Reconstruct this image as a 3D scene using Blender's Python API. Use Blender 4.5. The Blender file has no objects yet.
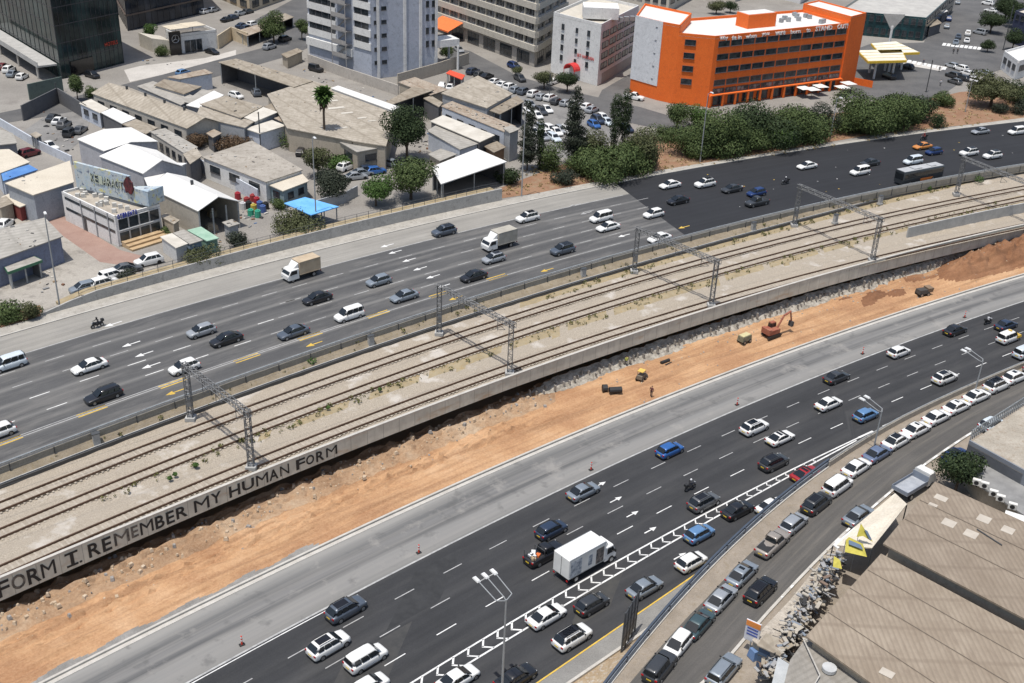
import bpy, bmesh, math, random
import numpy as np
from mathutils import Vector, Matrix
random.seed(7)
R = math.radians
S = bpy.context.scene
COL = S.collection

# ------------------------------------------------------------------ camera
W_PX, H_PX = 1024, 683
F_PX, PITCH, ROLL, CAM_H = 1119.15, R(27.605), R(2.463), 74.66
fwd = Vector((0, math.cos(PITCH), -math.sin(PITCH)))
up0 = Vector((0, math.sin(PITCH), math.cos(PITCH)))
rt0 = Vector((1, 0, 0))
cr, sr = math.cos(ROLL), math.sin(ROLL)
rt = rt0*cr + up0*sr
up = up0*cr - rt0*sr
cam = bpy.data.objects.new('camera', bpy.data.cameras.new('camera'))
COL.objects.link(cam)
m3 = Matrix((rt, up, -fwd)).transposed()
cam.matrix_world = Matrix.Translation((0, 0, CAM_H)) @ m3.to_4x4()
cam.data.sensor_fit = 'HORIZONTAL'; cam.data.sensor_width = 36.0
cam.data.lens = F_PX/W_PX*36.0
cam.data.clip_start = 0.5; cam.data.clip_end = 5000
S.camera = cam

# ------------------------------------------------------------------ light
SUN_EL = R(75.5); SH = Vector((0.62, 0.785)).normalized()      # direction shadows fall
world = bpy.data.worlds.new('World'); S.world = world; world.use_nodes = True
nt = world.node_tree; nt.nodes.clear()
sky = nt.nodes.new('ShaderNodeTexSky'); sky.sky_type = 'NISHITA'; sky.sun_disc = False
sky.sun_elevation = SUN_EL; sky.sun_rotation = math.atan2(-SH.x, -SH.y)
sky.air_density = 1.2; sky.dust_density = 2.5
bg = nt.nodes.new('ShaderNodeBackground'); bg.inputs[1].default_value = 0.125
wo = nt.nodes.new('ShaderNodeOutputWorld')
nt.links.new(sky.outputs[0], bg.inputs[0]); nt.links.new(bg.outputs[0], wo.inputs[0])
sl = bpy.data.lights.new('sun', 'SUN'); sl.energy = 4.35; sl.angle = R(0.55); sl.color = (1, 0.955, 0.89)
so = bpy.data.objects.new('sun', sl); COL.objects.link(so)
dv = Vector((SH.x*math.cos(SUN_EL), SH.y*math.cos(SUN_EL), -math.sin(SUN_EL)))
so.rotation_euler = dv.to_track_quat('-Z', 'Y').to_euler(); so.location = (-60, -60, 200)
S.view_settings.view_transform = 'Standard'; S.view_settings.look = 'None'
S.view_settings.exposure = 0.0; S.view_settings.gamma = 1.0

# ------------------------------------------------------------------ helpers
def G(x, y, z=0.0):
    u = x - W_PX/2; v = H_PX/2 - y
    d = rt*u + up*v + fwd*F_PX
    t = (z - CAM_H)/d.z
    return Vector((d.x*t, d.y*t, z))
def proj(P):
    q = Vector(P) - Vector((0, 0, CAM_H)); zz = q.dot(fwd)
    return (W_PX/2 + F_PX*q.dot(rt)/zz, H_PX/2 - F_PX*q.dot(up)/zz)
def Hof(base, ytop):
    lo, hi = 0.0, 80.0
    for _ in range(40):
        mid = (lo+hi)/2
        if proj(base + Vector((0, 0, mid)))[1] > ytop: lo = mid
        else: hi = mid
    return lo

class MB:
    def __init__(s): s.v = []; s.f = []; s.m = []; s.uv = None
    def face(s, pts, mi=0):
        n = len(s.v); s.v += [tuple(p) for p in pts]; s.f.append(tuple(range(n, n+len(pts)))); s.m.append(mi)
    def box(s, c, d, rz=0.0, mi=0, top=None):
        cx, cy, cz = c; hx, hy, hz = d[0]/2, d[1]/2, d[2]/2
        ca, sa = math.cos(rz), math.sin(rz); n = len(s.v)
        for z, k in ((-hz, 1.0), (hz, top or 1.0)):
            for x, y in ((-hx, -hy), (hx, -hy), (hx, hy), (-hx, hy)):
                x *= k; y *= k
                s.v.append((cx+x*ca-y*sa, cy+x*sa+y*ca, cz+z))
        for q in ((3, 2, 1, 0), (4, 5, 6, 7), (0, 1, 5, 4), (1, 2, 6, 5), (2, 3, 7, 6), (3, 0, 4, 7)):
            s.f.append(tuple(n+i for i in q)); s.m.append(mi)
    def prism(s, poly, z0, z1, mi=0, mt=None):
        a = sum(poly[i][0]*poly[(i+1) % len(poly)][1]-poly[(i+1) % len(poly)][0]*poly[i][1] for i in range(len(poly)))
        if a < 0: poly = poly[::-1]
        n = len(s.v); k = len(poly)
        zz = (lambda z, i: z[i] if isinstance(z, (list, tuple)) else z)
        if a < 0 and isinstance(z1, (list, tuple)): z1 = z1[::-1]
        for i, p in enumerate(poly): s.v.append((p[0], p[1], zz(z0, i)))
        for i, p in enumerate(poly): s.v.append((p[0], p[1], zz(z1, i)))
        s.f.append(tuple(n+i for i in range(k))[::-1]); s.m.append(mi)
        s.f.append(tuple(n+k+i for i in range(k))); s.m.append(mi if mt is None else mt)
        for i in range(k):
            j = (i+1) % k
            s.f.append((n+i, n+j, n+k+j, n+k+i)); s.m.append(mi)
    def tube(s, a, b, r, n=6, mi=0, r2=None):
        a = Vector(a); b = Vector(b); d = (b-a)
        if d.length < 1e-6: return
        d.normalize(); r2 = r if r2 is None else r2
        x = d.cross(Vector((0, 0, 1)) if abs(d.z) < 0.95 else Vector((1, 0, 0))).normalized(); y = d.cross(x)
        k = len(s.v)
        for p, q in ((a, r), (b, r2)):
            for i in range(n):
                t = 2*math.pi*i/n; s.v.append(tuple(p + x*(q*math.cos(t)) + y*(q*math.sin(t))))
        for i in range(n):
            j = (i+1) % n; s.f.append((k+i, k+j, k+n+j, k+n+i)); s.m.append(mi)
        s.f.append(tuple(k+i for i in range(n))[::-1]); s.m.append(mi)
        s.f.append(tuple(k+n+i for i in range(n))); s.m.append(mi)
    def path(s, pts, r, n=6, mi=0):
        for a, b in zip(pts, pts[1:]): s.tube(a, b, r, n, mi)
    def ring_loft(s, rings, mi=0, caps=True):
        k = len(s.v); n = len(rings[0])
        for r in rings: s.v += [tuple(p) for p in r]
        for i in range(len(rings)-1):
            for j in range(n):
                q = (j+1) % n
                s.f.append((k+i*n+j, k+i*n+q, k+(i+1)*n+q, k+(i+1)*n+j)); s.m.append(mi)
        if caps:
            s.f.append(tuple(k+j for j in range(n))[::-1]); s.m.append(mi)
            s.f.append(tuple(k+(len(rings)-1)*n+j for j in range(n))); s.m.append(mi)
    def mesh(s, name, mats, smooth=None):
        me = bpy.data.meshes.new(name); me.from_pydata(s.v, [], s.f); me.validate(); 
        for m in (mats if isinstance(mats, (list, tuple)) else [mats]): me.materials.append(m)
        if len(me.polygons) == len(s.m): me.polygons.foreach_set('material_index', s.m)
        if s.uv is not None:
            l = me.uv_layers.new(name='UVMap')
            for lp in me.loops: l.data[lp.index].uv = s.uv[lp.vertex_index]
        if smooth is not None:
            me.polygons.foreach_set('use_smooth', [True]*len(me.polygons)); me.set_sharp_from_angle(angle=R(smooth))
        me.update(); return me
    def build(s, name, mats, parent=None, smooth=None, loc=None, rz=0):
        return put(name, s.mesh(name, mats, smooth), parent, loc, rz)
def put(name, me, parent=None, loc=None, rz=0):
    o = bpy.data.objects.new(name, me); COL.objects.link(o)
    if parent: o.parent = parent
    if loc is not None: o.location = loc
    if rz: o.rotation_euler = (0, 0, rz)
    return o
def tag(o, label=None, cat=None, group=None, kind=None):
    if label: o['label'] = label
    if cat: o['category'] = cat
    if group: o['group'] = group
    if kind: o['kind'] = kind
    return o
def empty(name, loc=(0, 0, 0), rz=0.0):
    o = bpy.data.objects.new(name, None); COL.objects.link(o); o.location = loc; o.rotation_euler = (0, 0, rz)
    o.empty_display_size = 0.3; return o
def copy_tree(o, parent=None):
    c = o.copy(); COL.objects.link(c)
    if parent: c.parent = parent
    for ch in list(o.children): copy_tree(ch, c)
    return c

# ------------------------------------------------------------------ materials
def nodes(name):
    m = bpy.data.materials.new(name); m.use_nodes = True
    t = m.node_tree; b = t.nodes['Principled BSDF']; return m, t, b
def c4(c): return (c[0], c[1], c[2], 1)
def noise(t, scale, detail=4, coord=None, rough=.6):
    n = t.nodes.new('ShaderNodeTexNoise'); n.inputs['Scale'].default_value = scale
    n.inputs['Detail'].default_value = detail; n.inputs['Roughness'].default_value = rough
    if coord is not None: t.links.new(coord, n.inputs['Vector'])
    return n.outputs['Fac']
def wpos(t): return t.nodes.new('ShaderNodeNewGeometry').outputs['Position']
def ocoord(t): return t.nodes.new('ShaderNodeTexCoord').outputs['Object']
def ramp(t, fac, stops):
    r = t.nodes.new('ShaderNodeValToRGB'); e = r.color_ramp.elements
    while len(e) < len(stops): e.new(0.5)
    for k, (p, c) in enumerate(stops): e[k].position = p; e[k].color = c4(c) if len(c) == 3 else c
    t.links.new(fac, r.inputs[0]); return r.outputs[0]
def mix(t, fac, a, b, mode='MIX'):
    x = t.nodes.new('ShaderNodeMix'); x.data_type = 'RGBA'; x.blend_type = mode
    for sock, val in ((x.inputs[0], fac), (x.inputs[6], a), (x.inputs[7], b)):
        if hasattr(val, 'is_linked') or hasattr(val, 'links'): t.links.new(val, sock)
        elif isinstance(val, (int, float)): sock.default_value = val
        else: sock.default_value = c4(val)
    return x.outputs[2]
def math_(t, op, a, b=0.0, c=None):
    x = t.nodes.new('ShaderNodeMath'); x.operation = op
    for i, v in enumerate((a, b, c)):
        if v is None: continue
        if hasattr(v, 'links'): t.links.new(v, x.inputs[i])
        else: x.inputs[i].default_value = v
    return x.outputs[0]
def bump(t, b, h, strength=.4, dist=.1):
    n = t.nodes.new('ShaderNodeBump'); n.inputs['Strength'].default_value = strength; n.inputs['Distance'].default_value = dist
    t.links.new(h, n.inputs['Height']); t.links.new(n.outputs[0], b.inputs['Normal'])
def mscale(t, vec, s, rot=0):
    m = t.nodes.new('ShaderNodeMapping'); m.inputs['Scale'].default_value = s; m.inputs['Rotation'].default_value = (0, 0, rot)
    t.links.new(vec, m.inputs['Vector']); return m.outputs[0]

def mat_noise(name, a, b, scale=.5, rough=.85, lo=.35, hi=.65, bmp=0, bscale=6, c=None, fine=None, metal=0):
    m, t, p = nodes(name); w = wpos(t)
    col = ramp(t, noise(t, scale, 6, w, .65), [(lo, a), (hi, b)])
    if c is not None: col = mix(t, ramp(t, noise(t, scale*3.7, 5, w), [(.52, (0, 0, 0)), (.68, (1, 1, 1))]), col, c)
    if fine: col = mix(t, .3, col, ramp(t, noise(t, fine*2.2, 3, w), [(.3, tuple(x*.62 for x in a)), (.7, tuple(min(1, x*1.25) for x in b))]))
    t.links.new(col, p.inputs['Base Color']); p.inputs['Roughness'].default_value = rough; p.inputs['Metallic'].default_value = metal
    if bmp: bump(t, p, noise(t, bscale, 4, w), bmp, .15)
    return m
def mat_plain(name, c, rough=.6, metal=0, var=.12, coat=0, spec=.5):
    m, t, p = nodes(name)
    f = noise(t, 1.3, 4, wpos(t))
    col = ramp(t, f, [(.3, tuple(x*(1-var) for x in c)), (.7, tuple(min(1, x*(1+var)) for x in c))])
    t.links.new(col, p.inputs['Base Color']); p.inputs['Roughness'].default_value = rough
    p.inputs['Metallic'].default_value = metal; p.inputs['Coat Weight'].default_value = coat
    p.inputs['Specular IOR Level'].default_value = spec
    return m
_P = {}
def paint(c, metal=0.0):
    k = (c, metal)
    if k not in _P:
        m, t, p = nodes('car_paint'); 
        f = noise(t, .9, 3, wpos(t))
        t.links.new(ramp(t, f, [(.3, tuple(x*.9 for x in c)), (.7, c)]), p.inputs['Base Color'])
        p.inputs['Roughness'].default_value = .38; p.inputs['Metallic'].default_value = metal
        p.inputs['Coat Weight'].default_value = .6; p.inputs['Coat Roughness'].default_value = .06
        _P[k] = m
    return _P[k]
PC = dict(white=((.72, .72, .70), 0), silver=((.36, .38, .40), .35), grey=((.12, .125, .13), .3), dgrey=((.045, .048, .052), .2),
          black=((.010, .010, .012), 0), blue=((.03, .12, .36), .2), lblue=((.12, .24, .43), .2), slate=((.13, .17, .26), .2), dblue=((.025, .04, .075), .2), navy=((.015, .04, .14), .2),
          red=((.30, .012, .015), 0), dred=((.13, .012, .014), .1), teal=((.05, .085, .095), .25), bluegrey=((.095, .115, .145), .3), sblue=((.25, .285, .32), .35),
          taupe=((.30, .27, .24), .2), orange=((.55, .22, .05), 0), dwhite=((.6, .66, .7), .1), yellow=((.6, .38, .03), 0))
GLASS = mat_plain('tinted_glass', (.012, .015, .018), .08, 0, .1, 0, .6)
TYRE = mat_plain('tyre_rubber', (.012, .012, .012), .85)
RIM = mat_plain('alloy_rim', (.32, .33, .34), .35, .7)
LAMPC = mat_plain('clear_lamp', (.36, .37, .38), .15)
LAMPR = mat_plain('red_lamp', (.35, .01, .012), .25)
PLATE = mat_plain('yellow_plate', (.7, .5, .04), .5)
BLACKP = mat_plain('black_plastic', (.02, .02, .021), .6)
STEEL = mat_noise('galvanised_steel', (.26, .28, .29), (.38, .40, .41), 1.5, .5, metal=.35)
DSTEEL = mat_plain('dark_steel', (.07, .075, .08), .6, .3)
# ------------------------------------------------------------------ corridor curves  Y = poly(X/100)
ZF, ZN = 1.2, -4.5
CUR = {}
def curve(n, pts, z, deg=3):
    q = [G(x, y, z) for x, y in pts]
    CUR[n] = np.polyfit([p.x/100 for p in q], [p.y for p in q], deg)
def Y(n, x): return float(np.polyval(CUR[n], x/100))
def dY(n, x): return float(np.polyval(np.polyder(CUR[n]), x/100))/100
def P(n, x, z=0.0): return Vector((x, Y(n, x), z))
curve('A', [(0,330),(41,317.5),(150,286),(256,257),(381,225),(501,200),(590,186),(684,170),(768,153),(868,136),(1024,119)], ZF)
curve('B', [(0,337),(150,297),(256,266),(381,233),(512,204),(590,189),(684,173),(768,156),(868,139),(1024,122)], ZF)
curve('C', [(0,464.5),(125,418),(256,371.5),(338,341),(431,313.5),(512,287),(637,246),(768,216),(893,188.5),(1024,164)], ZF+.9)
curve('D', [(0,486.5),(64,462),(150,428),(256,389.5),(396,342),(512,302),(637,266),(768,229),(880,200)], .3)
curve('T1', [(0,506.2),(120,458.5),(256,407),(439,342),(512,317.5),(768,244),(904,211.3),(1024,187.5)], .2)
curve('T2', [(31,519.9),(120,483.7),(256,429),(496,342),(512,335),(768,258.5),(904,223.3),(1024,198)], .2)
curve('T3', [(0,570),(70,540),(133,513),(256,464),(506,367),(585,342),(768,287),(1024,225.5)], .2)
curve('H', [(0,578),(91,540),(150,516),(256,470.5),(512,376.5),(609,342),(768,290.5),(898,254),(1024,224.5)], .5)
curve('J', [(47,683),(256,577),(406,512),(512,459.5),(768,358),(818,342),(1024,275)], ZN)
curve('K', [(185,683),(256,646.5),(512,512.5),(768,396.5),(906,342),(1024,301)], ZN)
curve('L', [(411,683),(512,622),(707,512.5),(768,481.5),(862,436),(893,422),(940,401)], ZN)
curve('L2', [(440,679),(512,639.5),(724.5,512),(768,487),(862,438)], ZN, 2)
curve('Q', [(537,683),(717,559.5)], ZN, 1)
X0, X1 = -100, 150
def strip(name, fa, fb, za, zb, mats, x0=X0, x1=X1, dx=1.5, nv=1, zfun=None, kind='structure', vscale=1.0, mfun=None):
    """sheet between two curves; uv = (metres along, fraction across)"""
    b = MB(); b.uv = []; n = int((x1-x0)/dx)+1; u = 0; last = None
    for i in range(n):
        x = x0 + (x1-x0)*i/(n-1); ya, yb = fa(x), fb(x)
        if last is not None: u += math.hypot(x-last[0], ya-last[1])
        last = (x, ya)
        for k in range(nv+1):
            f = k/nv; z = za+(zb-za)*f
            if zfun: z += zfun(x, f)
            b.v.append((x, ya+(yb-ya)*f, z)); b.uv.append((u, f*vscale))
    for i in range(n-1):
        for k in range(nv):
            a = i*(nv+1)+k; b.f.append((a, a+nv+1, a+nv+2, a+1)[::-1]); b.m.append(mfun(x0+(x1-x0)*i/(n-1), k/nv) if mfun else 0)
    o = b.build(name, mats, smooth=40 if nv > 2 else None)
    if kind: o['kind'] = kind
    return o
def cv(n): return lambda x: Y(n, x)
def lerp(a, b, f): return lambda x: Y(a, x)+(Y(b, x)-Y(a, x))*f
def wallstrip(b, fy, z0, z1, x0, x1, th, dx=3.0, mi=0, mt=None, side=-1):
    """solid wall following a curve: thickness th towards +Y side, z0/z1 numbers or functions of x"""
    n = max(2, int((x1-x0)/dx)+1); g = lambda z, x: z(x) if callable(z) else z
    rings = []
    for i in range(n):
        x = x0+(x1-x0)*i/(n-1); y = fy(x)
        e = .01; t = Vector((2*e, fy(x+e)-fy(x-e), 0)).normalized(); nn = Vector((-t.y, t.x, 0))*th
        rings.append([(x, y, g(z0, x)), (x, y, g(z1, x)), (x+nn.x, y+nn.y, g(z1, x)), (x+nn.x, y+nn.y, g(z0, x))])
    k = len(b.v)
    for r in rings: b.v += r
    for i in range(n-1):
        for j in range(4):
            q = (j+1) % 4
            b.f.append((k+i*4+j, k+(i+1)*4+j, k+(i+1)*4+q, k+i*4+q)); b.m.append(mt if (mt is not None and j == 1) else mi)
    b.f.append((k, k+1, k+2, k+3)); b.m.append(mi); e = k+(n-1)*4; b.f.append((e+3, e+2, e+1, e)); b.m.append(mi)
    return b

def uvn(t, s):
    uv = t.nodes.new('ShaderNodeUVMap').outputs[0]; return mscale(t, uv, s)
def road_mat(name, base, streak, dust=None, patch=None, sx=.02, sy=26, amt=.55, rough=.9, lanes=None):
    m, t, p = nodes(name); w = wpos(t)
    st = noise(t, 1.0, 4, uvn(t, (sx, sy, 1)), .6)
    col = ramp(t, st, [(.36, base), (.66, streak)])
    col = mix(t, .35, col, ramp(t, noise(t, .12, 6, w, .7), [(.35, tuple(x*.75 for x in base)), (.7, streak)]))
    if lanes:
        uv_ = t.nodes.new('ShaderNodeUVMap').outputs[0]; s_ = t.nodes.new('ShaderNodeSeparateXYZ'); t.links.new(uv_, s_.inputs[0])
        q_ = math_(t, 'ABSOLUTE', math_(t, 'SUBTRACT', math_(t, 'FRACT', math_(t, 'DIVIDE', math_(t, 'SUBTRACT', s_.outputs[1], lanes[0]-lanes[1]*.5), lanes[1])), .5))
        q_ = math_(t, 'ADD', q_, math_(t, 'MULTIPLY', math_(t, 'SUBTRACT', noise(t, 1, 4, mscale(t, uv_, (.03, 8, 1)), .6), .5), .22))
        col = mix(t, ramp(t, q_, [(.0, (lanes[2],)*3), (.16, (0, 0, 0))]), col, lanes[3])
    if dust:
        col = mix(t, ramp(t, noise(t, 1.0, 5, uvn(t, (.06, 9, 1)), .7), [(.5, (0, 0, 0)), (.72, (amt, amt, amt))]), col, dust)
    if patch:
        col = mix(t, ramp(t, noise(t, .05, 3, w), [(.62, (0, 0, 0)), (.64, (.8, .8, .8))]), col, patch)
    col = mix(t, .25, col, ramp(t, noise(t, 9, 3, w), [(.3, tuple(x*.6 for x in base)), (.7, streak)]))
    t.links.new(col, p.inputs['Base Color']); p.inputs['Roughness'].default_value = rough
    bump(t, p, noise(t, 30, 2, w), .15, .03)
    return m
ASPH_OLD = road_mat('weathered_asphalt', (.052, .053, .056), (.108, .107, .106), (.20, .192, .18), (.095, .094, .092), .014, 15, .8, lanes=(.305, .125, .75, (.20, .196, .187)))
ASPH_NEW = road_mat('fresh_asphalt', (.0105, .0115, .0145), (.022, .0235, .028), None, None)
ASPH_NEAR = road_mat('worn_dark_asphalt', (.021, .022, .0245), (.044, .045, .048), (.085, .083, .08), None, .012, 15, .35, lanes=(.25, .25, .25, (.085, .084, .082)))
def shoulder_mat():
    m, t, p = nodes('dusty_concrete_shoulder'); w = wpos(t); uv = t.nodes.new('ShaderNodeUVMap').outputs[0]
    s = t.nodes.new('ShaderNodeSeparateXYZ'); t.links.new(uv, s.inputs[0])
    wob = noise(t, 1, 3, mscale(t, uv, (.018, 2, 1)), .6); v = math_(t, 'ADD', s.outputs[1], math_(t, 'MULTIPLY', math_(t, 'SUBTRACT', wob, .5), .35))
    col = ramp(t, v, [(.0, (.20, .198, .19)), (.16, (.255, .25, .24)), (.30, (.24, .238, .23)), (.42, (.105, .106, .108)), (.55, (.20, .198, .195)), (.66, (.12, .121, .122)), (.80, (.175, .175, .172)), (.90, (.30, .295, .28))])
    col = mix(t, ramp(t, noise(t, 1, 5, mscale(t, uv, (.03, 12, 1)), .65), [(.42, (0, 0, 0)), (.66, (.55, .55, .55))]), col, (.30, .29, .27))
    col = mix(t, ramp(t, noise(t, .25, 5, w, .7), [(.56, (0, 0, 0)), (.68, (.6, .6, .6))]), col, (.34, .325, .30))
    col = mix(t, ramp(t, noise(t, .4, 4, w, .6), [(.3, (.5, .5, .5)), (.42, (0, 0, 0))]), col, (.10, .10, .10))
    t.links.new(col, p.inputs['Base Color']); p.inputs['Roughness'].default_value = .92; col = mix(t, 1.0, col, (.80, .80, .80), 'MULTIPLY'); t.links.new(col, p.inputs['Base Color']); bump(t, p, noise(t, 30, 2, w), .15, .03); return m
SHOULDER = shoulder_mat()
SHOULDER_OLD = road_mat('dusty_concrete_shoulder', (.115, .116, .118), (.255, .25, .24), (.36, .345, .32), (.17, .168, .165), .02, 8, .75)
FAR_SH = road_mat('pale_shoulder', (.215, .205, .185), (.33, .315, .285), (.15, .147, .14), None, .02, 5, .7)
FRONT = road_mat('street_asphalt', (.062, .060, .057), (.115, .108, .10), (.2, .18, .15), None, .02, 7)
KERB = mat_noise('pale_kerb', (.37, .35, .315), (.49, .47, .43), .8, .8, fine=6)
WHITE_L = mat_noise('white_road_paint', (.52, .52, .51), (.74, .74, .72), 1.2, .7)
FADED_L = mat_noise('faded_road_paint', (.26, .26, .26), (.42, .42, .41), 1.2, .7)
YELL_L = mat_noise('yellow_road_paint', (.46, .30, .045), (.62, .42, .07), 1.2, .7)

def ballast_mat():
    m, t, p = nodes('pale_ballast'); w = wpos(t)
    f = noise(t, 7, 3, w, .8); col = ramp(t, f, [(.25, (.175, .148, .115)), (.5, (.33, .285, .225)), (.75, (.51, .45, .37))])
    st = noise(t, 1, 4, uvn(t, (.03, 12, 1)), .6)
    col = mix(t, ramp(t, st, [(.42, (.4, .4, .4)), (.6, (0, 0, 0))]), col, (.31, .27, .22))
    col = mix(t, ramp(t, noise(t, .22, 4, w), [(.56, (0, 0, 0)), (.66, (.55, .55, .55))]), col, (.55, .52, .48))
    t.links.new(col, p.inputs['Base Color']); p.inputs['Roughness'].default_value = .95
    bump(t, p, f, .6, .12); return m
BALLAST = ballast_mat()
DRY = mat_noise('dry_weedy_soil', (.235, .19, .115), (.345, .285, .185), .5, .95, c=(.31, .215, .09), fine=5, bmp=.4)
BANK = mat_noise('dry_bank_soil', (.19, .155, .11), (.29, .245, .18), .6, .95, c=(.20, .155, .085), fine=4, bmp=.4)
def dirt_mat(name, a, b, c, streaks=True):
    m, t, p = nodes(name); w = wpos(t)
    col = ramp(t, noise(t, .13, 6, w, .65), [(.36, a), (.52, b), (.68, c)])
    if streaks:
        st = noise(t, 1, 5, uvn(t, (.035, 11, 1)), .65)
        col = mix(t, ramp(t, st, [(.38, (.7, .7, .7)), (.54, (0, 0, 0))]), col, tuple(x*.7 for x in a))
        col = mix(t, ramp(t, st, [(.58, (0, 0, 0)), (.75, (.5, .5, .5))]), col, c)
    col = mix(t, .3, col, ramp(t, noise(t, 3.5, 5, w, .75), [(.35, tuple(x*.6 for x in a)), (.65, c)]))
    t.links.new(col, p.inputs['Base Color']); p.inputs['Roughness'].default_value = .97
    bump(t, p, noise(t, 2.2, 6, w, .75), .55, .25); return m
DIRT = dirt_mat('orange_earth', (.34, .175, .085), (.465, .27, .138), (.56, .365, .215))
DIRT2 = dirt_mat('red_earth', (.155, .068, .032), (.225, .105, .05), (.31, .165, .085), False)
ROCKY = dirt_mat('rocky_earth', (.24, .135, .07), (.36, .23, .135), (.48, .37, .26), False)
GRAVEL = mat_noise('grey_gravel', (.16, .155, .145), (.27, .26, .245), .8, .95, fine=4)
GUNITE = mat_noise('rough_pale_gunite', (.17, .148, .12), (.44, .41, .355), 1.2, .95, .4, .6, .9, 3, fine=3)
def concrete_wall(name, a, b, seam=2.0, stain=(.33, .20, .10)):
    m, t, p = nodes(name); w = wpos(t)
    uv = t.nodes.new('ShaderNodeUVMap').outputs[0]
    col = ramp(t, noise(t, .5, 6, w), [(.35, a), (.65, b)])
    drip = noise(t, 1, 5, mscale(t, uv, (1.2, .25, 1)), .7)
    col = mix(t, ramp(t, drip, [(.5, (0, 0, 0)), (.75, (.55, .55, .55))]), col, tuple(x*.75 for x in a))
    rust = noise(t, 1, 4, mscale(t, uv, (.16, .5, 1)), .7)
    col = mix(t, ramp(t, rust, [(.56, (0, 0, 0)), (.74, (.75, .75, .75))]), col, stain)
    sx = t.nodes.new('ShaderNodeSeparateXYZ'); t.links.new(uv, sx.inputs[0])
    fr = math_(t, 'FRACT', math_(t, 'DIVIDE', sx.outputs[0], seam))
    ln = math_(t, 'LESS_THAN', fr, .035)
    col = mix(t, math_(t, 'MULTIPLY', ln, .55), col, tuple(x*.4 for x in a))
    t.links.new(col, p.inputs['Base Color']); p.inputs['Roughness'].default_value = .9
    return m
WALLC = concrete_wall('stained_concrete_panel', (.47, .465, .40), (.60, .595, .515), 2.4, (.40, .27, .15))
WALLG = mat_noise('grey_concrete', (.30, .30, .29), (.42, .415, .40), .7, .9, fine=3)
GROUND = mat_noise('sandy_concrete_yard', (.185, .172, .155), (.27, .254, .23), .06, .95, c=(.18, .165, .15), fine=1.5)
EARTH = mat_noise('base_earth', (.25, .18, .12), (.32, .25, .18), .05, .97)
CARPARK = mat_noise('grey_tarmac', (.15, .145, .14), (.23, .225, .215), .12, .95, c=(.12, .118, .115), fine=2)
CITYROAD = mat_noise('city_asphalt', (.068, .068, .07), (.118, .116, .114), .15, .93, fine=2)
PAVE = mat_noise('pale_paving', (.38, .36, .33), (.50, .475, .44), .2, .9, fine=2)
VERGE = mat_noise('dry_red_verge', (.20, .10, .055), (.27, .165, .10), .12, .97, c=(.26, .20, .125), fine=2, bmp=.5, bscale=2)

# ------------------------------------------------------------------ ground
b = MB(); b.face([(-2500, -2500, -6.6), (2500, -2500, -6.6), (2500, 2500, -6.6), (-2500, 2500, -6.6)])
tag(b.build('ground', EARTH), kind='structure')
# town ground beyond the motorway
b = MB(); n = 60
xs = [X0+(X1-X0)*i/n for i in range(n+1)]
front = [(-1500, Y('A', X0), ZF-.02)] + [(x, Y('A', x), ZF-.02) for x in xs] + [(1500, Y('A', X1), ZF-.02)]
for a, c in zip(front, front[1:]):
    b.face([a, c, (c[0], 2200, ZF-.02), (a[0], 2200, ZF-.02)])
tag(b.build('town_ground', GROUND), kind='structure')
# ground on the near side of the street
b = MB(); b.face([(20, -200, -2.6), (400, -200, -2.6), (400, 160, -2.6), (20, 80, -2.6)])

# ------------------------------------------------------------------ far carriageway
strip('sidewalk', cv('B'), cv('A'), ZF+.13, ZF+.13, mat_noise('dusty_paving', (.28, .265, .235), (.40, .38, .34), .5, .9, c=(.23, .21, .18), fine=3), nv=1)
b = MB(); wallstrip(b, cv('B'), ZF-.05, ZF+.135, X0, X1, .25); tag(b.build('kerb', KERB), kind='structure')
strip('road_shoulder', lerp('C', 'B', .80), cv('B'), ZF+.002, ZF+.002, FAR_SH, x1=31.8)
SPL = 31.0
def road_x(f):  # seam between old and fresh asphalt, slanting across the road
    a, c = G(616, 186, ZF), G(690, 237, ZF)
    return a.x+(c.x-a.x)*(1-f)
def split_sheet(name, mat, left, zs_=ZF):
    b = MB(); b.uv = []; nu = 110; nv = 4; pts = {}
    for k in range(nv+1):
        f = k/nv; fm = f*(0.803 if left else 1.0); xs_ = road_x(fm)
        xa, xb = (X0, xs_) if left else (xs_, X1)
        for i in range(nu+1):
            x = xa+(xb-xa)*i/nu; y = Y('C', x)+(Y('B', x)-Y('C', x))*fm
            pts[(i, k)] = len(b.v); b.v.append((x, y, zs_)); b.uv.append((x*1.25, fm))
    for i in range(nu):
        for k in range(nv):
            b.f.append((pts[i, k], pts[i+1, k], pts[i+1, k+1], pts[i, k+1])); b.m.append(0)
    tag(b.build(name, mat), kind='structure')
split_sheet('road', ASPH_OLD, True); split_sheet('road', ASPH_NEW, False, ZF+.004)
for o in bpy.data.objects:
    pass

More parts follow.
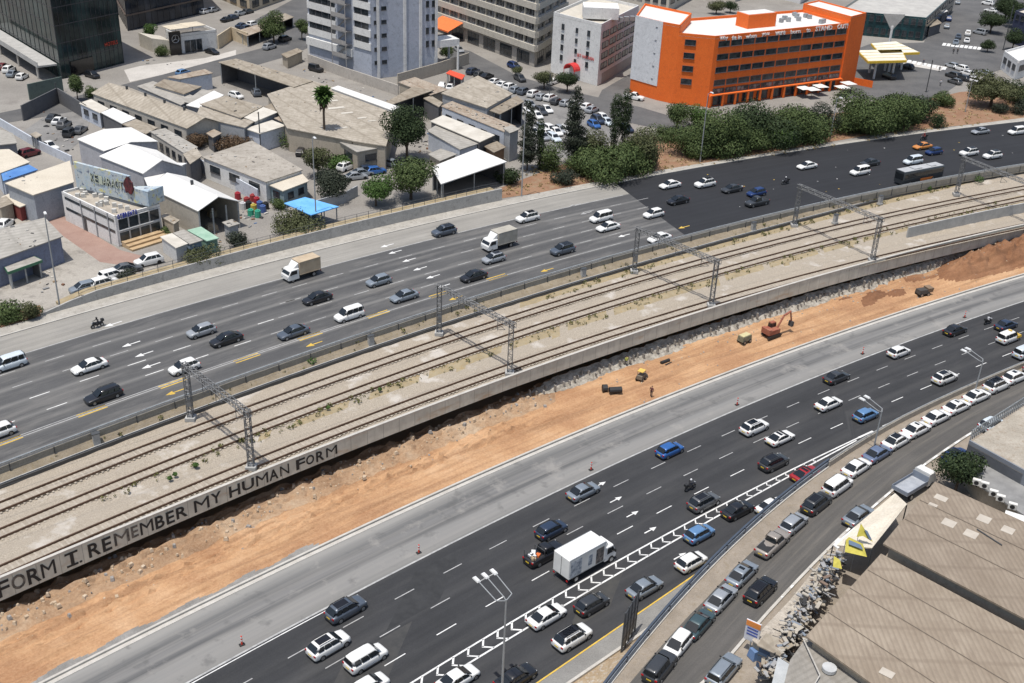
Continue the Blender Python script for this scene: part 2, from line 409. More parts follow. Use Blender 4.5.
# ---- markings helper: dash between two points on a surface
def dash(b, p, q, w, mi=0):
    p = Vector(p); q = Vector(q); d = (q-p); d.z = 0; d.normalize(); nn = Vector((-d.y, d.x, 0))*w/2
    b.face([p-nn, q-nn, q+nn, p+nn], mi)
def line_run(b, fy, x0, x1, z, w, on=None, off=0, mi=0, dx=2.0):
    x = x0
    if on is None:
        while x < x1-1e-6:
            xe = min(x+dx, x1); dash(b, (x, fy(x), z), (xe+.01, fy(xe+.01), z), w, mi); x = xe
    else:
        while x < x1:
            k = 1/math.sqrt(1+((fy(x+.5)-fy(x-.5)))**2)
            xe = x+on*k; dash(b, (x, fy(x), z), (xe, fy(xe), z), w, mi); x = xe+off*k
def arrow(b, p, ang, s, z, mi=0):
    ca, sa = math.cos(ang), math.sin(ang)
    T = lambda x, y: (p[0]+(x*ca-y*sa)*s, p[1]+(x*sa+y*ca)*s, z)
    b.face([T(-2.2, -.16), T(.3, -.16), T(.3, .16), T(-2.2, .16)], mi)
    b.face([T(.3, -.75), T(2.2, 0), T(.3, .75)], mi)
def heading(n, x): return math.atan2(dY(n, x), 1)
b = MB(); z = ZF+.009
for f in (.305, .43, .555, .68):
    line_run(b, lerp('C', 'B', f), -95+f*9, -34, z, .14, 2.6, 4, 0 if f < .5 else 1)
    line_run(b, lerp('C', 'B', f), -34, 18+f*8, z, .14, 2.6, 4, 1)
line_run(b, lerp('C', 'B', .80), -90, 20, z, .18, None, 0, 1)
line_run(b, lerp('C', 'B', .178), -95, 18, z, .14, None, 0, 1)
line_run(b, lerp('C', 'B', .192), -95, -20, z, .12, None, 0, 1)
line_run(b, lerp('C', 'B', .055), -95, 18, z, .14, None, 0, 1)
x = -60
for px, py in ((6, 442), (92, 411), (173, 383), (247, 358), (310, 336), (378, 314), (440, 294), (497, 277)):
    g = G(px, py, z); h = heading('C', g.x); d = Vector((math.cos(h), math.sin(h), 0)); nn = Vector((-d.y, d.x, 0))
    for s in (-.3, .3): dash(b, g-d*1.9+nn*s, g+d*1.9+nn*s, .2, 2)
for px, py, mi in ((175, 392, 2), (314, 344, 2), (456, 298, 2), (547, 270, 2), (684, 227, 2), (131, 344, 0), (144, 354, 0), (151, 365.5, 0), (113, 324, 0),
                   (387, 245.5, 0), (395, 252, 0), (409, 260, 0), (420, 268.5, 0), (433, 276.5, 0), (443, 286, 0), (575, 205, 1), (586, 213, 1), (600, 222, 1), (624, 235.5, 0)):
    g = G(px, py, z); arrow(b, g, heading('C', g.x)+math.pi, .62, z, mi)
tag(b.build('road_markings', [WHITE_L, FADED_L, YELL_L]), kind='structure')
# scattered survey paint / scraps on the fresh asphalt
b = MB()
for _ in range(34):
    x = random.uniform(36, 120); f = random.uniform(.1, .9); y = Y('C', x)+(Y('B', x)-Y('C', x))*f
    s = random.uniform(.15, .4); a = random.uniform(0, 3.1)
    dash(b, (x, y, z), (x+s*math.cos(a), y+s*math.sin(a), z), s*.8, random.choice((0, 1, 2)))
tag(b.build('paint_litter', [WHITE_L, FADED_L, YELL_L]), kind='stuff')

# ------------------------------------------------------------------ barrier, bank, trough between road and railway
b = MB(); wallstrip(b, cv('C'), ZF-.3, ZF+.9, X0, X1, .32, mt=1)
o = tag(b.build('crash_barrier', [WALLG, KERB]), 'long grey concrete crash barrier between the far carriageway and the railway bank', 'barrier')
b = MB(); wallstrip(b, lambda x: Y('C', x)-.12, ZF-.85, ZF+.62, X0, X1, .10)
b.build('backing_panel', mat_noise('dusty_panel', (.20, .185, .155), (.28, .26, .22), .6, .95, fine=3), o)
for i in range(62):
    x = X0+8+i*3.6
    if x > 122: break
    q = MB(); yy = Y('C', x)-.2; q.box((x, yy, ZF+.1), (.09, .09, 1.3), heading('C', x)); q.build('post', DSTEEL, o)
q = MB(); q.path([(x, Y('C', x)-.24, ZF-.45) for x in range(X0, X1, 3)], .035, 5); q.build('lower_wire', DSTEEL, o)
q = MB(); q.path([(x, Y('C', x)+.16, ZF+1.0) for x in range(X0, X1, 3)], .09, 6); q.build('top_rail', STEEL, o)
strip('railway_bank', lambda x: Y('D', x)+.45, lambda x: Y('C', x)-.02, .15, ZF-.2, BANK, nv=4, dx=1.0, zfun=lambda x, f: .12*math.sin(x*1.7+f*4)*f*(1-f)*4)
b = MB(); wallstrip(b, lambda x: Y('D', x), -.2, .42, X0, X1, .14)
wallstrip(b, lambda x: Y('D', x)+.5, -.2, .45, X0, X1, .14, mi=1)
o = tag(b.build('cable_trough', [mat_plain('dark_concrete', (.075, .072, .068), .9), WALLG]), 'dark concrete cable trough running along the foot of the railway bank', 'cable trough')
# ------------------------------------------------------------------ railway
DK = lambda x: Y('H', x)
def dryf(x, f): return 1 if (.345+.012*math.sin(x*1.9) < f < .48+.015*math.sin(x*1.1) and -32 < x and math.sin(x*.7)+math.sin(x*1.63) > -1.5+.02*(20-x)*(x < 20)) or (f > .88 and x > 0) else 0
strip('ballast', cv('H'), lambda x: Y('D', x), 0, 0, [BALLAST, DRY], nv=24, dx=1.2,
      zfun=lambda x, f: -.05+.10*math.sin(f*50)*.6+.05*math.sin(x*2.3+f*31), mfun=dryf)
SLEEP = mat_noise('dusty_sleeper', (.28, .245, .20), (.40, .36, .30), 1.5, .9)
RAILM = mat_noise('rusty_rail', (.075, .042, .026), (.12, .07, .045), .8, .6, metal=.3)
BED = mat_noise('brown_stained_ballast', (.25, .215, .17), (.38, .335, .275), .9, .95, .35, .65, .5, 7, fine=5)
for nm in ('T1', 'T2', 'T3'): strip('track_bed', lambda x, nm=nm: Y(nm, x)-1.25, lambda x, nm=nm: Y(nm, x)+1.25, .03, .03, BED, nv=6, zfun=lambda x, f: .03*math.sin(x*3+f*11))
for nm, lab in (('T1', 'railway track nearest the motorway barrier with rusty rails'), ('T2', 'middle railway track of rusty rails on pale ballast'), ('T3', 'railway track running beside the graffiti covered concrete parapet')):
    root = empty('railway_track', P(nm, 0, 0)); tag(root, lab, 'railway track', 'parallel railway tracks')
    for s in (-.76, .76):
        b = MB(); 
        def off(x, s=s): 
            h = heading(nm, x); return (x-math.sin(h)*s, Y(nm, x)+math.cos(h)*s)
        rings = []
        for i in range(170):
            x = X0+(X1-X0)*i/169; h = heading(nm, x); q = off(x); w = .075
            a = (q[0]-math.sin(h)*w, q[1]+math.cos(h)*w); c = (q[0]+math.sin(h)*w, q[1]-math.cos(h)*w)
            rings.append([(a[0], a[1], .0), (a[0], a[1], .26), (c[0], c[1], .26), (c[0], c[1], .0)])
        b.ring_loft(rings); o = b.build('rail', RAILM, None); o.parent = root; o.matrix_parent_inverse = Matrix.Translation(-root.location)
    b = MB(); x = X0
    while x < X1:
        h = heading(nm, x); b.box((x, Y(nm, x), -.015), (.22, 2.2, .13), h); x += .65*math.cos(h)
    o = b.build('sleepers', SLEEP, None); o['kind'] = 'stuff'; o.parent = root; o.matrix_parent_inverse = Matrix.Translation(-root.location)
# deck parapet
def wh(x): return float(np.interp(x, [-50, -29, 0, 40, 95], [2.75, 2.3, 2.0, 2.35, 2.9]))
def parapet():
    b = MB(); b.uv = []; n = 170; u = 0; last = None
    for i in range(n):
        x = X0+(X1-X0)*i/(n-1); p = P('H', x)
        if last is not None: u += (p-last).length
        last = p; h = heading('H', x); nn = Vector((-math.sin(h), math.cos(h), 0))
        zb = .5-wh(x)
        for q, z in ((p, zb), (p, .36), (p-nn*.06, .36), (p-nn*.06, .5), (p+nn*.32, .5), (p+nn*.32, 0.0), (p+nn*3.4, -1.3), (p+nn*3.4, zb), ):
            b.v.append((q.x, q.y, z)); b.uv.append((u, z))
    for i in range(n-1):
        for j in range(8):
            q = (j+1) % 8; b.f.append((i*8+j, (i+1)*8+j, (i+1)*8+q, i*8+q)); b.m.append(1 if j in (2, 3) else 0)
    return b.build('parapet_wall', [WALLC, KERB])
PW = tag(parapet(), 'long stained concrete railway parapet wall with black graffiti lettering', 'retaining wall')
GRAF = mat_noise('black_spray_paint', (.014, .014, .015), (.028, .028, .028), 1.0, .8, .3, .7)
GRAF2 = mat_noise('worn_black_spray_paint', (.05, .047, .043), (.17, .155, .135), 1.6, .85, .4, .6)
def wall_point(px):   # x on curve H whose wall projects to this pixel column
    lo, hi = -70.0, 120.0
    for _ in range(40):
        mid = (lo+hi)/2
        if proj(P('H', mid, -.6))[0] < px: lo = mid
        else: hi = mid
    return (lo+hi)/2
def text_mesh(txt, size=1.0, ext=.01, off=.0):
    cu = bpy.data.curves.new('lettering', 'FONT'); cu.body = txt; cu.size = size; cu.extrude = ext; cu.offset = off; cu.resolution_u = 3
    o = bpy.data.objects.new('t', cu); COL.objects.link(o); bpy.context.view_layer.update()
    me = bpy.data.meshes.new_from_object(o); bpy.data.objects.remove(o); return me
def letters_on(txt, A, B, z0, hgt, nrm, m, parent, ext=.02, off=.0, squeeze=True, skew=0, name='lettering'):
    """lettering standing on the line A-B (world), height hgt, facing nrm"""
    me = text_mesh(txt, 1.0, ext, off)
    vs = [v.co.copy() for v in me.vertices]; x0 = min(v.x for v in vs); x1 = max(v.x for v in vs); y0 = min(v.y for v in vs); y1 = max(v.y for v in vs)
    A = Vector(A); B = Vector(B); d = B-A; N = Vector(nrm).normalized()
    for v in me.vertices:
        c = v.co; f = (c.x-x0)/(x1-x0); g = (c.y-y0)/(y1-y0)
        q = A+d*f; v.co = (q.x+N.x*(c.z+.03), q.y+N.y*(c.z+.03), q.z+z0+g*hgt)
    me.materials.clear(); me.materials.append(m); me.update()
    return put(name, me, parent)
for txt, a, c, mt, jit in (('F', -4, 9, GRAF, 0), ('O', 11, 25, GRAF2, .1), ('R', 27, 40, GRAF, 0), ('M', 41, 55, GRAF, .05), ('I', 70, 73.5, GRAF, 0), ('-', 65, 78, GRAF, 0), ('_', 65.5, 77, GRAF, 0), ('.', 78, 81, GRAF, 0), ('R', 88, 100, GRAF, .05), ('E', 102, 111, GRAF, 0), ('M', 114, 129, GRAF2, .1),
                      ('E', 131, 138, GRAF2, .2), ('M', 140, 153, GRAF, .08), ('B', 155, 164, GRAF, 0), ('E', 166, 174, GRAF, 0), ('R', 176, 187, GRAF, .12), ('M', 194, 209, GRAF, 0), ('Y', 211, 221, GRAF, .1), ('H', 229, 240, GRAF, 0), ('U', 242, 254, GRAF, .1),
                      ('M', 256, 268, GRAF, 0), ('A', 269, 278, GRAF, 0), ('N', 280, 289, GRAF, .06), ('F', 296, 305, GRAF, .0), ('O', 306, 314, GRAF, .08), ('R', 316, 324, GRAF, 0), ('M', 326, 337, GRAF, .08)):
    xa, xb = wall_point(a), wall_point(c); p, q = P('H', xa), P('H', xb); h = heading('H', (xa+xb)/2)
    zb = .5-wh(xa); dot = txt in '.-_'
    letters_on(txt, p, q, zb+.38+jit+((wh(xa)-1.1) if txt == '-' else 0), (.25 if dot else wh(xa)-.85-jit), (math.sin(h), -math.cos(h), 0), mt, PW, .012, 0 if txt in 'MN' else .02)
# concrete wall between second and third track on the right
b = MB(); xa, xb = G(908, 239, 0).x, X1
fy = lambda x: Y('T3', x)+(Y('T2', x)-Y('T3', x))*.50
wallstrip(b, fy, -.1, 1.95, xa, xb, .3)
tag(b.build('dividing_wall', WALLG), 'low pale concrete wall rising between two tracks at the right edge', 'wall')

# ------------------------------------------------------------------ dirt trench and near carriageway
def dirt_z(x, f):
    r = 0
    if x < 8:
        k = min(1, (8-x)/10); s = max(0, (f-.45)/.45); s = min(1, s)
        r += k*(.62*s*s*(3-2*s)-1.0*min(1, max(0, (f-.80)/.12))) + k*s*.28*math.sin(x*1.9+f*13)*math.cos(x*.7-f*9) 
    if x < 10: r += min(1, (10-x)/8)*min(1, max(0, (f-.2)/.2))*(.13*math.sin(x*3.1+4*math.sin(f*21))+.11*math.sin(x*5.3-f*57)+.10*math.sin(f*71+x*1.1)+random.uniform(-.09, .09))
    r += .10*math.sin(x*.5+f*17)*min(1, f*4)
    r += .06*math.sin(x*.21+f*44)
    for c_, w_, d_ in ((.16, .018, .16), (.23, .018, .16), (.36, .02, .2), (.435, .02, .2), (.52, .015, .12)):
        c2_ = c_+.05*math.sin(x*.06+c_*9)+.012*math.sin(x*.33+c_*30); q_ = (f-c2_)/w_
        if abs(q_) < 3: r += d_*(-math.exp(-q_*q_)+.7*math.exp(-(q_-1.7)**2))*(.65+.35*math.sin(x*.4+c_*50))
    for cx, cf, sx_, sf, hh in ((93, .55, 10, .27, 2.5), (80, .50, 4.0, .2, 1.7), (86, .62, 5, .25, 1.2), (108, .5, 12, .28, 2.9), (59.5, .42, 2.0, .10, .9), (61.5, .52, 1.6, .09, .6), (65, .40, 2.2, .09, .7), (70, .62, 2.4, .12, .5), (55, .6, 1.6, .08, .35)):
        r += hh*math.exp(-((x-cx)/sx_)**2-((f-cf)/sf)**2)*(1+.13*math.sin(x*1.7+f*9)+.08*math.sin(x*3.1-f*23)+.05*math.sin(x*6.3+f*41))
    return r
def dmat(x, f):
    if x > 52 and dirt_z(x, f) > .30: return 1
    if x < -21 and f < .075+.02*math.sin(x*1.3): return 3
    if x < 6 and f > .58: return 2
    return 0
strip('dirt_ground', cv('J'), lambda x: Y('H', x)+3.6, ZN+.1, ZN+.1, [DIRT, DIRT2, ROCKY, GRAVEL], nv=90, dx=.6, zfun=dirt_z, mfun=dmat)
# rough pale face under the deck on the right-hand half
b = MB(); b.uv = None; n = 240; nr = 7
for i in range(n+1):
    x = 2+(150-2)*i/n; p = P('H', x); h = heading('H', x); nn = Vector((-math.sin(h), math.cos(h), 0))
    for k in range(nr+1):
        f = k/nr; z = ZN-.2+(1.5)*f; d = -1.2+2.5*f+random.uniform(-.22, .22)
        fade = min(1, (x-2)/5)
        q = p+nn*d; b.v.append((q.x, q.y, ZN-.2+(z-ZN+.2)*fade+random.uniform(-.12, .12)))
for i in range(n):
    for k in range(nr):
        a = i*(nr+1)+k; b.f.append((a, a+nr+1, a+nr+2, a+1)); b.m.append(0)
tag(b.build('rock_face', GUNITE, smooth=30), kind='structure')
# piles of the rough face: short dark stakes
b = MB()
for i in range(150):
    x = 3+i*.75; p = P('H', x); h = heading('H', x); nn = Vector((-math.sin(h), math.cos(h), 0)); q = p+nn*random.uniform(-.55, .5)
    b.box((q.x, q.y, -3.75+random.uniform(-.3, .3)), (.13, .4, random.uniform(.5, 1.2)), h+random.uniform(-.3, .3))
tag(b.build('broken_stubble', mat_noise('grey_stub', (.14, .13, .115), (.36, .34, .31), 2, .95)), kind='stuff')
# loose rocks
b = MB()
for _ in range(620):
    x = random.uniform(-62, 6); f = min(.97, abs(random.gauss(.78, .12))); s = random.choice((.1, .16, .16, .25, .4))
    y = Y('J', x)+(Y('H', x)+3.6-Y('J', x))*f; z = ZN+.1+dirt_z(x, f)
    b.box((x, y, z+s*.2), (s*random.uniform(.8, 1.6), s*1.1, s*.9), random.uniform(0, 3), random.choice((0, 0, 0, 1)), top=random.uniform(.4, .8))
for _ in range(160):
    x = random.uniform(10, 92); f = random.choice((random.uniform(.5, .7), random.uniform(.05, .95))); s = random.choice((.1, .15, .22))
    y = Y('J', x)+(Y('H', x)+3.6-Y('J', x))*f; z = ZN+.1+dirt_z(x, f)
    b.box((x, y, z+s*.2), (s*1.5, s, s*.8), random.uniform(0, 3), random.choice((0, 1)), top=.6)
tag(b.build('rubble', [mat_noise('pale_rock', (.36, .27, .18), (.5, .41, .31), 2, .95), mat_noise('grey_rock', (.2, .19, .18), (.32, .30, .28), 2, .95)]), kind='stuff')

b = MB(); wallstrip(b, cv('J'), ZN-.3, ZN+.26, X0, X1, .28)
wallstrip(b, lambda x: Y('J', x)-.75, ZN-.3, ZN+.06, X0, X1, .5)
tag(b.build('kerb', KERB), kind='structure')
strip('road_shoulder', cv('K'), lambda x: Y('J', x)+.1, ZN, ZN, SHOULDER, nv=1, vscale=1.0)
strip('road', lambda x: Y('L2', min(x, 47))-14-.9*max(0, x-47) if x < 47 else Y('L', x)-6.0, cv('K'), ZN, ZN, ASPH_NEAR, nv=1)
b = MB(); z = ZN+.005
line_run(b, cv('K'), X0, X1, z, .22, None, 0, 1)
line_run(b, lambda x: Y('K', x)-.5, -60, -18, z, .12, None, 0, 0)
for f, ph in ((.25, -.4), (.5, 1.6), (.75, .2)):
    line_run(b, lerp('K', 'L', f), -60+ph*2, 90, z, .12, 2.6, 4.05, 0 if f == .75 else 1)
line_run(b, cv('L'), -40, 47, z, .2); line_run(b, cv('L2'), -40, 46.5, z, .2)
line_run(b, cv('L'), 47, 70, z, .3, 3, 2.2)
line_run(b, lambda x: Y('L2', x)-2.2-.02*(x-30), 38, 48, z, .3, 3, 2.2)
x = -30.0
while x < 40:       # chevrons
    ya, yb = Y('L', x), Y('L2', x); w = ya-yb; h = heading('L', x); k = min(1, w/3)
    ap = Vector((x, (ya+yb)/2, z)); sl_ = dY('L2', x)
    dash(b, (x, ya-.06, z), ap, .26*max(.6, k)); dash(b, ap-Vector((.1, 0, 0)), (x+(ap.y-yb)/sl_-.06, ap.y-.01, z), .26*max(.6, k))
    x += 1.42
for px, py in ((632.5, 514), (650.5, 530), (616, 499.5), (600, 484.5)): 
    g = G(px, py, z); arrow(b, g, heading('L', g.x), .46, z, 0)
g = G(680, 556, z); arrow(b, g, heading('L', g.x), .46, z, 0)
line_run(b, cv('Q'), -6, 30, z, .17, None, 0, 2)
tag(b.build('road_markings', [WHITE_L, FADED_L, YELL_L]), kind='structure')
# asphalt patches on the near carriageway
for x0_, x1_, f0, f1, mname, cols in ((-9.5, -4.5, .1, .48, 'dark_patch', ((.021, .022, .024), (.034, .035, .037))), (-15, -9, .52, .95, 'grey_patch', ((.052, .051, .05), (.033, .034, .035))), (9, 13.5, 1.1, 1.35, 'grey_patch', ((.055, .054, .05), (.04, .04, .04)))):
    b = MB(); q = [(x0_, f0), (x1_, f0), (x1_-2, f1), (x0_-2, f1)]
    b.face([(x, Y('K', x)+(Y('L', x)-Y('K', x))*f, ZN+.003) for x, f in q][::-1])
    tag(b.build('road_patch', mat_noise(mname, cols[0], cols[1], .8, .9)), kind='structure')

# ------------------------------------------------------------------ slip-road footway and raised frontage street
NP = [(612, 683, -2.3), (687, 594.5, -1.6), (768, 514, -.8), (828, 468, -.2), (898, 424.5, .3), (1024, 367, .5)]
OP = [(736, 649, -1.6), (785, 600, -1.2), (832, 543, -.6), (880, 502, -.1), (930, 458, .3), (971, 436, .5), (1024, 402, .5)]
NW = [G(*q) for q in NP]; OW = [G(*q) for q in OP]
NX, NY, NZ = [p.x for p in NW], [p.y for p in NW], [p.z for p in NW]
def ext(xs, ys, x):
    if x < xs[0]: return ys[0]+(ys[1]-ys[0])/(xs[1]-xs[0])*(x-xs[0])
    if x > xs[-1]: return ys[-1]+(ys[-1]-ys[-2])/(xs[-1]-xs[-2])*(x-xs[-1])
    return float(np.interp(x, xs, ys))
cN = np.polyfit(NX, NY, 3); 
def yN(x): return float(np.polyval(cN, x)) if 5 < x < 90 else (ext(NX, NY, x))
def zfr(x): return max(-3.6, min(.5, ext([10.8, 19.2, 30, 38.9, 50.1, 72.9], [-2.3, -1.6, -.8, -.2, .3, .5], x)))
OX, OY = [p.x for p in OW], [p.y for p in OW]
cO = np.polyfit(OX, OY, 2)
def yO(x): return float(np.polyval(cO, x)) if 20 < x < 72 else ext(OX, OY, x)
def Gfr(px, py, dz=0.0):     # pixel -> frontage street surface (raised by dz)
    z = -1.0
    for _ in range(12):
        g = G(px, py, z+dz); z = zfr(g.x)
    return Vector((g.x, g.y, z))
b = MB(); b.uv = []
XA, XB, n = -6.0, 120.0, 90
for i in range(n+1):
    x = XA+(XB-XA)*i/n
    for k in range(5):
        f = k/4; b.v.append((x, yN(x)+(yO(x)-yN(x))*f, zfr(x)+.0)); b.uv.append((x*1.3, f))
for i in range(n):
    for k in range(4):
        a = i*5+k; b.f.append((a, a+1, a+6, a+5)); b.m.append(1 if k == 0 else 0)
SANDY = mat_noise('sandy_verge_paving', (.20, .17, .135), (.29, .25, .205), .5, .95, c=(.22, .18, .13), fine=4)
tag(b.build('road', [FRONT, SANDY]), kind='structure')
b = MB()                                # retaining wall carrying the street above the motorway
wallstrip(b, lambda x: yN(x)+.02, ZN-.5, lambda x: zfr(x)-.004, 12, 120, .3)
tag(b.build('retaining_wall', WALLG), 'concrete retaining wall carrying the raised street above the motorway', 'retaining wall')
b = MB(); b.uv = None                    # land behind the street
for i in range(n):
    x = XA+(XB-XA)*i/n; x2 = XA+(XB-XA)*(i+1)/n
    b.face([(x, yO(x)+.01, zfr(x)-.06), (x, yO(x)-160, zfr(x)-.06), (x2, yO(x2)-160, zfr(x2)-.06), (x2, yO(x2)+.01, zfr(x2)-.06)])
tag(b.build('street_side_ground', SANDY), kind='structure')
b = MB(); wallstrip(b, lambda x: yO(x)-.3, lambda x: zfr(x)-.3, lambda x: zfr(x)+.14, 18, 110, .3); tag(b.build('kerb', KERB), kind='structure')
b = MB(); # kerb stones painted alternately
x = 24.0
while x < 70:
    dash(b, (x, yO(x)-.12, zfr(x)+.146), (x+.9, yO(x+.9)-.12, zfr(x+.9)+.146), .22, 0); x += 2.0
tag(b.build('kerb_paint', WHITE_L), kind='structure')
# footway beside the slip road (pale concrete) and the rough wedge before the guardrail
def yF(x): return Y('Q', x)-.25
_fe = [G(578, 678, ZN+.3), G(620, 649, ZN+.3), G(647, 631, ZN+.3), G(700, 590, ZN+.3)]
FEX = [_fe[0].x-10]+[p.x for p in _fe]; FEY = [_fe[0].y-9.2]+[p.y for p in _fe]
def yFe(x): return min(yF(x)-1.4, float(np.interp(x, FEX, FEY)))
b = MB()
for i in range(40):
    x, x2 = -8+i*1.0, -7+i*1.0
    b.face([(x, yFe(x), ZN+.1), (x2, yFe(x2), ZN+.1), (x2, yF(x2), ZN+.1), (x, yF(x), ZN+.1)])
tag(b.build('footway', mat_noise('grey_footway', (.165, .16, .15), (.24, .235, .22), .4, .9, fine=3)), kind='structure')
b = MB(); wallstrip(b, yFe, ZN, ZN+.3, -8, 31.5, .3); tag(b.build('kerb', KERB), kind='structure')
b = MB()
for i in range(40):
    x, x2 = -8+i*1.0, -7+i*1.0
    if yFe(x) < yN(x): continue
    b.face([(x, yN(x), zfr(x)-.1), (x2, yN(x2), zfr(x2)-.1), (x2, max(yN(x2)+.01, yFe(x2)), ZN+.05), (x, max(yN(x)+.01, yFe(x)), ZN+.05)])
tag(b.build('embankment', mat_noise('weedy_soil', (.28, .20, .12), (.38, .30, .2), .6, .95, c=(.45, .43, .39), fine=3)), kind='structure')
# ------------------------------------------------------------------ vehicles
SPEC = dict(
 hatch=dict(L=4.1, W=1.78, H=1.53, zb=.98, zh=.86, zd=.98, xr0=-.48, xr1=-.35, xf0=.30, xf1=.08),
 sedan=dict(L=4.62, W=1.82, H=1.46, zb=.93, zh=.78, zd=.96, xr0=-.41, xr1=-.20, xf0=.28, xf1=.06),
 coupe=dict(L=4.55, W=1.86, H=1.33, zb=.88, zh=.76, zd=.92, xr0=-.44, xr1=-.16, xf0=.25, xf1=.02),
 estate=dict(L=4.7, W=1.84, H=1.52, zb=.95, zh=.80, zd=.98, xr0=-.475, xr1=-.42, xf0=.24, xf1=.07),
 suv=dict(L=4.5, W=1.88, H=1.70, zb=1.08, zh=.98, zd=1.08, xr0=-.48, xr1=-.36, xf0=.29, xf1=.09),
 jeep=dict(L=4.3, W=1.88, H=1.82, zb=1.12, zh=1.08, zd=1.12, xr0=-.485, xr1=-.475, xf0=.17, xf1=.12),
 van=dict(L=4.5, W=1.88, H=1.84, zb=1.10, zh=.92, zd=1.10, xr0=-.485, xr1=-.465, xf0=.32, xf1=.16),
 pickup=dict(L=5.2, W=1.88, H=1.78, zb=1.08, zh=1.0, zd=1.05, xr0=-.12, xr1=-.09, xf0=.24, xf1=.11))
def gh(s):
    L, W, H = s['L'], s['W'], s['H']; bw, tw = W/2*.90, W/2*.70
    z0 = s['zb']-.03
    return [(s['xr0']*L, bw, z0), (s['xf0']*L, bw, z0-.05), (s['xr1']*L, tw, H-.05), (s['xf1']*L, tw, H-.06)]
def body_mb(s, b=None, mi=0):
    b = b or MB(); L, W = s['L'], s['W']; w = W/2
    st = [(-.5, .80, s['zd']-.26, .38), (-.488, .92, s['zd']-.07, .27), (-.44, .975, s['zd'], .21), (-.25, 1, s['zb']+.01, .18), (.1, 1, s['zb'], .18), (.24, .99, (s['zb']*.6+s['zh']*.4), .18),
          (.38, .965, s['zh'], .19), (.455, .90, s['zh']-.08, .22), (.488, .80, s['zh']-.2, .27), (.5, .66, s['zh']-.3, .34)]
    cs = [(-.84, 0), (-.985, .1), (-1, .45), (-.985, .72), (-.93, .93), (-.80, 1), (.80, 1), (.93, .93), (.985, .72), (1, .45), (.985, .1), (.84, 0)]
    b.ring_loft([[(x*L, y*k*w, zb+(zt-zb)*f) for y, f in cs][::-1] for x, k, zt, zb in st], mi)
    (xa, bw, z0), (xb, _, z0b), (xc, tw, z1), (xd, _, z1b) = gh(s)
    H = s['H']
    r0 = [(xa, -bw*.94, z0), (xa+.06, -bw, z0), (xb-.1, -bw, z0b), (xb, -bw*.88, z0b), (xb, bw*.88, z0b), (xb-.1, bw, z0b), (xa+.06, bw, z0), (xa, bw*.94, z0)]
    r1 = [(xc, -tw*.92, z1), (xc+.08, -tw, z1), (xd-.1, -tw, z1b), (xd, -tw*.88, z1b), (xd, tw*.88, z1b), (xd-.1, tw, z1b), (xc+.08, tw, z1), (xc, tw*.92, z1)]
    r2 = [(xc+.10, -tw*.72, H), (xc+.2, -tw*.8, H), (xd-.24, -tw*.8, H-.008), (xd-.14, -tw*.72, H-.012), (xd-.14, tw*.72, H-.012), (xd-.24, tw*.8, H-.008), (xc+.2, tw*.8, H), (xc+.10, tw*.72, H)]
    b.ring_loft([r0, r1, r2], mi); return b
def quad_on(b, p00, p10, p11, p01, u0, u1, v0, v1, out, mi=0, split=None):
    p00, p10, p11, p01 = map(Vector, (p00, p10, p11, p01)); o = Vector(out)
    f = lambda u, v: (p00*(1-u)+p10*u)*(1-v)+(p01*(1-u)+p11*u)*v+o
    us = [u0, u1] if not split else split
    for a, c in (zip(us[::2], us[1::2])): b.face([f(a, v0), f(c, v0), f(c, v1), f(a, v1)], mi)
def glass_mbs(s, B=None, mi=0):
    (xa, bw, z0), (xb, _, z0b), (xc, tw, z1), (xd, _, z1b) = gh(s); d = {}
    g = lambda k: d.setdefault(k, B or MB())
    quad_on(g('windscreen'), (xb, -bw*.9, z0b), (xb, bw*.9, z0b), (xd, tw*.9, z1b), (xd, -tw*.9, z1b), .03, .97, .10, .97, (.016, 0, .012), mi)
    quad_on(g('rear_window'), (xa, bw*.94, z0), (xa, -bw*.94, z0), (xc, -tw*.92, z1), (xc, tw*.92, z1), .06, .94, .14, .93, (-.016, 0, .008), mi)
    for sd, nm in ((-1, 'side_window_a'), (1, 'side_window_b')):
        a = ((xa, sd*bw, z0), (xb, sd*bw, z0b), (xd, sd*tw, z1b), (xc, sd*tw, z1))
        if sd > 0: a = (a[1], a[0], a[3], a[2])
        sp = [.09, .30, .335, .60, .625, .93] if sd < 0 else [.07, .375, .40, .665, .70, .91]
        quad_on(g(nm), *a, 0, 1, .14, .90, (0, sd*.018, .004), mi, sp)
    return d
def wheel_mb(b=None, r=.33, w=.21, c=(0, 0, 0), mt=0, mr=1):
    b = b or MB(); cx, cy, cz = c
    b.tube((cx, cy-w/2, cz), (cx, cy+w/2, cz), r, 14, mt)
    for sd in (-1, 1): b.tube((cx, cy+sd*w/2, cz), (cx, cy+sd*(w/2+.012), cz), r*.62, 10, mr)
    return b
TPL = {}
def rounded(me, lv=1):
    o = bpy.data.objects.new('tmp', me); COL.objects.link(o); m_ = o.modifiers.new('s', 'SUBSURF'); m_.levels = lv; m_.render_levels = lv
    dg = bpy.context.evaluated_depsgraph_get(); r = bpy.data.meshes.new_from_object(o.evaluated_get(dg)); bpy.data.objects.remove(o)
    r.polygons.foreach_set('use_smooth', [True]*len(r.polygons)); r.name = 'body'; return r
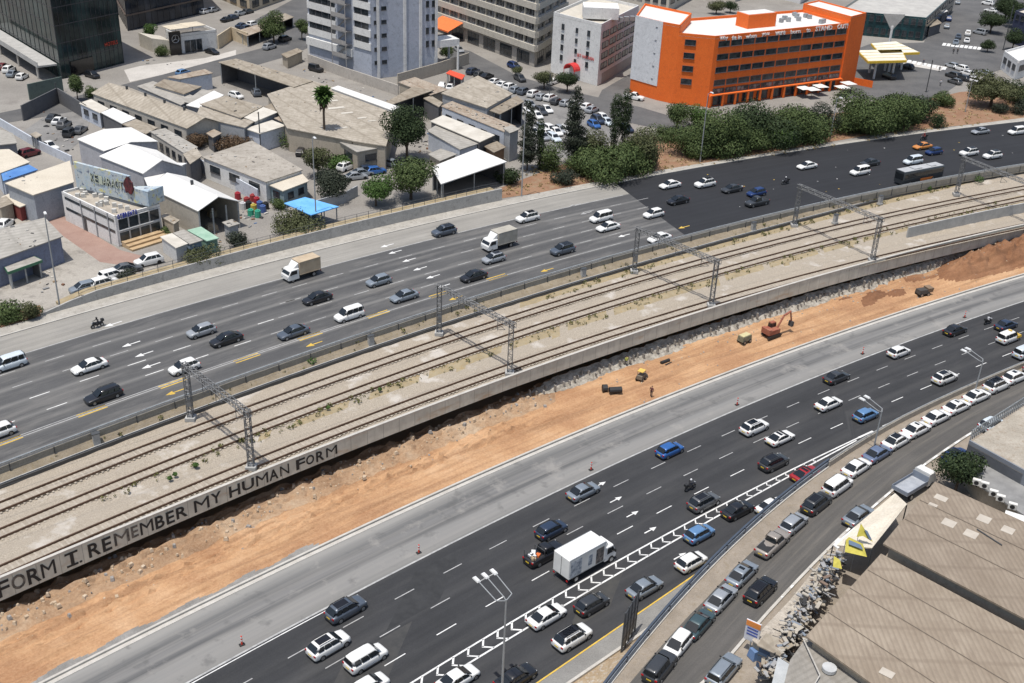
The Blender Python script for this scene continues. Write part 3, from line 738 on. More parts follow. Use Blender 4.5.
def car_template(kind, simple=False):
    key = (kind, simple)
    if key in TPL: return TPL[key]
    s = SPEC[kind]; L, W = s['L'], s['W']; wx = (.335*L, -.30*L); wy = W/2-.10; wr = .35 if kind in ('suv', 'jeep', 'pickup') else .32
    if simple:
        b = body_mb(s); glass_mbs(s, b, 1)
        for x in wx:
            for y in (-wy, wy): b.tube((x, y-.11, wr), (x, y+.115, wr), wr, 10, 2)
        root = b.build('parked_car', [paint(*PC['white']), GLASS, TYRE], smooth=35)
    else:
        root = empty('car')
        put('body', rounded(body_mb(s).mesh('body', paint(*PC['white']))), root)
        for k, g in glass_mbs(s).items(): g.build('side_window' if k.startswith('side') else k, GLASS, root)
        wm = wheel_mb(r=wr).mesh('wheel', [TYRE, RIM], 40)
        for x in wx:
            for y in (-wy, wy): put('wheel', wm, root, (x, y, wr))
        zl = s['zh']-.22
        for sd in (-1, 1):
            q = MB(); q.box((.440*L, sd*W/2*.68, s['zh']-.15), (.13, .26, .09), -sd*.4); q.build('headlight', LAMPC, root)
            q = MB(); q.box((-.487*L, sd*W/2*.76, s['zd']-.2), (.09, .26, .17)); q.build('taillight', LAMPR, root)
            q = MB(); q.box((.19*L, sd*(W/2+.02), s['zb']+.02), (.1, .17, .11)); q.build('mirror', BLACKP, root)
            q = MB(); q.box((-.01*L, sd*(W/2-.005), .27), (L*.44, .05, .12)); q.build('sill', BLACKP, root)
        q = MB(); q.box((-.499*L, 0, s['zd']-.40), (.03, .52, .12)); q.build('number_plate', PLATE, root)
        q = MB(); q.box((.478*L, 0, .52), (.05, W*.5, .18)); q.build('grille', BLACKP, root)
        q = MB(); q.box((-.494*L, 0, .34), (.05, W*.74, .16)); q.build('bumper', BLACKP, root)
        if kind in ('pickup',):
            q = MB(); q.box((-.29*L, 0, s['zd']+.012), (L*.30, W*.76, .02)); q.build('load_bed', BLACKP, root)
        if kind in ('suv', 'estate'):
            for sd in (-1, 1):
                q = MB(); q.tube((s['xr1']*L+.15, sd*W/2*.62, s['H']+.02), (s['xf1']*L-.15, sd*W/2*.62, s['H']+.02), .025, 5); q.build('roof_rail', BLACKP, root)
    TPL[key] = root; root['_used'] = 0
    return root
def roof_panel(kind, root, m, x0=.08, x1=.92, k=.66):
    s = SPEC[kind]; (xa, bw, z0), (xb, _, z0b), (xc, tw, z1), (xd, _, z1b) = gh(s); H = s['H']
    a = xc+.1+(xd-xc-.3)*x0; c = xc+.1+(xd-xc-.3)*x1; w = tw*k
    b = MB(); b.box(((a+c)/2, 0, H+.004), (c-a, 2*w, .022)); return b.build('roof_panel', m, root)
def car(kind, col, loc, ang, label, group=None, simple=False, name=None, cat=None):
    t = car_template(kind, simple)
    if t['_used']: r = copy_tree(t)
    else: r = t
    t['_used'] = 1
    r.location = loc; r.rotation_euler = (0, 0, ang)
    bo = r if simple else next(c for c in r.children if c.name.startswith('body'))
    bo.material_slots[0].link = 'OBJECT'; bo.material_slots[0].material = paint(*PC[col])
    nm = name or {'pickup': 'pickup_truck', 'van': 'minivan', 'suv': 'suv_car', 'jeep': 'off_road_car', 'hatch': 'hatchback_car', 'sedan': 'sedan_car', 'estate': 'estate_car', 'coupe': 'coupe_car'}[kind]
    r.name = nm
    tag(r, label, cat or {'pickup': 'pickup', 'van': 'minivan'}.get(kind, 'car'), group)
    return r
def at_body(px, py, z, up_=.72):
    g = G(px, py, z+up_); return Vector((g.x, g.y, z))
FG = 'traffic on the far carriageway'; NG = 'traffic on the near carriageway'
far = [  # px, py, type, colour, label, roof
 (8, 363, 'van', 'dwhite', 'white minivan entering at the left edge of the far carriageway', None),
 (89, 365, 'sedan', 'white', 'white saloon with dark glass driving above the black estate car on the left', None),
 (103, 394, 'estate', 'black', 'black estate car with roof rails driving just below a white saloon', None),
 (-3, 431, 'hatch', 'white', 'white car cut off by the left edge near the yellow lane line', None),
 (201, 330, 'hatch', 'silver', 'silver hatchback driving in front and left of a black saloon', None),
 (226, 338, 'sedan', 'black', 'black saloon close behind the silver hatchback on the far carriageway', None),
 (293, 331, 'sedan', 'bluegrey', 'slate blue saloon driving beside the double yellow dash', None),
 (184, 366, 'hatch', 'white', 'white crossover car seen behind the leftmost railway gantry post', None),
 (317, 297, 'sedan', 'black', 'black saloon driving just below the tan tarpaulin truck', None),
 (349, 314, 'van', 'white', 'white minivan with side windows driving below the black saloon', None),
 (378.5, 280, 'hatch', 'sblue', 'pale silver hatchback driving right of the tan tarpaulin truck', None),
 (404, 295, 'sedan', 'sblue', 'pale silver saloon close to the second railway gantry', None),
 (444, 230.5, 'suv', 'bluegrey', 'grey blue crossover closest to the far kerb', 'dark'),
 (493.5, 257.5, 'hatch', 'silver', 'silver hatchback with a black roof below the grey box truck', 'dark'),
 (473.5, 275, 'sedan', 'black', 'black saloon driving next to the yellow lane by the second gantry', None),
 (527.5, 217, 'suv', 'white', 'white crossover with a black roof driving alone near the far kerb', 'dark'),
 (562.5, 249, 'suv', 'bluegrey', 'blue grey suv driving near the yellow arrow before the barrier', None),
 (601, 217, 'van', 'white', 'white minivan driving beside a white saloon left of the fresh asphalt', None),
 (608, 226, 'sedan', 'white', 'white saloon directly below a white minivan on the old asphalt', None),
 (653.5, 213, 'hatch', 'white', 'white hatchback crossing the seam where the dark asphalt begins', None),
 (659.5, 237, 'sedan', 'white', 'white saloon driving past the third railway gantry by the barrier', None),
 (670, 184, 'sedan', 'white', 'white saloon first on the fresh dark asphalt near the kerb', None),
 (678, 199.5, 'sedan', 'black', 'black saloon just below a white saloon on the fresh asphalt', None),
 (705, 183, 'suv', 'white', 'white suv behind a white saloon on the fresh asphalt near the kerb', None),
 (732, 188, 'sedan', 'dgrey', 'dark grey car between a white suv and a blue car', None),
 (756.5, 192, 'hatch', 'navy', 'blue car partly hidden behind a dark pickup on fresh asphalt', None),
 (757, 201.5, 'pickup', 'dgrey', 'dark grey pickup directly below the blue car', None),
 (807, 165, 'sedan', 'white', 'white saloon alone on the fresh asphalt left of a white minivan', None),
 (860, 171, 'van', 'white', 'white minivan on the fresh asphalt left of the long bus', None),
 (870, 162, 'sedan', 'dgrey', 'dark grey saloon just above a white minivan on fresh asphalt', None),
 (913, 160.5, 'van', 'dwhite', 'pale blue white van driving just above the long bus', None),
 (934, 151, 'hatch', 'navy', 'deep blue hatchback right of the orange taxi', None),
 (922.5, 145.5, 'sedan', 'orange', 'orange brown car driving ahead of a motorcycle near the kerb', None),
 (969, 152, 'suv', 'white', 'white suv under the rightmost gantry beam', None),
 (992.5, 155, 'suv', 'white', 'white suv following another white suv at the far right', None),
 (980.5, 130.5, 'sedan', 'silver', 'silver saloon close to the kerb at the far right', None),
 (1017, 131, 'van', 'white', 'white van at the right edge of the far carriageway', None)]
for px, py, k, c, lab, roof in far:
    p = at_body(px, py, ZF); f = (p.y-Y('C', p.x))/(Y('B', p.x)-Y('C', p.x))
    h = math.atan2(dY('C', p.x)*(1-f)+dY('B', p.x)*f, 1)
    r = car(k, c, p, h+math.pi, lab, FG)
    if roof: roof_panel(k, r, mat_plain('black_roof', (.012, .012, .014), .25))
near = [
 (346, 608, 'suv', 'bluegrey', 'slate grey suv nearest the white shoulder line at the lower left', None),
 (328.5, 644, 'suv', 'white', 'white suv driving left of a white minivan near the lower edge', None),
 (366, 657, 'van', 'white', 'white minivan right of the white suv near the lower edge', None),
 (369, 685, 'hatch', 'white', 'white car cut off by the lower edge below a white minivan', None),
 (458, 677, 'sedan', 'white', 'white saloon at the lower edge beside the chevron strip', None),
 (516, 676, 'sedan', 'black', 'black car at the lower edge behind the lamp post', None),
 (547, 614.5, 'sedan', 'white', 'white saloon with a yellow roof mark driving on the chevron strip', None),
 (572.5, 636, 'suv', 'white', 'white crossover with a fully black roof on the slip lane', 'full'),
 (592, 602.5, 'hatch', 'dgrey', 'charcoal hatchback on the slip lane just past the white saloon', None),
 (645, 586, 'sedan', 'sblue', 'grey blue saloon on the slip lane beside the yellow edge line', None),
 (691.5, 560.5, 'hatch', 'white', 'white hatchback on the slip lane behind a blue hatchback', None),
 (699.5, 532.5, 'hatch', 'lblue', 'bright blue hatchback touching the end of the chevron strip', None),
 (551.5, 528.5, 'hatch', 'dblue', 'dark blue hatchback directly above the loaded pickup', None),
 (583.5, 490, 'sedan', 'sblue', 'silver blue saloon near a red and white bollard at the shoulder line', None),
 (670, 449, 'hatch', 'blue', 'vivid blue hatchback alone in the lane beside the shoulder', None),
 (704, 501, 'suv', 'grey', 'grey suv just below the motorcyclist on the near carriageway', None),
 (738, 508.5, 'sedan', 'black', 'black saloon on the slip lane right of the grey suv', None),
 (754.5, 426.5, 'suv', 'white', 'white suv with a sunroof left of a white coupe', 'sun'),
 (780.5, 436.5, 'coupe', 'white', 'white coupe with a black roof beside the white suv', 'dark'),
 (774, 461.5, 'suv', 'dgrey', 'dark suv below the white coupe on the near carriageway', None),
 (829, 402.5, 'sedan', 'white', 'white saloon above the light blue hatchback on the near carriageway', None),
 (837, 376, 'sedan', 'dgrey', 'dark grey saloon close to the shoulder line right of the white saloon', None),
 (899, 351, 'hatch', 'white', 'white hatchback furthest along beside the shoulder line', None),
 (945, 377, 'suv', 'white', 'white suv near the twin headed lamp post on the near carriageway', None),
 (866, 414, 'hatch', 'lblue', 'light blue hatchback under the twin headed lamp arm', None),
 (806, 472.5, 'coupe', 'red', 'red sports coupe against the blue steel guardrail', None),
 (772, 505, 'sedan', 'white', 'white car partly hidden behind the start of the guardrail', None),
 (955.5, 329, 'sedan', 'black', 'black saloon on the shoulder line at the far right', None),
 (1006.5, 324, 'sedan', 'dblue', 'dark blue saloon above the white and yellow taxi', None),
 (1008.5, 337, 'van', 'white', 'white and yellow taxi van at the right edge', 'taxi'),
 (1025, 352, 'van', 'dwhite', 'pale van cut off by the right edge of the near carriageway', None),
 (905, 424, 'van', 'sblue', 'grey van half hidden behind the concrete parapet', None)]
BR = mat_plain('black_roof', (.012, .012, .014), .2)
for px, py, k, c, lab, roof in near:
    p = at_body(px, py, ZN); h = heading('L', min(p.x, 66))
    r = car(k, c, p, h, lab, NG)
    if roof in ('dark', 'full'): roof_panel(k, r, BR, -.1 if roof == 'full' else .08, 1.1 if roof == 'full' else .92, .74)
    if roof == 'sun': roof_panel(k, r, GLASS, .45, .85, .5)
    if roof == 'taxi':
        s = SPEC['van']; b = MB(); b.box((.33*s['L'], 0, .80), (.31*s['L'], s['W']+.015, .34), top=.93); b.build('yellow_bonnet', paint(*PC['yellow']), r)
        b = MB(); b.box((0, 0, s['H']+.08), (.25, .6, .14)); b.build('roof_sign', mat_plain('sign_yellow', (.6, .4, .05)), r)
# parked row beside the guardrail and cars on the frontage street
FRG = 'cars parked along the raised street'
front = [
 (660, 666, 'jeep', 'dgrey', 0, 'boxy charcoal off road car parked at the lower end of the street row', None),
 (678, 643, 'hatch', 'white', 1, 'white hatchback facing the camera behind the boxy charcoal off road car', None),
 (699, 622, 'sedan', 'teal', 0, 'dark teal saloon between a white hatchback and a silver saloon', None),
 (721.5, 596.5, 'sedan', 'silver', 0, 'silver saloon parked behind the dark teal saloon', None),
 (742.5, 572, 'sedan', 'sblue', 0, 'pale blue saloon with a sunroof parked past the silver saloon', 'sun'),
 (773, 542, 'pickup', 'taupe', 0, 'beige grey pickup parked between two silver saloons', None),
 (794, 522, 'hatch', 'silver', 0, 'silver hatchback parked ahead of the beige grey pickup', None),
 (817, 502, 'suv', 'dgrey', 0, 'dark grey estate like suv parked behind the white van', None),
 (838, 484.5, 'van', 'white', 0, 'white van with side windows parked in the street row', None),
 (857, 466, 'sedan', 'white', 0, 'white saloon parked between the white van and the blue saloon', None),
 (878, 452, 'sedan', 'slate', 0, 'blue saloon parked among white cars in the street row', None),
 (897, 439.5, 'sedan', 'white', 0, 'white car with a wide dark roof parked after the blue saloon', 'full'),
 (917, 428, 'sedan', 'white', 0, 'white saloon with a black sunroof parked opposite the grey van behind the parapet', 'sun'),
 (937, 416, 'sedan', 'white', 0, 'white saloon parked third from the end of the white car run', None),
 (957, 405.5, 'sedan', 'white', 0, 'white saloon parked below the white suv of the near carriageway', 'sun'),
 (977, 395, 'sedan', 'white', 0, 'white saloon parked just before the white jeep with the black top', 'sun'),
 (997, 384.5, 'suv', 'white', 0, 'white suv with a large black top parked near the right edge', 'full'),
 (1015, 376, 'hatch', 'white', 0, 'white hatchback parked last in the row at the right edge', 'sun'),
 (1037, 366, 'sedan', 'silver', 0, 'silver saloon parked beyond the right edge of the row', None),
 (761, 589.5, 'suv', 'black', 0, 'black suv driving down the middle of the raised street', None),
 (724.5, 668, 'estate', 'sblue', 0, 'silver estate with a white bonnet parked beside the orange sign board', None),
 (859, 514, 'sedan', 'sblue', 0, 'grey blue saloon parked at the cream awning', None),
 (956, 456, 'suv', 'navy', 0, 'dark blue car tucked beside the street tree', None),
 (992, 423, 'hatch', 'dwhite', 0, 'white hatchback parked below the picket fenced terrace', None)]
for px, py, k, c, flip, lab, roof in front:
    p = Gfr(px, py, .72); p.z = zfr(p.x); e = .5
    h = math.atan2(yN(p.x+e)-yN(p.x-e), 2*e); 
    r = car(k, c, p, h+(math.pi if flip else 0), lab, FRG if py < 700 and px not in (761,) else None)
    r.rotation_euler = (0, -math.atan2(zfr(p.x+1)-zfr(p.x-1), 2)*math.cos(h)*(-1 if flip else 1), h+(math.pi if flip else 0))
    if roof == 'full': roof_panel(k, r, BR, -.1, 1.1, .74)
    if roof == 'sun': roof_panel(k, r, GLASS, .45, .85, .5)

# --- trucks, bus
def truck(name, label, cat, loc, ang, L, boxL, boxW, boxH, m_box, m_cab, art=None, tarp=False):
    r = empty(name, loc, ang); tag(r, label, cat)
    xb = -L/2; xc = xb+boxL; fl = .95
    b = MB(); b.box((0-.1, 0, .62), (L-.7, boxW*.62, .26)); b.build('chassis', BLACKP, r)
    b = MB(); z1 = fl+boxH
    b.box((xb+boxL/2, 0, fl+boxH/2), (boxL, boxW, boxH))
    o = b.build('cargo_box', m_box, r)
    bv = o.modifiers.new('bevel', 'BEVEL'); bv.width = .05; bv.segments = 2
    q = MB()
    for sd in (-1, 1):
        q.box((xb+boxL/2, sd*(boxW/2+.006), fl+.05), (boxL, .03, .12)); q.box((xb+boxL/2, sd*(boxW/2-.02), z1+.006), (boxL-.1, .07, .03))
    q.build('edge_trim', STEEL if not tarp else m_box, o)
    q = MB(); q.box((xb-.012, 0, fl+boxH/2), (.03, .04, boxH-.2)); q.build('door_seam', BLACKP, o)
    if art:
        for (x0, x1, za, zb, m) in art:
            q = MB(); q.prism([(xb+x0, -boxW/2-.012), (xb+x1, -boxW/2-.012), (xb+x1, -boxW/2-.002), (xb+x0, -boxW/2-.002)], fl+za, fl+zb); q.build('side_picture', m, o)
    x0, x1 = xc+.12, L/2; cw = min(boxW, 2.1)/2; h = 2.35 if L > 6.3 else 2.15
    b = MB()
    rs = [[(x0, -cw, .45), (x0, -cw, h-.1), (x0, -cw+.15, h), (x0, cw-.15, h), (x0, cw, h-.1), (x0, cw, .45)],
          [(x1-.62, -cw, .45), (x1-.62, -cw, h-.14), (x1-.62, -cw+.15, h-.04), (x1-.62, cw-.15, h-.04), (x1-.62, cw, h-.14), (x1-.62, cw, .45)],
          [(x1-.12, -cw, .45), (x1-.12, -cw, 1.25), (x1-.12, -cw+.1, 1.3), (x1-.12, cw-.1, 1.3), (x1-.12, cw, 1.25), (x1-.12, cw, .45)],
          [(x1, -cw*.94, .5), (x1, -cw*.94, 1.05), (x1, -cw*.85, 1.12), (x1, cw*.85, 1.12), (x1, cw*.94, 1.05), (x1, cw*.94, .5)]]
    b.ring_loft(rs); cab = b.build('cab', m_cab, r, smooth=30)
    q = MB(); quad_on(q, (x1-.12, -cw+.04, 1.3), (x1-.12, cw-.04, 1.3), (x1-.62, cw-.1, h-.1), (x1-.62, -cw+.1, h-.1), .03, .97, .05, .92, (.016, 0, .014)); q.build('windscreen', GLASS, cab)
    for sd in (-1, 1):
        q = MB(); y = sd*(cw+.012); p = [(x0+.35, y, 1.3), (x1-.3, y, 1.3), (x1-.62, y, h-.25), (x0+.35, y, h-.25)]
        q.face(p if sd < 0 else p[::-1]); q.build('side_window', GLASS, cab)
        q = MB(); q.box((x1-.02, sd*cw*.72, .72), (.08, .34, .2)); q.build('headlight', LAMPC, cab)
        q = MB(); q.box((xb-.03, sd*boxW*.42, .7), (.06, .25, .16)); q.build('taillight', LAMPR, r)
        q = MB(); q.box((x1-.45, sd*(cw+.2), 1.55), (.12, .2, .36)); q.build('mirror', BLACKP, cab)
    if h+.2 < fl+boxH:
        q = MB(); q.prism([(x0, -cw*.9), (x0+.75, -cw*.7), (x0+.75, cw*.7), (x0, cw*.9)], h-.02, [fl+boxH-.1, h+.1, h+.1, fl+boxH-.1]); q.build('wind_deflector', m_cab, cab)
    wm = wheel_mb(r=.42, w=.28).mesh('wheel', [TYRE, RIM], 40)
    for x in (x1-.85, xb+1.3):
        for y in (-boxW/2+.2, boxW/2-.2): put('wheel', wm, r, (x, y, .42))
    return r
WHT = paint(*PC['white'])
TARP = mat_noise('tan_tarpaulin', (.36, .28, .19), (.47, .38, .27), .8, .8)
GTARP = mat_noise('grey_beige_tarpaulin', (.30, .28, .24), (.38, .36, .31), .8, .8)
p = at_body(301, 270, ZF, 1.2); truck('box_truck', 'white cab truck with a tan tarpaulin box on the far carriageway', 'truck', p, heading('C', p.x)+math.pi, 6.0, 3.9, 2.15, 2.1, TARP, WHT, tarp=True)
p = at_body(499, 241, ZF, 1.2); truck('box_truck', 'white cab truck with a grey beige box above a silver hatchback', 'truck', p, heading('C', p.x)+math.pi, 6.2, 4.1, 2.2, 2.15, GTARP, WHT, tarp=True)
p = at_body(586, 556, ZN, 1.6)
ART1 = mat_noise('picture_grey', (.16, .19, .23), (.5, .53, .56), 1.6, .5, .4, .6); ART2 = mat_noise('picture_dark', (.03, .03, .035), (.2, .17, .15), 2.2, .5, .4, .6)
truck('box_truck', 'large white box truck with grey pictures on its side beside the chevron strip', 'truck', p, heading('L', p.x), 7.6, 5.6, 2.45, 2.55, paint((.74, .74, .71)), WHT,
      art=[(.25, 1.9, .15, 2.2, ART1), (2.9, 3.5, .5, 1.9, ART1), (4.1, 5.3, .1, 2.1, ART2)])
# loaded pickup
p = at_body(544.5, 552.5, ZN); r = car('pickup', 'black', p, heading('L', p.x), 'black pickup with white and orange goods in its open bed', NG)
s = SPEC['pickup']
for i, (x, y, m) in enumerate(((-1.9, .2, WHT), (-1.3, -.3, mat_plain('orange_plastic', (.55, .13, .03))), (-1.35, .4, WHT), (-2.1, -.4, mat_plain('tan_box', (.45, .33, .2))), (-1.7, -.1, WHT))):
    q = MB(); q.box((x, y, s['zd']+.14), (.55, .45, .26), i*.4); o = q.build('cargo_box', m, r)
q = MB()
for x in (-2.35, -.75): q.tube((x, -.8, 1.75), (x, .8, 1.75), .04); q.tube((x, -.8, 1.0), (x, -.8, 1.75), .04); q.tube((x, .8, 1.0), (x, .8, 1.75), .04)
q.build('ladder_rack', DSTEEL, r)
# bus
p = at_body(919, 174.5, ZF, 1.4); b0 = empty('city_bus', p, heading('C', p.x)+math.pi); tag(b0, 'long dark bus with a pale grey roof beside the railway barrier', 'bus')
b = MB(); L = 11.5; b.ring_loft([[(x, -y*1.22, .4), (x, -y*1.25, 2.7), (x, -y*1.1, 2.95), (x, y*1.1, 2.95), (x, y*1.25, 2.7), (x, y*1.22, .4)] for x, y in ((-L/2, .95), (-L/2+.2, 1), (L/2-.25, 1), (L/2, .93))])
bb = b.build('body', paint((.03, .035, .04)), b0, smooth=30)
b = MB(); b.box((0, 0, 2.98), (L-.4, 2.2, .07)); b.box((1.5, 0, 3.1), (2.2, 1.6, .22)); b.box((-3, 0, 3.08), (1.4, 1.5, .18)); b.build('roof', mat_plain('pale_grey_roof', (.36, .37, .38), .6), b0)
for sd in (-1, 1):
    b = MB(); b.box((0, sd*1.255, 1.95), (L-.8, .02, .85)); b.build('side_window', GLASS, b0)
    b = MB(); b.box((-1, sd*1.253, .8), (3.6, .02, .5)); b.build('orange_panel', mat_plain('bus_orange', (.5, .15, .03)), b0)
b = MB(); b.box((L/2+.004, 0, 1.9), (.03, 2.1, 1.3)); b.build('windscreen', GLASS, b0)
wm = wheel_mb(r=.48, w=.3).mesh('wheel', [TYRE, RIM], 40)
for x in (3.6, -2.9):
    for y in (-1.12, 1.12): put('wheel', wm, b0, (x, y, .48))
# flatbed truck parked on the street
p = Gfr(915, 484, .8); p.z = zfr(p.x); h = math.atan2(yN(p.x+.5)-yN(p.x-.5), 1)
r = empty('flatbed_truck', p, h); tag(r, 'grey flatbed truck with a white cab parked by the street tree', 'truck')
b = MB(); b.box((-1.2, 0, 1.02), (4.2, 2.15, .12)); b.build('load_bed', mat_noise('zinc_bed', (.26, .28, .31), (.38, .40, .43), 1, .6), r)
b = MB()
for y in (-1.05, 1.05): b.box((-1.2, y, 1.28), (4.2, .05, .42))
b.box((.9, 0, 1.5), (.06, 2.1, .9)); b.box((-3.28, 0, 1.28), (.05, 2.1, .42)); b.build('side_boards', mat_plain('blue_grey_board', (.2, .23, .28)), r)
b = MB(); b.box((-.3, 0, .7), (5.6, .9, .25)); b.build('chassis', BLACKP, r)
b = MB(); b.ring_loft([[(x, -w_, .5), (x, -w_, zt-.1), (x, -w_+.15, zt), (x, w_-.15, zt), (x, w_, zt-.1), (x, w_, .5)] for x, w_, zt in ((1.1, 1.0, 2.25), (2.2, 1.0, 2.2), (2.75, .98, 1.3), (2.85, .9, 1.1))]); cab = b.build('cab', WHT, r, smooth=30)
b = MB(); quad_on(b, (2.75, -.95, 1.3), (2.75, .95, 1.3), (2.2, .9, 2.15), (2.2, -.9, 2.15), .04, .96, .05, .9, (.02, 0, .02)); b.build('windscreen', GLASS, cab)
wm2 = wheel_mb(r=.4, w=.26).mesh('wheel', [TYRE, RIM], 40)
for x in (2.0, -2.2):
    for y in (-.95, .95): put('wheel', wm2, r, (x, y, .4))

# --- people and motorcycles
def person_mat(top, leg, skin=(.35, .2, .13), hair=(.02, .015, .012), sit=False):
    m, t, p = nodes('clothing'); s = t.nodes.new('ShaderNodeSeparateXYZ'); t.links.new(ocoord(t), s.inputs[0])
    r = t.nodes.new('ShaderNodeValToRGB'); r.color_ramp.interpolation = 'CONSTANT'; e = r.color_ramp.elements
    sc = 1.9; st = [(0, BLACKC), (.07, leg), (.5 if not sit else .42, top), (.755, skin), (.86, hair)]
    while len(e) < len(st): e.new(.5)
    for k, (q, c) in enumerate(st): e[k].position = q; e[k].color = c4(c)
    t.links.new(math_(t, 'DIVIDE', s.outputs[2], sc), r.inputs[0]); t.links.new(r.outputs[0], p.inputs['Base Color']); p.inputs['Roughness'].default_value = .85
    return m
BLACKC = (.02, .02, .022)
def person(loc, ang, label, top, leg, pose='stand', helmet=None, sc=1.0):
    V = {'pel': (0, 0, .95), 'che': (0, 0, 1.28), 'nec': (0, 0, 1.48), 'hea': (.02, 0, 1.60), 'cro': (.02, 0, 1.72)}
    if pose == 'stand':
        for s_, k in ((-1, 'l'), (1, 'r')):
            V['hip'+k] = (0, s_*.1, .9); V['kne'+k] = (.05*s_, s_*.11, .5); V['ank'+k] = (-.03+.1*s_, s_*.12, .08); V['toe'+k] = (.14+.1*s_, s_*.13, .04)
            V['sho'+k] = (0, s_*.2, 1.42); V['elb'+k] = (-.03, s_*.27, 1.14); V['wri'+k] = (.08, s_*.26, .92); V['han'+k] = (.11, s_*.25, .82)
    else:
        for k in list(V): x, y, z = V[k]; V[k] = (x+(z-.95)*.28-.1, y, z-.17)
        for s_, k in ((-1, 'l'), (1, 'r')):
            V['hip'+k] = (-.06, s_*.13, .78); V['kne'+k] = (.36, s_*.24, .66); V['ank'+k] = (.14, s_*.25, .28); V['toe'+k] = (.32, s_*.26, .25)
            V['sho'+k] = (.04, s_*.2, 1.22); V['elb'+k] = (.26, s_*.32, 1.04); V['wri'+k] = (.5, s_*.33, 1.02); V['han'+k] = (.58, s_*.32, 1.0)
    ks = list(V); E = [('pel', 'che'), ('che', 'nec'), ('nec', 'hea'), ('hea', 'cro')]
    for k in 'lr': E += [('pel', 'hip'+k), ('hip'+k, 'kne'+k), ('kne'+k, 'ank'+k), ('ank'+k, 'toe'+k), ('che', 'sho'+k), ('sho'+k, 'elb'+k), ('elb'+k, 'wri'+k), ('wri'+k, 'han'+k)]
    me = bpy.data.meshes.new('person'); me.from_pydata([V[k] for k in ks], [(ks.index(a), ks.index(c)) for a, c in E], [])
    o = put('person', me, None, loc, ang); o.scale = (sc,)*3
    sk = o.modifiers.new('skin', 'SKIN'); o.modifiers.new('sub', 'SUBSURF').levels = 1; o.modifiers['sub'].render_levels = 1
    rad = dict(pel=.15, che=.17, nec=.06, hea=.10, cro=.085, hip=.1, kne=.065, ank=.05, toe=.045, sho=.075, elb=.05, wri=.04, han=.045)
    for i, k in enumerate(ks):
        q = me.skin_vertices[0].data[i]; rr = rad[k[:3]]; q.radius = (rr, rr*(.75 if k in ('pel', 'che') else 1)); q.use_root = (k == 'pel')
    me.materials.append(person_mat(top, leg, sit=(pose != 'stand')))
    tag(o, label, 'person')
    if helmet is not None:
        h = Vector(V['hea']); b = MB(); rs = []
        for a in range(7):
            t = -math.pi/2+math.pi*a/6; rs.append([(h.x+.01+.15*math.cos(t)*math.cos(q*math.pi/5), h.y+.135*math.cos(t)*math.sin(q*math.pi/5), h.z+.07+.15*math.sin(t)) for q in range(10)])
        b.ring_loft(rs); b.build('helmet', mat_plain('helmet_shell', helmet, .25), o, smooth=60)
    return o
def motorcycle(loc, ang, label, col, box=True):
    r = empty('motorcycle', loc, ang); tag(r, label, 'motorcycle')
    b = MB(); b.ring_loft([[(x, -w, z0), (x, -w*.8, z1), (x, w*.8, z1), (x, w, z0)] for x, w, z0, z1 in ((-.85, .1, .6, .78), (-.4, .17, .45, .82), (.1, .18, .35, .84), (.4, .2, .5, .95), (.72, .1, .6, .9))])
    b.build('body', paint(col), r, smooth=50)
    for x in (-.68, .70):
        q = MB(); wheel_mb(q, .3, .14, (0, 0, 0)); q.build('wheel', [TYRE, RIM], r, loc=(x, 0, .3))
    q = MB(); q.tube((.5, -.36, 1.02), (.5, .36, 1.02), .02); q.tube((.5, 0, .9), (.72, 0, .3), .035); q.build('handlebar', DSTEEL, r)
    q = MB(); q.box((.75, 0, .86), (.1, .18, .16)); q.build('headlight', LAMPC, r)
    if box: q = MB(); q.box((-.82, 0, .98), (.38, .42, .32)); q.build('top_box', BLACKP, r)
    return r
for px, py, z, cn, flip, hel, top, leg, l1, l2 in (
  (97, 323, ZF, 'C', 1, (.02, .02, .02), (.02, .02, .025), (.025, .025, .03), 'black motorcycle riding on the shoulder of the far carriageway', 'rider in black on the motorcycle near the far shoulder'),
  (785.5, 181, ZF, 'C', 1, (.6, .6, .6), (.04, .04, .05), (.02, .02, .03), 'motorcycle alone on fresh asphalt left of the fourth gantry', 'rider with a white helmet alone on the fresh asphalt'),
  (924, 137, ZF, 'C', 1, (.3, .03, .03), (.25, .05, .04), (.02, .02, .03), 'motorcycle behind the orange brown car at the far kerb', 'rider in a red jacket behind the orange brown car'),
  (690.5, 485, ZN, 'L', 0, (.65, .65, .66), (.03, .03, .035), (.03, .03, .035), 'black motorcycle between the blue hatchback and the grey suv', 'rider with a white helmet above the grey suv'),
  (988.5, 320, ZN, 'L', 0, (.03, .03, .03), (.55, .55, .56), (.03, .03, .035), 'motorcycle left of a dark blue saloon at the far right', 'rider in a white top on a motorcycle at the far right')):
    p = at_body(px, py, z, .7); h = heading(cn, min(p.x, 66 if cn == 'L' else 200))+(math.pi if flip else 0)
    motorcycle(p, h, l1, (.015, .015, .017)); d = Vector((math.cos(h), math.sin(h), 0))
    person(p-d*.12, h, l2, top, leg, 'ride', hel)
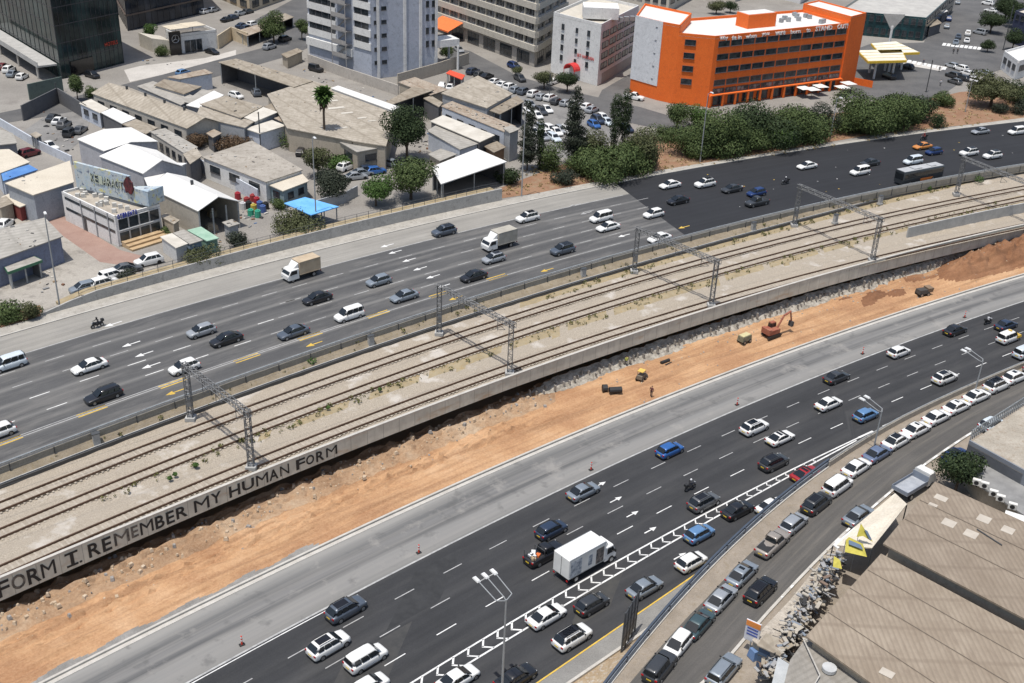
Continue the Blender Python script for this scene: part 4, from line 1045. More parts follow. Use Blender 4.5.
# ------------------------------------------------------------------ buildings
def wallmat(name, a, b=None, scale=.35): return mat_noise(name, a, b or tuple(min(1, x*1.18) for x in a), scale, .85, c=tuple(x*.8 for x in a), fine=2)
WBLUE = wallmat('pale_blue_grey_render', (.36, .39, .45)); WWHITE = wallmat('white_render', (.60, .60, .59), (.70, .70, .685)); WBEIGE = wallmat('beige_render', (.46, .43, .37))
ORANGE = mat_noise('orange_render', (.70, .125, .012), (.77, .155, .02), .3, .8, c=(.64, .12, .018), fine=2); PALE = wallmat('pale_grey_cladding', (.56, .57, .585))
ROOFW = mat_noise('white_roof_coat', (.53, .52, .50), (.68, .67, .65), .4, .85, fine=2); ROOFB = mat_noise('beige_roof_gravel', (.42, .39, .33), (.54, .50, .43), .4, .9, fine=3)
FRAMEL = mat_plain('dim_window_frame', (.10, .085, .085), .6); FRAMEW = mat_plain('pale_window_frame', (.5, .5, .5), .6); FRAMED = mat_plain('dark_window_frame', (.05, .05, .055), .5)
PANE = mat_noise('window_glass', (.012, .016, .02), (.05, .06, .068), .8, .08)
PANEB = mat_noise('window_with_blinds', (.02, .022, .025), (.22, .22, .215), .45, .2, .45, .6)
def zup(v, z): return Vector((v[0], v[1], z))
def wall_frame(o, A, B):
    A = Vector((A[0], A[1], 0)); B = Vector((B[0], B[1], 0)); d = (B-A); L = d.length; d.normalize(); return A, d, Vector((d.y, -d.x, 0)), L
WINM = {}
def win_mesh(w, h, pane, frame, mull):
    k = (round(w, 2), round(h, 2), pane.name, frame.name, mull)
    if k not in WINM:
        b = MB(); b.box((0, -.02, 0), (w, .10, h), mi=0)
        f = .07
        for z in (-h/2+f/2-.02, h/2-f/2+.02): b.box((0, -.05, z), (w+.06, .13, f), mi=1)
        for i in range(mull+2): b.box((-w/2+w*i/(mull+1), -.045, 0), (f, .14, h-.1), mi=1)
        b.box((0, -.10, -h/2-.06), (w+.16, .26, .07), mi=1)
        WINM[k] = b.mesh('window', [pane, frame])
    return WINM[k]
def windows(par, A, B, zs, n, h, fill=.6, pane=PANE, frame=FRAMEW, mull=1, m0=.5, m1=.5, skip=(), name='window'):
    """rows of windows on the wall A->B whose outside lies right of A->B seen from above; one object each"""
    A, d, nn, L = wall_frame(None, A, B); ang = math.atan2(d.y, d.x); pitch = (L-m0-m1)/n
    for r, z in enumerate(zs):
        for i in range(n):
            if (r, i) in skip: continue
            q = A+d*(m0+pitch*(i+.5))
            o = put(name, win_mesh(pitch*fill, h, pane, frame, mull), par); o.location = (q.x-par.location.x, q.y-par.location.y, z-par.location.z); o.rotation_euler = (0, 0, ang)
def band(par, name, A, B, z0, z1, out, m, a=0, c=None, depth=None):
    A, d, nn, L = wall_frame(None, A, B); c = L if c is None else c
    p, q = A+d*a, A+d*c; b = MB(); e = depth or .0
    b.prism([(p+nn*(-e))[:2], (q+nn*(-e))[:2], (q+nn*out)[:2], (p+nn*out)[:2]], z0, z1)
    return part(b, name, m, par)
def part(b, name, m, par, smooth=None):
    o = b.build(name, m, None, smooth); o.parent = par; o.matrix_parent_inverse = Matrix.Translation(-par.location) if par.type == 'EMPTY' else Matrix.Identity(4); return o
def bld(name, label, cat, at): 
    r = empty(name, zup(at, ZF)); return tag(r, label, cat)
def para(px_c, px_l, px_r, depth=None):
    """footprint from three visible ground corners: front corner, left end, right end -> [l, c, r, back]"""
    c, l, r = G(*px_c, ZF), G(*px_l, ZF), G(*px_r, ZF); return [l, c, r, l+r-c]
def roofset(par, poly, z, m_roof, m_wall, ph=.8, th=.25):
    b = MB(); b.prism([p[:2] for p in poly], z-.02, z+.06); part(b, 'roof', m_roof, par)
    k = len(poly); b = MB()
    for i in range(k):
        A, d, nn, L = wall_frame(None, poly[i], poly[(i+1) % k]); p, q = A+d*0, A+d*(L)
        b.prism([p[:2], q[:2], (q-nn*th)[:2], (p-nn*th)[:2]], z+.0, z+ph)
    part(b, 'parapet', m_wall, par)
def ccw(p):
    a = sum(p[i][0]*p[(i+1) % len(p)][1]-p[(i+1) % len(p)][0]*p[i][1] for i in range(len(p))); return p if a > 0 else p[::-1]

# 1. dark glass tower
def glassmat(name, a, b):
    m, t, p = nodes(name); w = wpos(t)
    f = noise(t, .09, 3, w, .6); col = ramp(t, f, [(.4, a), (.6, b)])
    col = mix(t, .5, col, ramp(t, noise(t, .35, 2, mscale(t, w, (1, 1, .25))), [(.45, a), (.6, b)]))
    t.links.new(col, p.inputs['Base Color']); p.inputs['Roughness'].default_value = .08; p.inputs['Specular IOR Level'].default_value = .3
    return m
GT = glassmat('green_black_glass', (.006, .011, .012), (.035, .060, .058)); GT2 = glassmat('blue_black_glass', (.008, .010, .014), (.045, .052, .065))
c = G(62, 79, ZF); r_ = G(124, 63, ZF); l_ = G(-30, 22, ZF)
t = bld('glass_office_tower', 'dark green glass office tower at the upper left corner', 'office tower', c)
b = MB(); poly = ccw([c, r_, l_+(r_-c), l_]); b.prism([p[:2] for p in poly], ZF, ZF+34); part(b, 'wall', GT, t)
for A, B, n in ((c, r_, 14), (l_, c, 22)):
    A_, d, nn, L = wall_frame(None, A, B)
    for i in range(n+1):
        q = A_+d*(L*i/n); b = MB(); b.box((q.x+nn.x*.03, q.y+nn.y*.03, ZF+17), (.07, .12, 34), math.atan2(d.y, d.x)); part(b, 'mullion', FRAMED, t)
    for k in range(1, 9):
        band(t, 'floor_line', A, B, ZF+4.2*k-.12, ZF+4.2*k+.06, .06, FRAMED)
A_, d, nn, L = wall_frame(None, c, r_)
band(t, 'entrance', c, r_, ZF, ZF+3.6, .3, mat_plain('dark_entrance', (.008, .008, .009), .2), 3, L*.5)
letters_on('HOTELS', A_+d*L*.72+nn*.12+Vector((0, 0, ZF)), A_+d*L*.93+nn*.12+Vector((0, 0, ZF)), 5.2, .9, nn, mat_plain('red_letters', (.5, .06, .03)), None, .05).name = 'sign_lettering'
o = bpy.data.objects['sign_lettering']; o.parent = t; o.matrix_parent_inverse = Matrix.Translation(-t.location)
# carpark deck at its left side
A_, d, nn, L = wall_frame(None, l_, c)
rmp = bld('car_ramp', 'grey concrete parking deck on round columns along the glass tower', 'parking deck', A_+d*L*.6)
b = MB(); q0, q1 = A_+d*(L*.30), A_+d*(L*.985); b.prism([(q0+nn*.3)[:2], (q1+nn*.3)[:2], (q1+nn*5)[:2], (q0+nn*5)[:2]], ZF+3.1, ZF+3.5); part(b, 'deck', WALLG, rmp)
b = MB(); b.prism([(q0+nn*4.8)[:2], (q1+nn*4.8)[:2], (q1+nn*5)[:2], (q0+nn*5)[:2]], ZF+3.5, ZF+4.4); part(b, 'parapet', WALLG, rmp)
for i in range(4): 
    q = q0+(q1-q0)*(.12+.28*i)+nn*4.5; b = MB(); b.tube((q.x, q.y, ZF), (q.x, q.y, ZF+3.1), .28, 10); part(b, 'column', KERB, rmp)
# 2. second dark glass block
c2 = G(128, 31, ZF); r2 = G(204, 13, ZF); l2 = G(112, 30, ZF)
t = bld('glass_office_block', 'black glass office block with terrace bands behind the showroom', 'office block', c2)
poly = ccw([c2, r2, r2+(r2-c2).orthogonal().normalized()*0+Vector((-12, 26, 0)), c2+Vector((-12, 26, 0))]); b = MB(); b.prism([p[:2] for p in poly], ZF, ZF+26); part(b, 'wall', GT2, t)
for A, B, n in ((c2, r2, 13), (c2+Vector((-12, 26, 0)), c2, 9)):
    A_, d, nn, L = wall_frame(None, A, B)
    for i in range(n+1):
        q = A_+d*(L*i/n); b = MB(); b.box((q.x+nn.x*.03, q.y+nn.y*.03, ZF+13), (.07, .12, 26), math.atan2(d.y, d.x)); part(b, 'mullion', FRAMED, t)
    for k in range(1, 6): band(t, 'floor_band', A, B, ZF+4.4*k-.3, ZF+4.4*k+.15, .35, mat_plain('brown_band', (.10, .075, .062), .5), depth=.01)

# 3. vehicle showroom
f0, f1 = G(181, 53.5, ZF), G(218, 48.5, ZF); dn = Vector((-(f1-f0).y, (f1-f0).x, 0)).normalized()
t = bld('showroom', 'white single storey showroom with a roof terrace and tall black pylon', 'showroom', f0)
poly = ccw([f0-(f1-f0)*.05, f1, f1+dn*7, f0+dn*7-(f1-f0)*.05]); b = MB(); b.prism([p[:2] for p in poly], ZF, ZF+4.4); part(b, 'wall', WWHITE, t)
roofset(t, poly, ZF+4.4, mat_noise('dark_terrace', (.12, .11, .10), (.2, .185, .165), .6, .9), WWHITE, .7)
windows(t, f0, f1, [ZF+1.7], 3, 3.0, .86, PANE, FRAMED, 1, 1.2, 4.5)
poly2 = ccw([G(153, 52, ZF), f0-(f1-f0)*.2, f0-(f1-f0)*.2+dn*7, G(153, 52, ZF)+dn*8]); b = MB(); b.prism([p[:2] for p in poly2], ZF, ZF+3.6); part(b, 'side_wing', WBEIGE, t)
b = MB(); A_, d, nn, L = wall_frame(None, f0, f1); q = A_-d*1.6+nn*.6; b.box((q.x, q.y, ZF+3.0), (3.0, .7, 6.0), math.atan2(d.y, d.x)); pyl = part(b, 'pylon', mat_plain('black_gloss', (.008, .008, .01), .15), t)
b = MB(); cx = q+nn*.38; pts = [cx+d*(1.0*math.cos(a))+Vector((0, 0, ZF+4.2+1.0*math.sin(a))) for a in [2*math.pi*i/20 for i in range(21)]]; b.path(pts, .1, 5)
for k in range(3):
    a = math.pi/2+k*2*math.pi/3; b.tube(cx+Vector((0, 0, ZF+4.2)), cx+d*(math.cos(a))+Vector((0, 0, ZF+4.2+math.sin(a))), .13, 4, 0, .04)
o = part(b, 'ring_emblem', RIM, t)
for px, py, sz in ((175, 25, 2.6), (192, 22.5, 2.6)):
    g = G(px, py, ZF+7.4); u = empty('parasol', (g.x, g.y, ZF+4.46)); tag(u, 'square beige parasol, %s of the pair on the showroom terrace' % ('left' if px < 180 else 'right'), 'parasol', 'terrace parasols')
    b = MB(); b.tube((0, 0, 0), (0, 0, 2.9), .06); b.build('pole', DSTEEL, u)
    b = MB(); rz = math.atan2(d.y, d.x); b.box((0, 0, 2.72), (2*sz, 2*sz, .45), rz, top=.12); b.box((0, 0, 2.45), (2*sz, 2*sz, .12), rz); b.build('canopy', mat_plain('beige_canvas', (.52, .46, .36), .9), u)

# 4. grey highrise
c = G(372, 79, ZF); r_ = G(437, 72, ZF); l_ = G(310, 60, ZF)
vd = lambda p, L_, k=.0: p+(Vector((p.x, p.y, 0)).normalized()*L_)+Vector((k, 0, 0))
t = bld('office_highrise', 'pale grey office highrise with white bands and an outside stair', 'office building', c)
e = (r_-c).normalized(); back = Vector((-(r_-c).y, (r_-c).x, 0)).normalized()
poly = ccw([l_, c, r_, r_+back*16, vd(l_, 16, 1.5)]); b = MB(); b.prism([p[:2] for p in poly], ZF, ZF+30); part(b, 'wall', WBLUE, t)
A_, d, nn, L = wall_frame(None, l_, c)
for k in range(7):
    z = ZF+7.0+3.3*k; band(t, 'white_band', l_, c, z, z+1.75, .25, WWHITE, 0, L*.46); band(t, 'white_band', l_, c, z, z+1.75, .25, WWHITE, L*.74, L*1.0)
    windows(t, l_, c, [z+2.55], 4, 1.35, .9, PANE, FRAMED, 0, .6, L*.55); windows(t, l_, c, [z+2.55], 2, 1.35, .9, PANE, FRAMED, 0, L*.75, .8)
band(t, 'white_base', l_, c, ZF+4.2, ZF+6.2, .6, WWHITE, -.5, L*.72)
b = MB()
for k in range(8):
    z = ZF+4+3.3*k
    q = A_+d*(L*.60)+nn*1.3; b.box((q.x, q.y, z), (L*.22, 2.0, .18), math.atan2(d.y, d.x)); q2 = q+nn*1.0; b.box((q2.x, q2.y, z+.6), (L*.22, .06, 1.0), math.atan2(d.y, d.x))
    b.path([A_+d*(L*.51)+nn*1.2+Vector((0, 0, z)), A_+d*(L*.69)+nn*1.2+Vector((0, 0, z+3.3))], .22, 4)
for fx in (.49, .71): q = A_+d*(L*fx)+nn*2.2; b.box((q.x, q.y, ZF+15), (.18, .18, 30))
part(b, 'outside_stair', mat_plain('grey_stair', (.30, .29, .28), .8), t)
A2, d2, n2, L2 = wall_frame(None, c, r_)
for fx in (.10, .50, .74, .98): band(t, 'white_pilaster', c, r_, ZF, ZF+30, .3, WWHITE, L2*fx-.35, L2*fx+.35)
windows(t, c, r_, [ZF+4+3.3*k for k in range(8)], 1, .9, .5, PANE, FRAMED, 0, L2*.02, L2*.88)
windows(t, c, r_, [ZF+4+3.3*k for k in range(8)], 1, .9, .7, PANE, FRAMED, 0, L2*.14, L2*.76)
windows(t, c, r_, [ZF+7.5+3.3*k for k in range(7)], 2, 1.5, .45, PANE, FRAMED, 0, L2*.80, L2*.02)
windows(t, r_, r_+back*16, [ZF+7.5+3.3*k for k in range(7)], 3, 1.5, .4, PANE, FRAMED, 0, 1, 6)
# low white annex in front-left and porch at right
lw = bld('low_annex', 'white low annex with air conditioners at the foot of the grey highrise', 'annex', G(330, 62, ZF))
q0, q1 = G(308, 57, ZF), G(352, 72, ZF); A_, d, nn, L = wall_frame(None, q0, q1); b = MB(); pl = ccw([q0, q1, q1-nn*5, q0-nn*5]); b.prism([p[:2] for p in pl], ZF, ZF+3.8); part(b, 'wall', WWHITE, lw); roofset(lw, pl, ZF+3.8, ROOFW, WWHITE, .5)
windows(lw, q0, q1, [ZF+2], 4, 1.4, .4, PANE, FRAMED, 0)
pr = bld('entrance_porch', 'white flat entrance canopy on posts at the right foot of the grey highrise', 'porch', r_)
b = MB(); q0 = r_-n2*-0.2; pl = ccw([r_+d2*.2, r_+d2*6.5, r_+d2*6.5+back*5, r_+d2*.2+back*5]); b.prism([p[:2] for p in pl], ZF+6.2, ZF+8.0); part(b, 'canopy', WWHITE, pr)
for p in pl[1:3]: b = MB(); b.tube((p.x-.4*d2.x, p.y-.4*d2.y, ZF), (p.x-.4*d2.x, p.y-.4*d2.y, ZF+6.2), .3, 8); part(b, 'post', WWHITE, pr)

# 5. banded office block
c = G(534, 67, ZF); l_ = G(434, 30, ZF); r_ = G(562, 49, ZF)
t = bld('banded_office_block', 'long cream office block with horizontal window bands and shop fronts', 'office block', c)
poly = ccw([l_, c, r_, l_+r_-c]); b = MB(); b.prism([p[:2] for p in poly], ZF, ZF+23); part(b, 'wall', mat_noise('dark_recess', (.10, .095, .085), (.16, .15, .135), .5, .9), t)
for A, B, nw in ((l_, c, 11), (c, r_, 4)):
    A_, d, nn, L = wall_frame(None, A, B)
    band(t, 'ground_floor', A, B, ZF, ZF+4.0, .06, wallmat('grey_shop_wall', (.33, .31, .28)))
    for k in range(5):
        z = ZF+4.2+3.6*k; band(t, 'cream_band', A, B, z, z+1.65, .9, WBEIGE, -.3, L+.9, .01)
        windows(t, A, B, [z+2.6], nw, 1.7, .93, PANEB, FRAMEW, 2, .2, .2)
    for i in range(nw+1):
        q = A_+d*(L*i/nw)+nn*.25; b = MB(); b.box((q.x, q.y, ZF+13.5), (.4, .5, 19), math.atan2(d.y, d.x)); part(b, 'pier', WBEIGE, t)
    windows(t, A, B, [ZF+1.9], nw//2+1, 2.9, .7, PANE, FRAMED, 2, 1, 1, name='shop_front')
A_, d, nn, L = wall_frame(None, l_, c)
aw = empty('orange_awning', A_+d*L*.22+nn*.95+Vector((0, 0, ZF))); tag(aw, 'bright orange sloping awning on the cream office block', 'awning')
b = MB(); p0, p1 = A_+d*L*.12+nn*.95, A_+d*L*.34+nn*.95
b.face([zup(p0, ZF+5.4), zup(p1, ZF+5.4), zup(p1+nn*5, ZF+3.4), zup(p0+nn*5, ZF+3.4)][::-1]); b.face([zup(p0+nn*5, ZF+3.4), zup(p1+nn*5, ZF+3.4), zup(p1+nn*5, ZF+3.0), zup(p0+nn*5, ZF+3.0)])
part(b, 'canopy', mat_plain('orange_canvas', (.72, .16, .04), .8), aw)
for p in (p0, p1): b = MB(); b.tube(zup(p+nn*4.9, ZF), zup(p+nn*4.9, ZF+3.4), .06); part(b, 'post', DSTEEL, aw)

# 6. white block
c = G(597, 86, ZF); l_ = G(550.5, 72, ZF); r_ = G(634, 63, ZF)
t = bld('white_office_block', 'plain white office block with small windows and a red entrance arch', 'office block', c)
hh = Hof(c, 24)
poly = ccw([l_, c, r_, l_+r_-c]); b = MB(); b.prism([p[:2] for p in poly], ZF, ZF+hh-.8); part(b, 'wall', WWHITE, t); roofset(t, poly, ZF+hh-.8, ROOFB, WWHITE, .8)
zs = [ZF+4.6+(hh-5)/4*k for k in range(4)]
windows(t, l_, c, zs, 1, 1.3, .12, PANE, FRAMED, 0, .0, 9.5); windows(t, l_, c, zs, 1, 1.1, .14, PANE, FRAMED, 0, 6, 5.5); windows(t, l_, c, zs, 1, 1.3, .16, PANE, FRAMED, 0, 10, 1.2)
windows(t, c, r_, zs, 5, 1.5, .82, PANEB, FRAMED, 1, 1, .5)
band(t, 'grey_recess', c, r_, ZF, ZF+2.6, .05, wallmat('grey_plinth', (.3, .29, .27)), 3)
b = MB(); pp = (l_+c)/2+back*0; b.box((pp.x+6, pp.y+4, ZF+hh+1.2), (9, 7, 2.8)); part(b, 'roof_hut', WWHITE, t)
for i in range(4): b = MB(); b.box((pp.x+11+i*1.6, pp.y+1.5+i, ZF+hh-.2), (1.2, 1.0, 1.1)); part(b, 'roof_machine', STEEL, t)
A_, d, nn, L = wall_frame(None, l_, c); arch = empty('entrance_arch', A_+d*L*.52+nn*.4+Vector((0, 0, ZF))); tag(arch, 'red arched canopy over the entrance of the white office block', 'canopy')
rs = []
for k, (o_, ) in enumerate(((.05,), (2.2,))):
    ring = []
    for i in range(11):
        a = math.pi*i/10; ring.append(zup(A_+d*(L*.52-2.0*math.cos(a))+nn*o_, ZF+2.6+1.7*math.sin(a)))
    for i in range(10, -1, -1):
        a = math.pi*i/10; ring.append(zup(A_+d*(L*.52-1.7*math.cos(a))+nn*o_, ZF+2.6+1.4*math.sin(a)))
    rs.append(ring)
b = MB(); b.ring_loft(rs); part(b, 'canopy', mat_plain('red_canvas', (.5, .03, .03), .7), arch)
for s in (-1.85, 1.85): b = MB(); q = A_+d*(L*.52+s)+nn*2.1; b.tube(zup(q, ZF), zup(q, ZF+2.7), .1); part(b, 'post', mat_plain('red_post', (.4, .03, .03)), arch)
b = MB(); 
letters_on('BIT HAKARIN', zup(A_+d*L*.56+nn*.1, ZF), zup(A_+d*L*.9+nn*.1, ZF), 6.0, .8, nn, mat_plain('red_letter', (.5, .03, .03)), None, .03).name = 'wall_lettering'
o = bpy.data.objects['wall_lettering']; o.parent = t; o.matrix_parent_inverse = Matrix.Translation(-t.location)

# 7. orange block
W0, W1 = G(629.5, 92, ZF), G(656, 100, ZF); M0, M1 = G(707, 107, ZF), G(838, 89, ZF)
E1 = G(853, 84, ZF)
hw = Hof(W1, 22); hm = Hof(M0, 36)
t = bld('orange_office_block', 'bright orange office block with a white side wall and lettering along its parapet', 'office block', W1)
A_, d, nn, L = wall_frame(None, M0, M1); bk = -nn
P1 = G(672, 103.5, ZF)
left = ccw([W0, W1, P1, vd(P1, 15, 2.5), vd(W0, 16, 2)]); b = MB(); b.prism([p[:2] for p in left], ZF, ZF+hw-.6); part(b, 'left_wall', ORANGE, t); roofset(t, left, ZF+hw-.6, ROOFW, ORANGE, .6)
wf = wall_frame(None, W0, W1); band(t, 'white_side_wall', W0, W1, ZF+3.4, ZF+hw+.02, .12, PALE, -.1, wf[3]-.1); 
main = ccw([P1, M0, M1, M1+bk*17, vd(P1, 17, 1)]); b = MB(); b.prism([p[:2] for p in main], ZF, ZF+hm-.7); part(b, 'main_wall', ORANGE, t); roofset(t, main, ZF+hm-.7, ROOFW, ORANGE, .7)
tow = ccw([M1-d*4, E1+nn*.25, E1+bk*17, M1-d*4+bk*17]); ht = Hof(E1, 14)
tw_ = [M1+nn*.25, E1+nn*.25, E1+bk*17, M1+bk*17]; b = MB(); b.prism([p[:2] for p in ccw(tw_)], ZF, ZF+ht); part(b, 'stair_tower', ORANGE, t); roofset(t, ccw(tw_), ZF+ht, ROOFW, ORANGE, .4)
fl = (hm-4.6)/4
zs = [ZF+4.75+fl*k+fl*.30 for k in range(4)]
windows(t, M0, M1, zs, 11, fl*.44, .88, PANE, FRAMEL, 0, 1.0, .5); windows(t, M0, M1, [ZF+3.7], 11, 1.1, .92, PANEB, FRAMED, 2, 1.0, .5)
windows(t, P1, M0, zs, 1, fl*.42, .9, PANE, FRAMEL, 0, 1.4, (M0-P1).length*.5)
windows(t, W0, W1, [ZF+5.6+fl*k for k in range(5)], 1, 1.3, .16, PANE, FRAMED, 0, wf[3]*.62, .3)
windows(t, M0, M1, [ZF+1.5], 9, 2.3, .75, PANE, FRAMED, 1, 1, 1, name='shop_front')
band(t, 'orange_canopy', M0, M1, ZF+2.75, ZF+3.0, 1.0, ORANGE, 0, L)
for i in range(12):
    q = A_+d*(L*i/11)+nn*.8; b = MB(); b.box((q.x, q.y, ZF+1.4), (.5, .4, 2.75), math.atan2(d.y, d.x)); part(b, 'pier', ORANGE, t)
for words, a, c2_ in (('Why', .03, .088), ('fit', .115, .15), ('in', .16, .185), ('when', .215, .295), ('you', .33, .385), ('were', .43, .505), ('born', .545, .62), ('to', .665, .695), ('STAND', .735, .865), ('OUT!', .905, .99)):
    o = letters_on(words, zup(A_+d*L*a+nn*.04, ZF), zup(A_+d*L*c2_+nn*.04, ZF), hm-1.32, 1.12 if words.isupper() or words[0] in 'WO' else .92, nn, mat_plain('white_letters', (.75, .75, .74)), None, .05, .02)
    o.parent = t; o.matrix_parent_inverse = Matrix.Translation(-t.location)
q = G(757, 25, ZF+hm); b = MB(); b.box((q.x, q.y+2, ZF+hm+1.0), (9, 4.5, 3.4), math.atan2(d.y, d.x)); part(b, 'roof_hut', ORANGE, t); b = MB(); b.box((q.x, q.y+2, ZF+hm+2.75), (8.4, 3.9, .12), math.atan2(d.y, d.x)); part(b, 'hut_roof', ROOFW, t)
for i in range(16):
    q = A_+d*(L*random.uniform(.55, .93))+bk*random.uniform(4, 14); b = MB(); b.box((q.x, q.y, ZF+hm-.1), (1.1, .9, random.uniform(.7, 1.2)), random.uniform(0, 1)); part(b, 'roof_machine', STEEL, t)
b = MB(); wl = [G(852, 84, ZF), G(872, 88, ZF)]; wallp = MB(); wallp.prism([wl[0][:2], wl[1][:2], (wl[1]+bk*.3)[:2], (wl[0]+bk*.3)[:2]], ZF, ZF+1.8)
tag(wallp.build('orange_wall', ORANGE), 'low orange garden wall at the right foot of the orange block', 'wall')

# 8. petrol station
YEL = mat_plain('yellow_rim', (.62, .42, .04), .5)
for poly_px, lab in (([(857, 50), (868, 61), (907, 60), (902, 49)], 'front flat canopy with a yellow rim at the petrol station'), ([(871, 43), (880, 53.5), (920, 52), (896, 41)], 'rear flat canopy with a yellow rim at the petrol station')):
    pz = [G(x, y, ZF+5.6) for x, y in poly_px]; cen = sum(pz, Vector())/4; r = bld('station_canopy', lab, 'canopy', cen); tag(r, group='petrol station canopies')
    pl = ccw(pz); b = MB(); b.prism([p[:2] for p in pl], ZF+4.9, ZF+5.5); part(b, 'fascia', YEL, r)
    b = MB(); b.prism([(cen+(p-cen)*.96)[:2] for p in pl], ZF+5.5, ZF+5.58); part(b, 'roof', mat_noise('cream_panel', (.60, .57, .46), (.70, .67, .56), .4, .8), r)
    for k in range(3):
        f = (k+1)/4; p, q = pl[0]+(pl[1]-pl[0])*f, pl[3]+(pl[2]-pl[3])*f; b = MB(); dd = (q-p).normalized(); mm = Vector((-dd.y, dd.x, 0))*.07
        b.prism([(p-mm)[:2], (q-mm)[:2], (q+mm)[:2], (p+mm)[:2]], ZF+5.58, ZF+5.64); part(b, 'rib', mat_plain('ochre_rib', (.42, .30, .06)), r)
    for fx in (.25, .75):
        for fy_ in (.3, .75):
            q = (pl[0]+(pl[1]-pl[0])*fx)*(1-fy_)+(pl[3]+(pl[2]-pl[3])*fx)*fy_; b = MB(); b.box((q.x, q.y, ZF+2.45), (.5, .5, 4.9)); part(b, 'column', WWHITE, r)
g = G(887, 55, ZF); hp = Hof(g, 19); r = bld('station_pylon', 'tall white pylon with a triangular top at the petrol station', 'pylon', g)
b = MB(); b.tube(g, g+Vector((0, 0, hp-2)), .35, 8); part(b, 'pole', WWHITE, r)
b = MB(); b.prism([(g.x-3, g.y), (g.x+3, g.y), (g.x+3, g.y+.6), (g.x-3, g.y+.6)], ZF+hp+1, ZF+hp+1.4); 
b.ring_loft([[(g.x-.3, g.y, ZF+hp-3), (g.x+.3, g.y, ZF+hp-3), (g.x+.3, g.y+.6, ZF+hp-3), (g.x-.3, g.y+.6, ZF+hp-3)], [(g.x-3, g.y, ZF+hp+1), (g.x+3, g.y, ZF+hp+1), (g.x+3, g.y+.6, ZF+hp+1), (g.x-3, g.y+.6, ZF+hp+1)]]); part(b, 'sign_head', WALLG, r)

# 9. shop row behind the station, and other far blocks
def simple_block(name, label, cat, pts, h, m_wall, m_roof, rows=0, cols=(6, 3), wh_=1.5, pane=PANE, frame=FRAMED, z0=3.0, par=.6):
    """pts: left ground corner, front corner, right ground corner in pixels"""
    l, c, r = [G(x, y, ZF) for x, y in pts]; t = bld(name, label, cat, c); pl = ccw([l, c, r, l+r-c])
    b = MB(); b.prism([p[:2] for p in pl], ZF, ZF+h); part(b, 'wall', m_wall, t); roofset(t, pl, ZF+h, m_roof, m_wall, par)
    for k in range(rows):
        z = ZF+z0+(h-z0-1)/max(1, rows-1)*k if rows > 1 else ZF+z0
        windows(t, l, c, [z], cols[0], wh_, .62, pane, frame, 1); windows(t, c, r, [z], cols[1], wh_, .62, pane, frame, 1)
    return t
TEAL = mat_noise('teal_shopfront', (.006, .02, .024), (.02, .075, .085), .3, .2)
simple_block('shop_row', 'long low shop building with dark teal fronts behind the petrol station', 'shop building', [(836, 33), (922, 41), (952, 12)], 6.5, TEAL, mat_noise('grey_tin_roof', (.34, .33, .31), (.44, .43, .40), .3, .8), 2, (12, 4), 1.6, PANE, FRAMED, 1.8)
simple_block('rear_block', 'cream apartment block with dark windows behind the white office block', 'apartment block', [(604, -2), (668, 12), (700, -6)], 13, WBEIGE, ROOFB, 3, (8, 5))
simple_block('rear_block', 'white apartment block behind the stair tower of the orange block', 'apartment block', [(735, -12), (800, 4), (830, -14)], 12, WWHITE, ROOFB, 3, (8, 4))
simple_block('rear_block', 'pale stone block with one doorway at the top left street', 'apartment block', [(190, -14), (250, 12), (300, -6)], 7, wallmat('sand_stone', (.45, .38, .28)), ROOFB, 1, (6, 5), 2.0, PANE, FRAMED, 2.0)
simple_block('corner_block', 'dark blue and red shop block at the top right edge', 'shop building', [(1008, 42), (1030, 50), (1070, 36)], 9, mat_plain('navy_wall', (.03, .035, .07)), ROOFB, 2, (4, 4))
simple_block('white_kiosk', 'white cabin with dark openings at the right edge above the trees', 'cabin', [(1000, 69), (1014, 80), (1040, 72)], 4.6, WWHITE, ROOFW, 1, (3, 3))
simple_block('rear_block', 'tan low building with parking roof at the top behind the street', 'building', [(690, -8), (735, 2), (760, -8)], 8, WBEIGE, ROOFB, 2, (5, 4))
# ------------------------------------------------------------------ streets and lots of the town side
def patch(name, pxs, m, dz, z=ZF):
    b = MB(); pts = [G(x, y, z) for x, y in pxs]; pts = ccw(pts); b.face([(p.x, p.y, z+dz) for p in pts]); return tag(b.build(name, m), kind='structure')
patch('street', [(-90, 131), (0, 113), (62, 100), (92, 92), (150, 78), (236, 55), (300, 38), (330, 20), (345, 20), (330, 38), (292, 55), (215, 77), (150, 92), (95, 108), (0, 124), (-90, 141)], CITYROAD, .012)
patch('street', [(130, 82), (124, 70), (140, 66), (205, 58), (236, 50), (236, 57), (170, 73)], PAVE, .006)
patch('street', [(255, 20), (292, 0), (340, -14), (352, -10), (330, 10), (300, 40), (272, 47)], CITYROAD, .008)
patch('street', [(440, 45), (470, 51), (520, 77), (575, 92), (640, 107), (690, 122), (690, 135), (640, 125), (600, 116), (560, 104), (505, 88), (450, 63)], CITYROAD, .012)
patch('street', [(602, 90), (640, 68), (648, 78), (625, 98), (612, 104), (598, 98)], CITYROAD, .008)
patch('street', [(840, 55), (870, 44), (940, 42), (980, 45), (1060, 55), (1100, 70), (1000, 70), (960, 83), (935, 100), (880, 100), (845, 100)], CITYROAD, .012)
patch('street', [(915, 60), (935, 20), (948, -10), (1040, -10), (1060, 60), (1000, 66)], CITYROAD, .006)
patch('street', [(936, 44), (952, 20), (962, -10), (1000, -14), (992, 8), (984, 46)], CITYROAD, .016)
patch('car_park', [(498, 92), (545, 97), (610, 112), (628, 121), (612, 140), (590, 158), (540, 158), (520, 130), (498, 112)], CARPARK, .010)
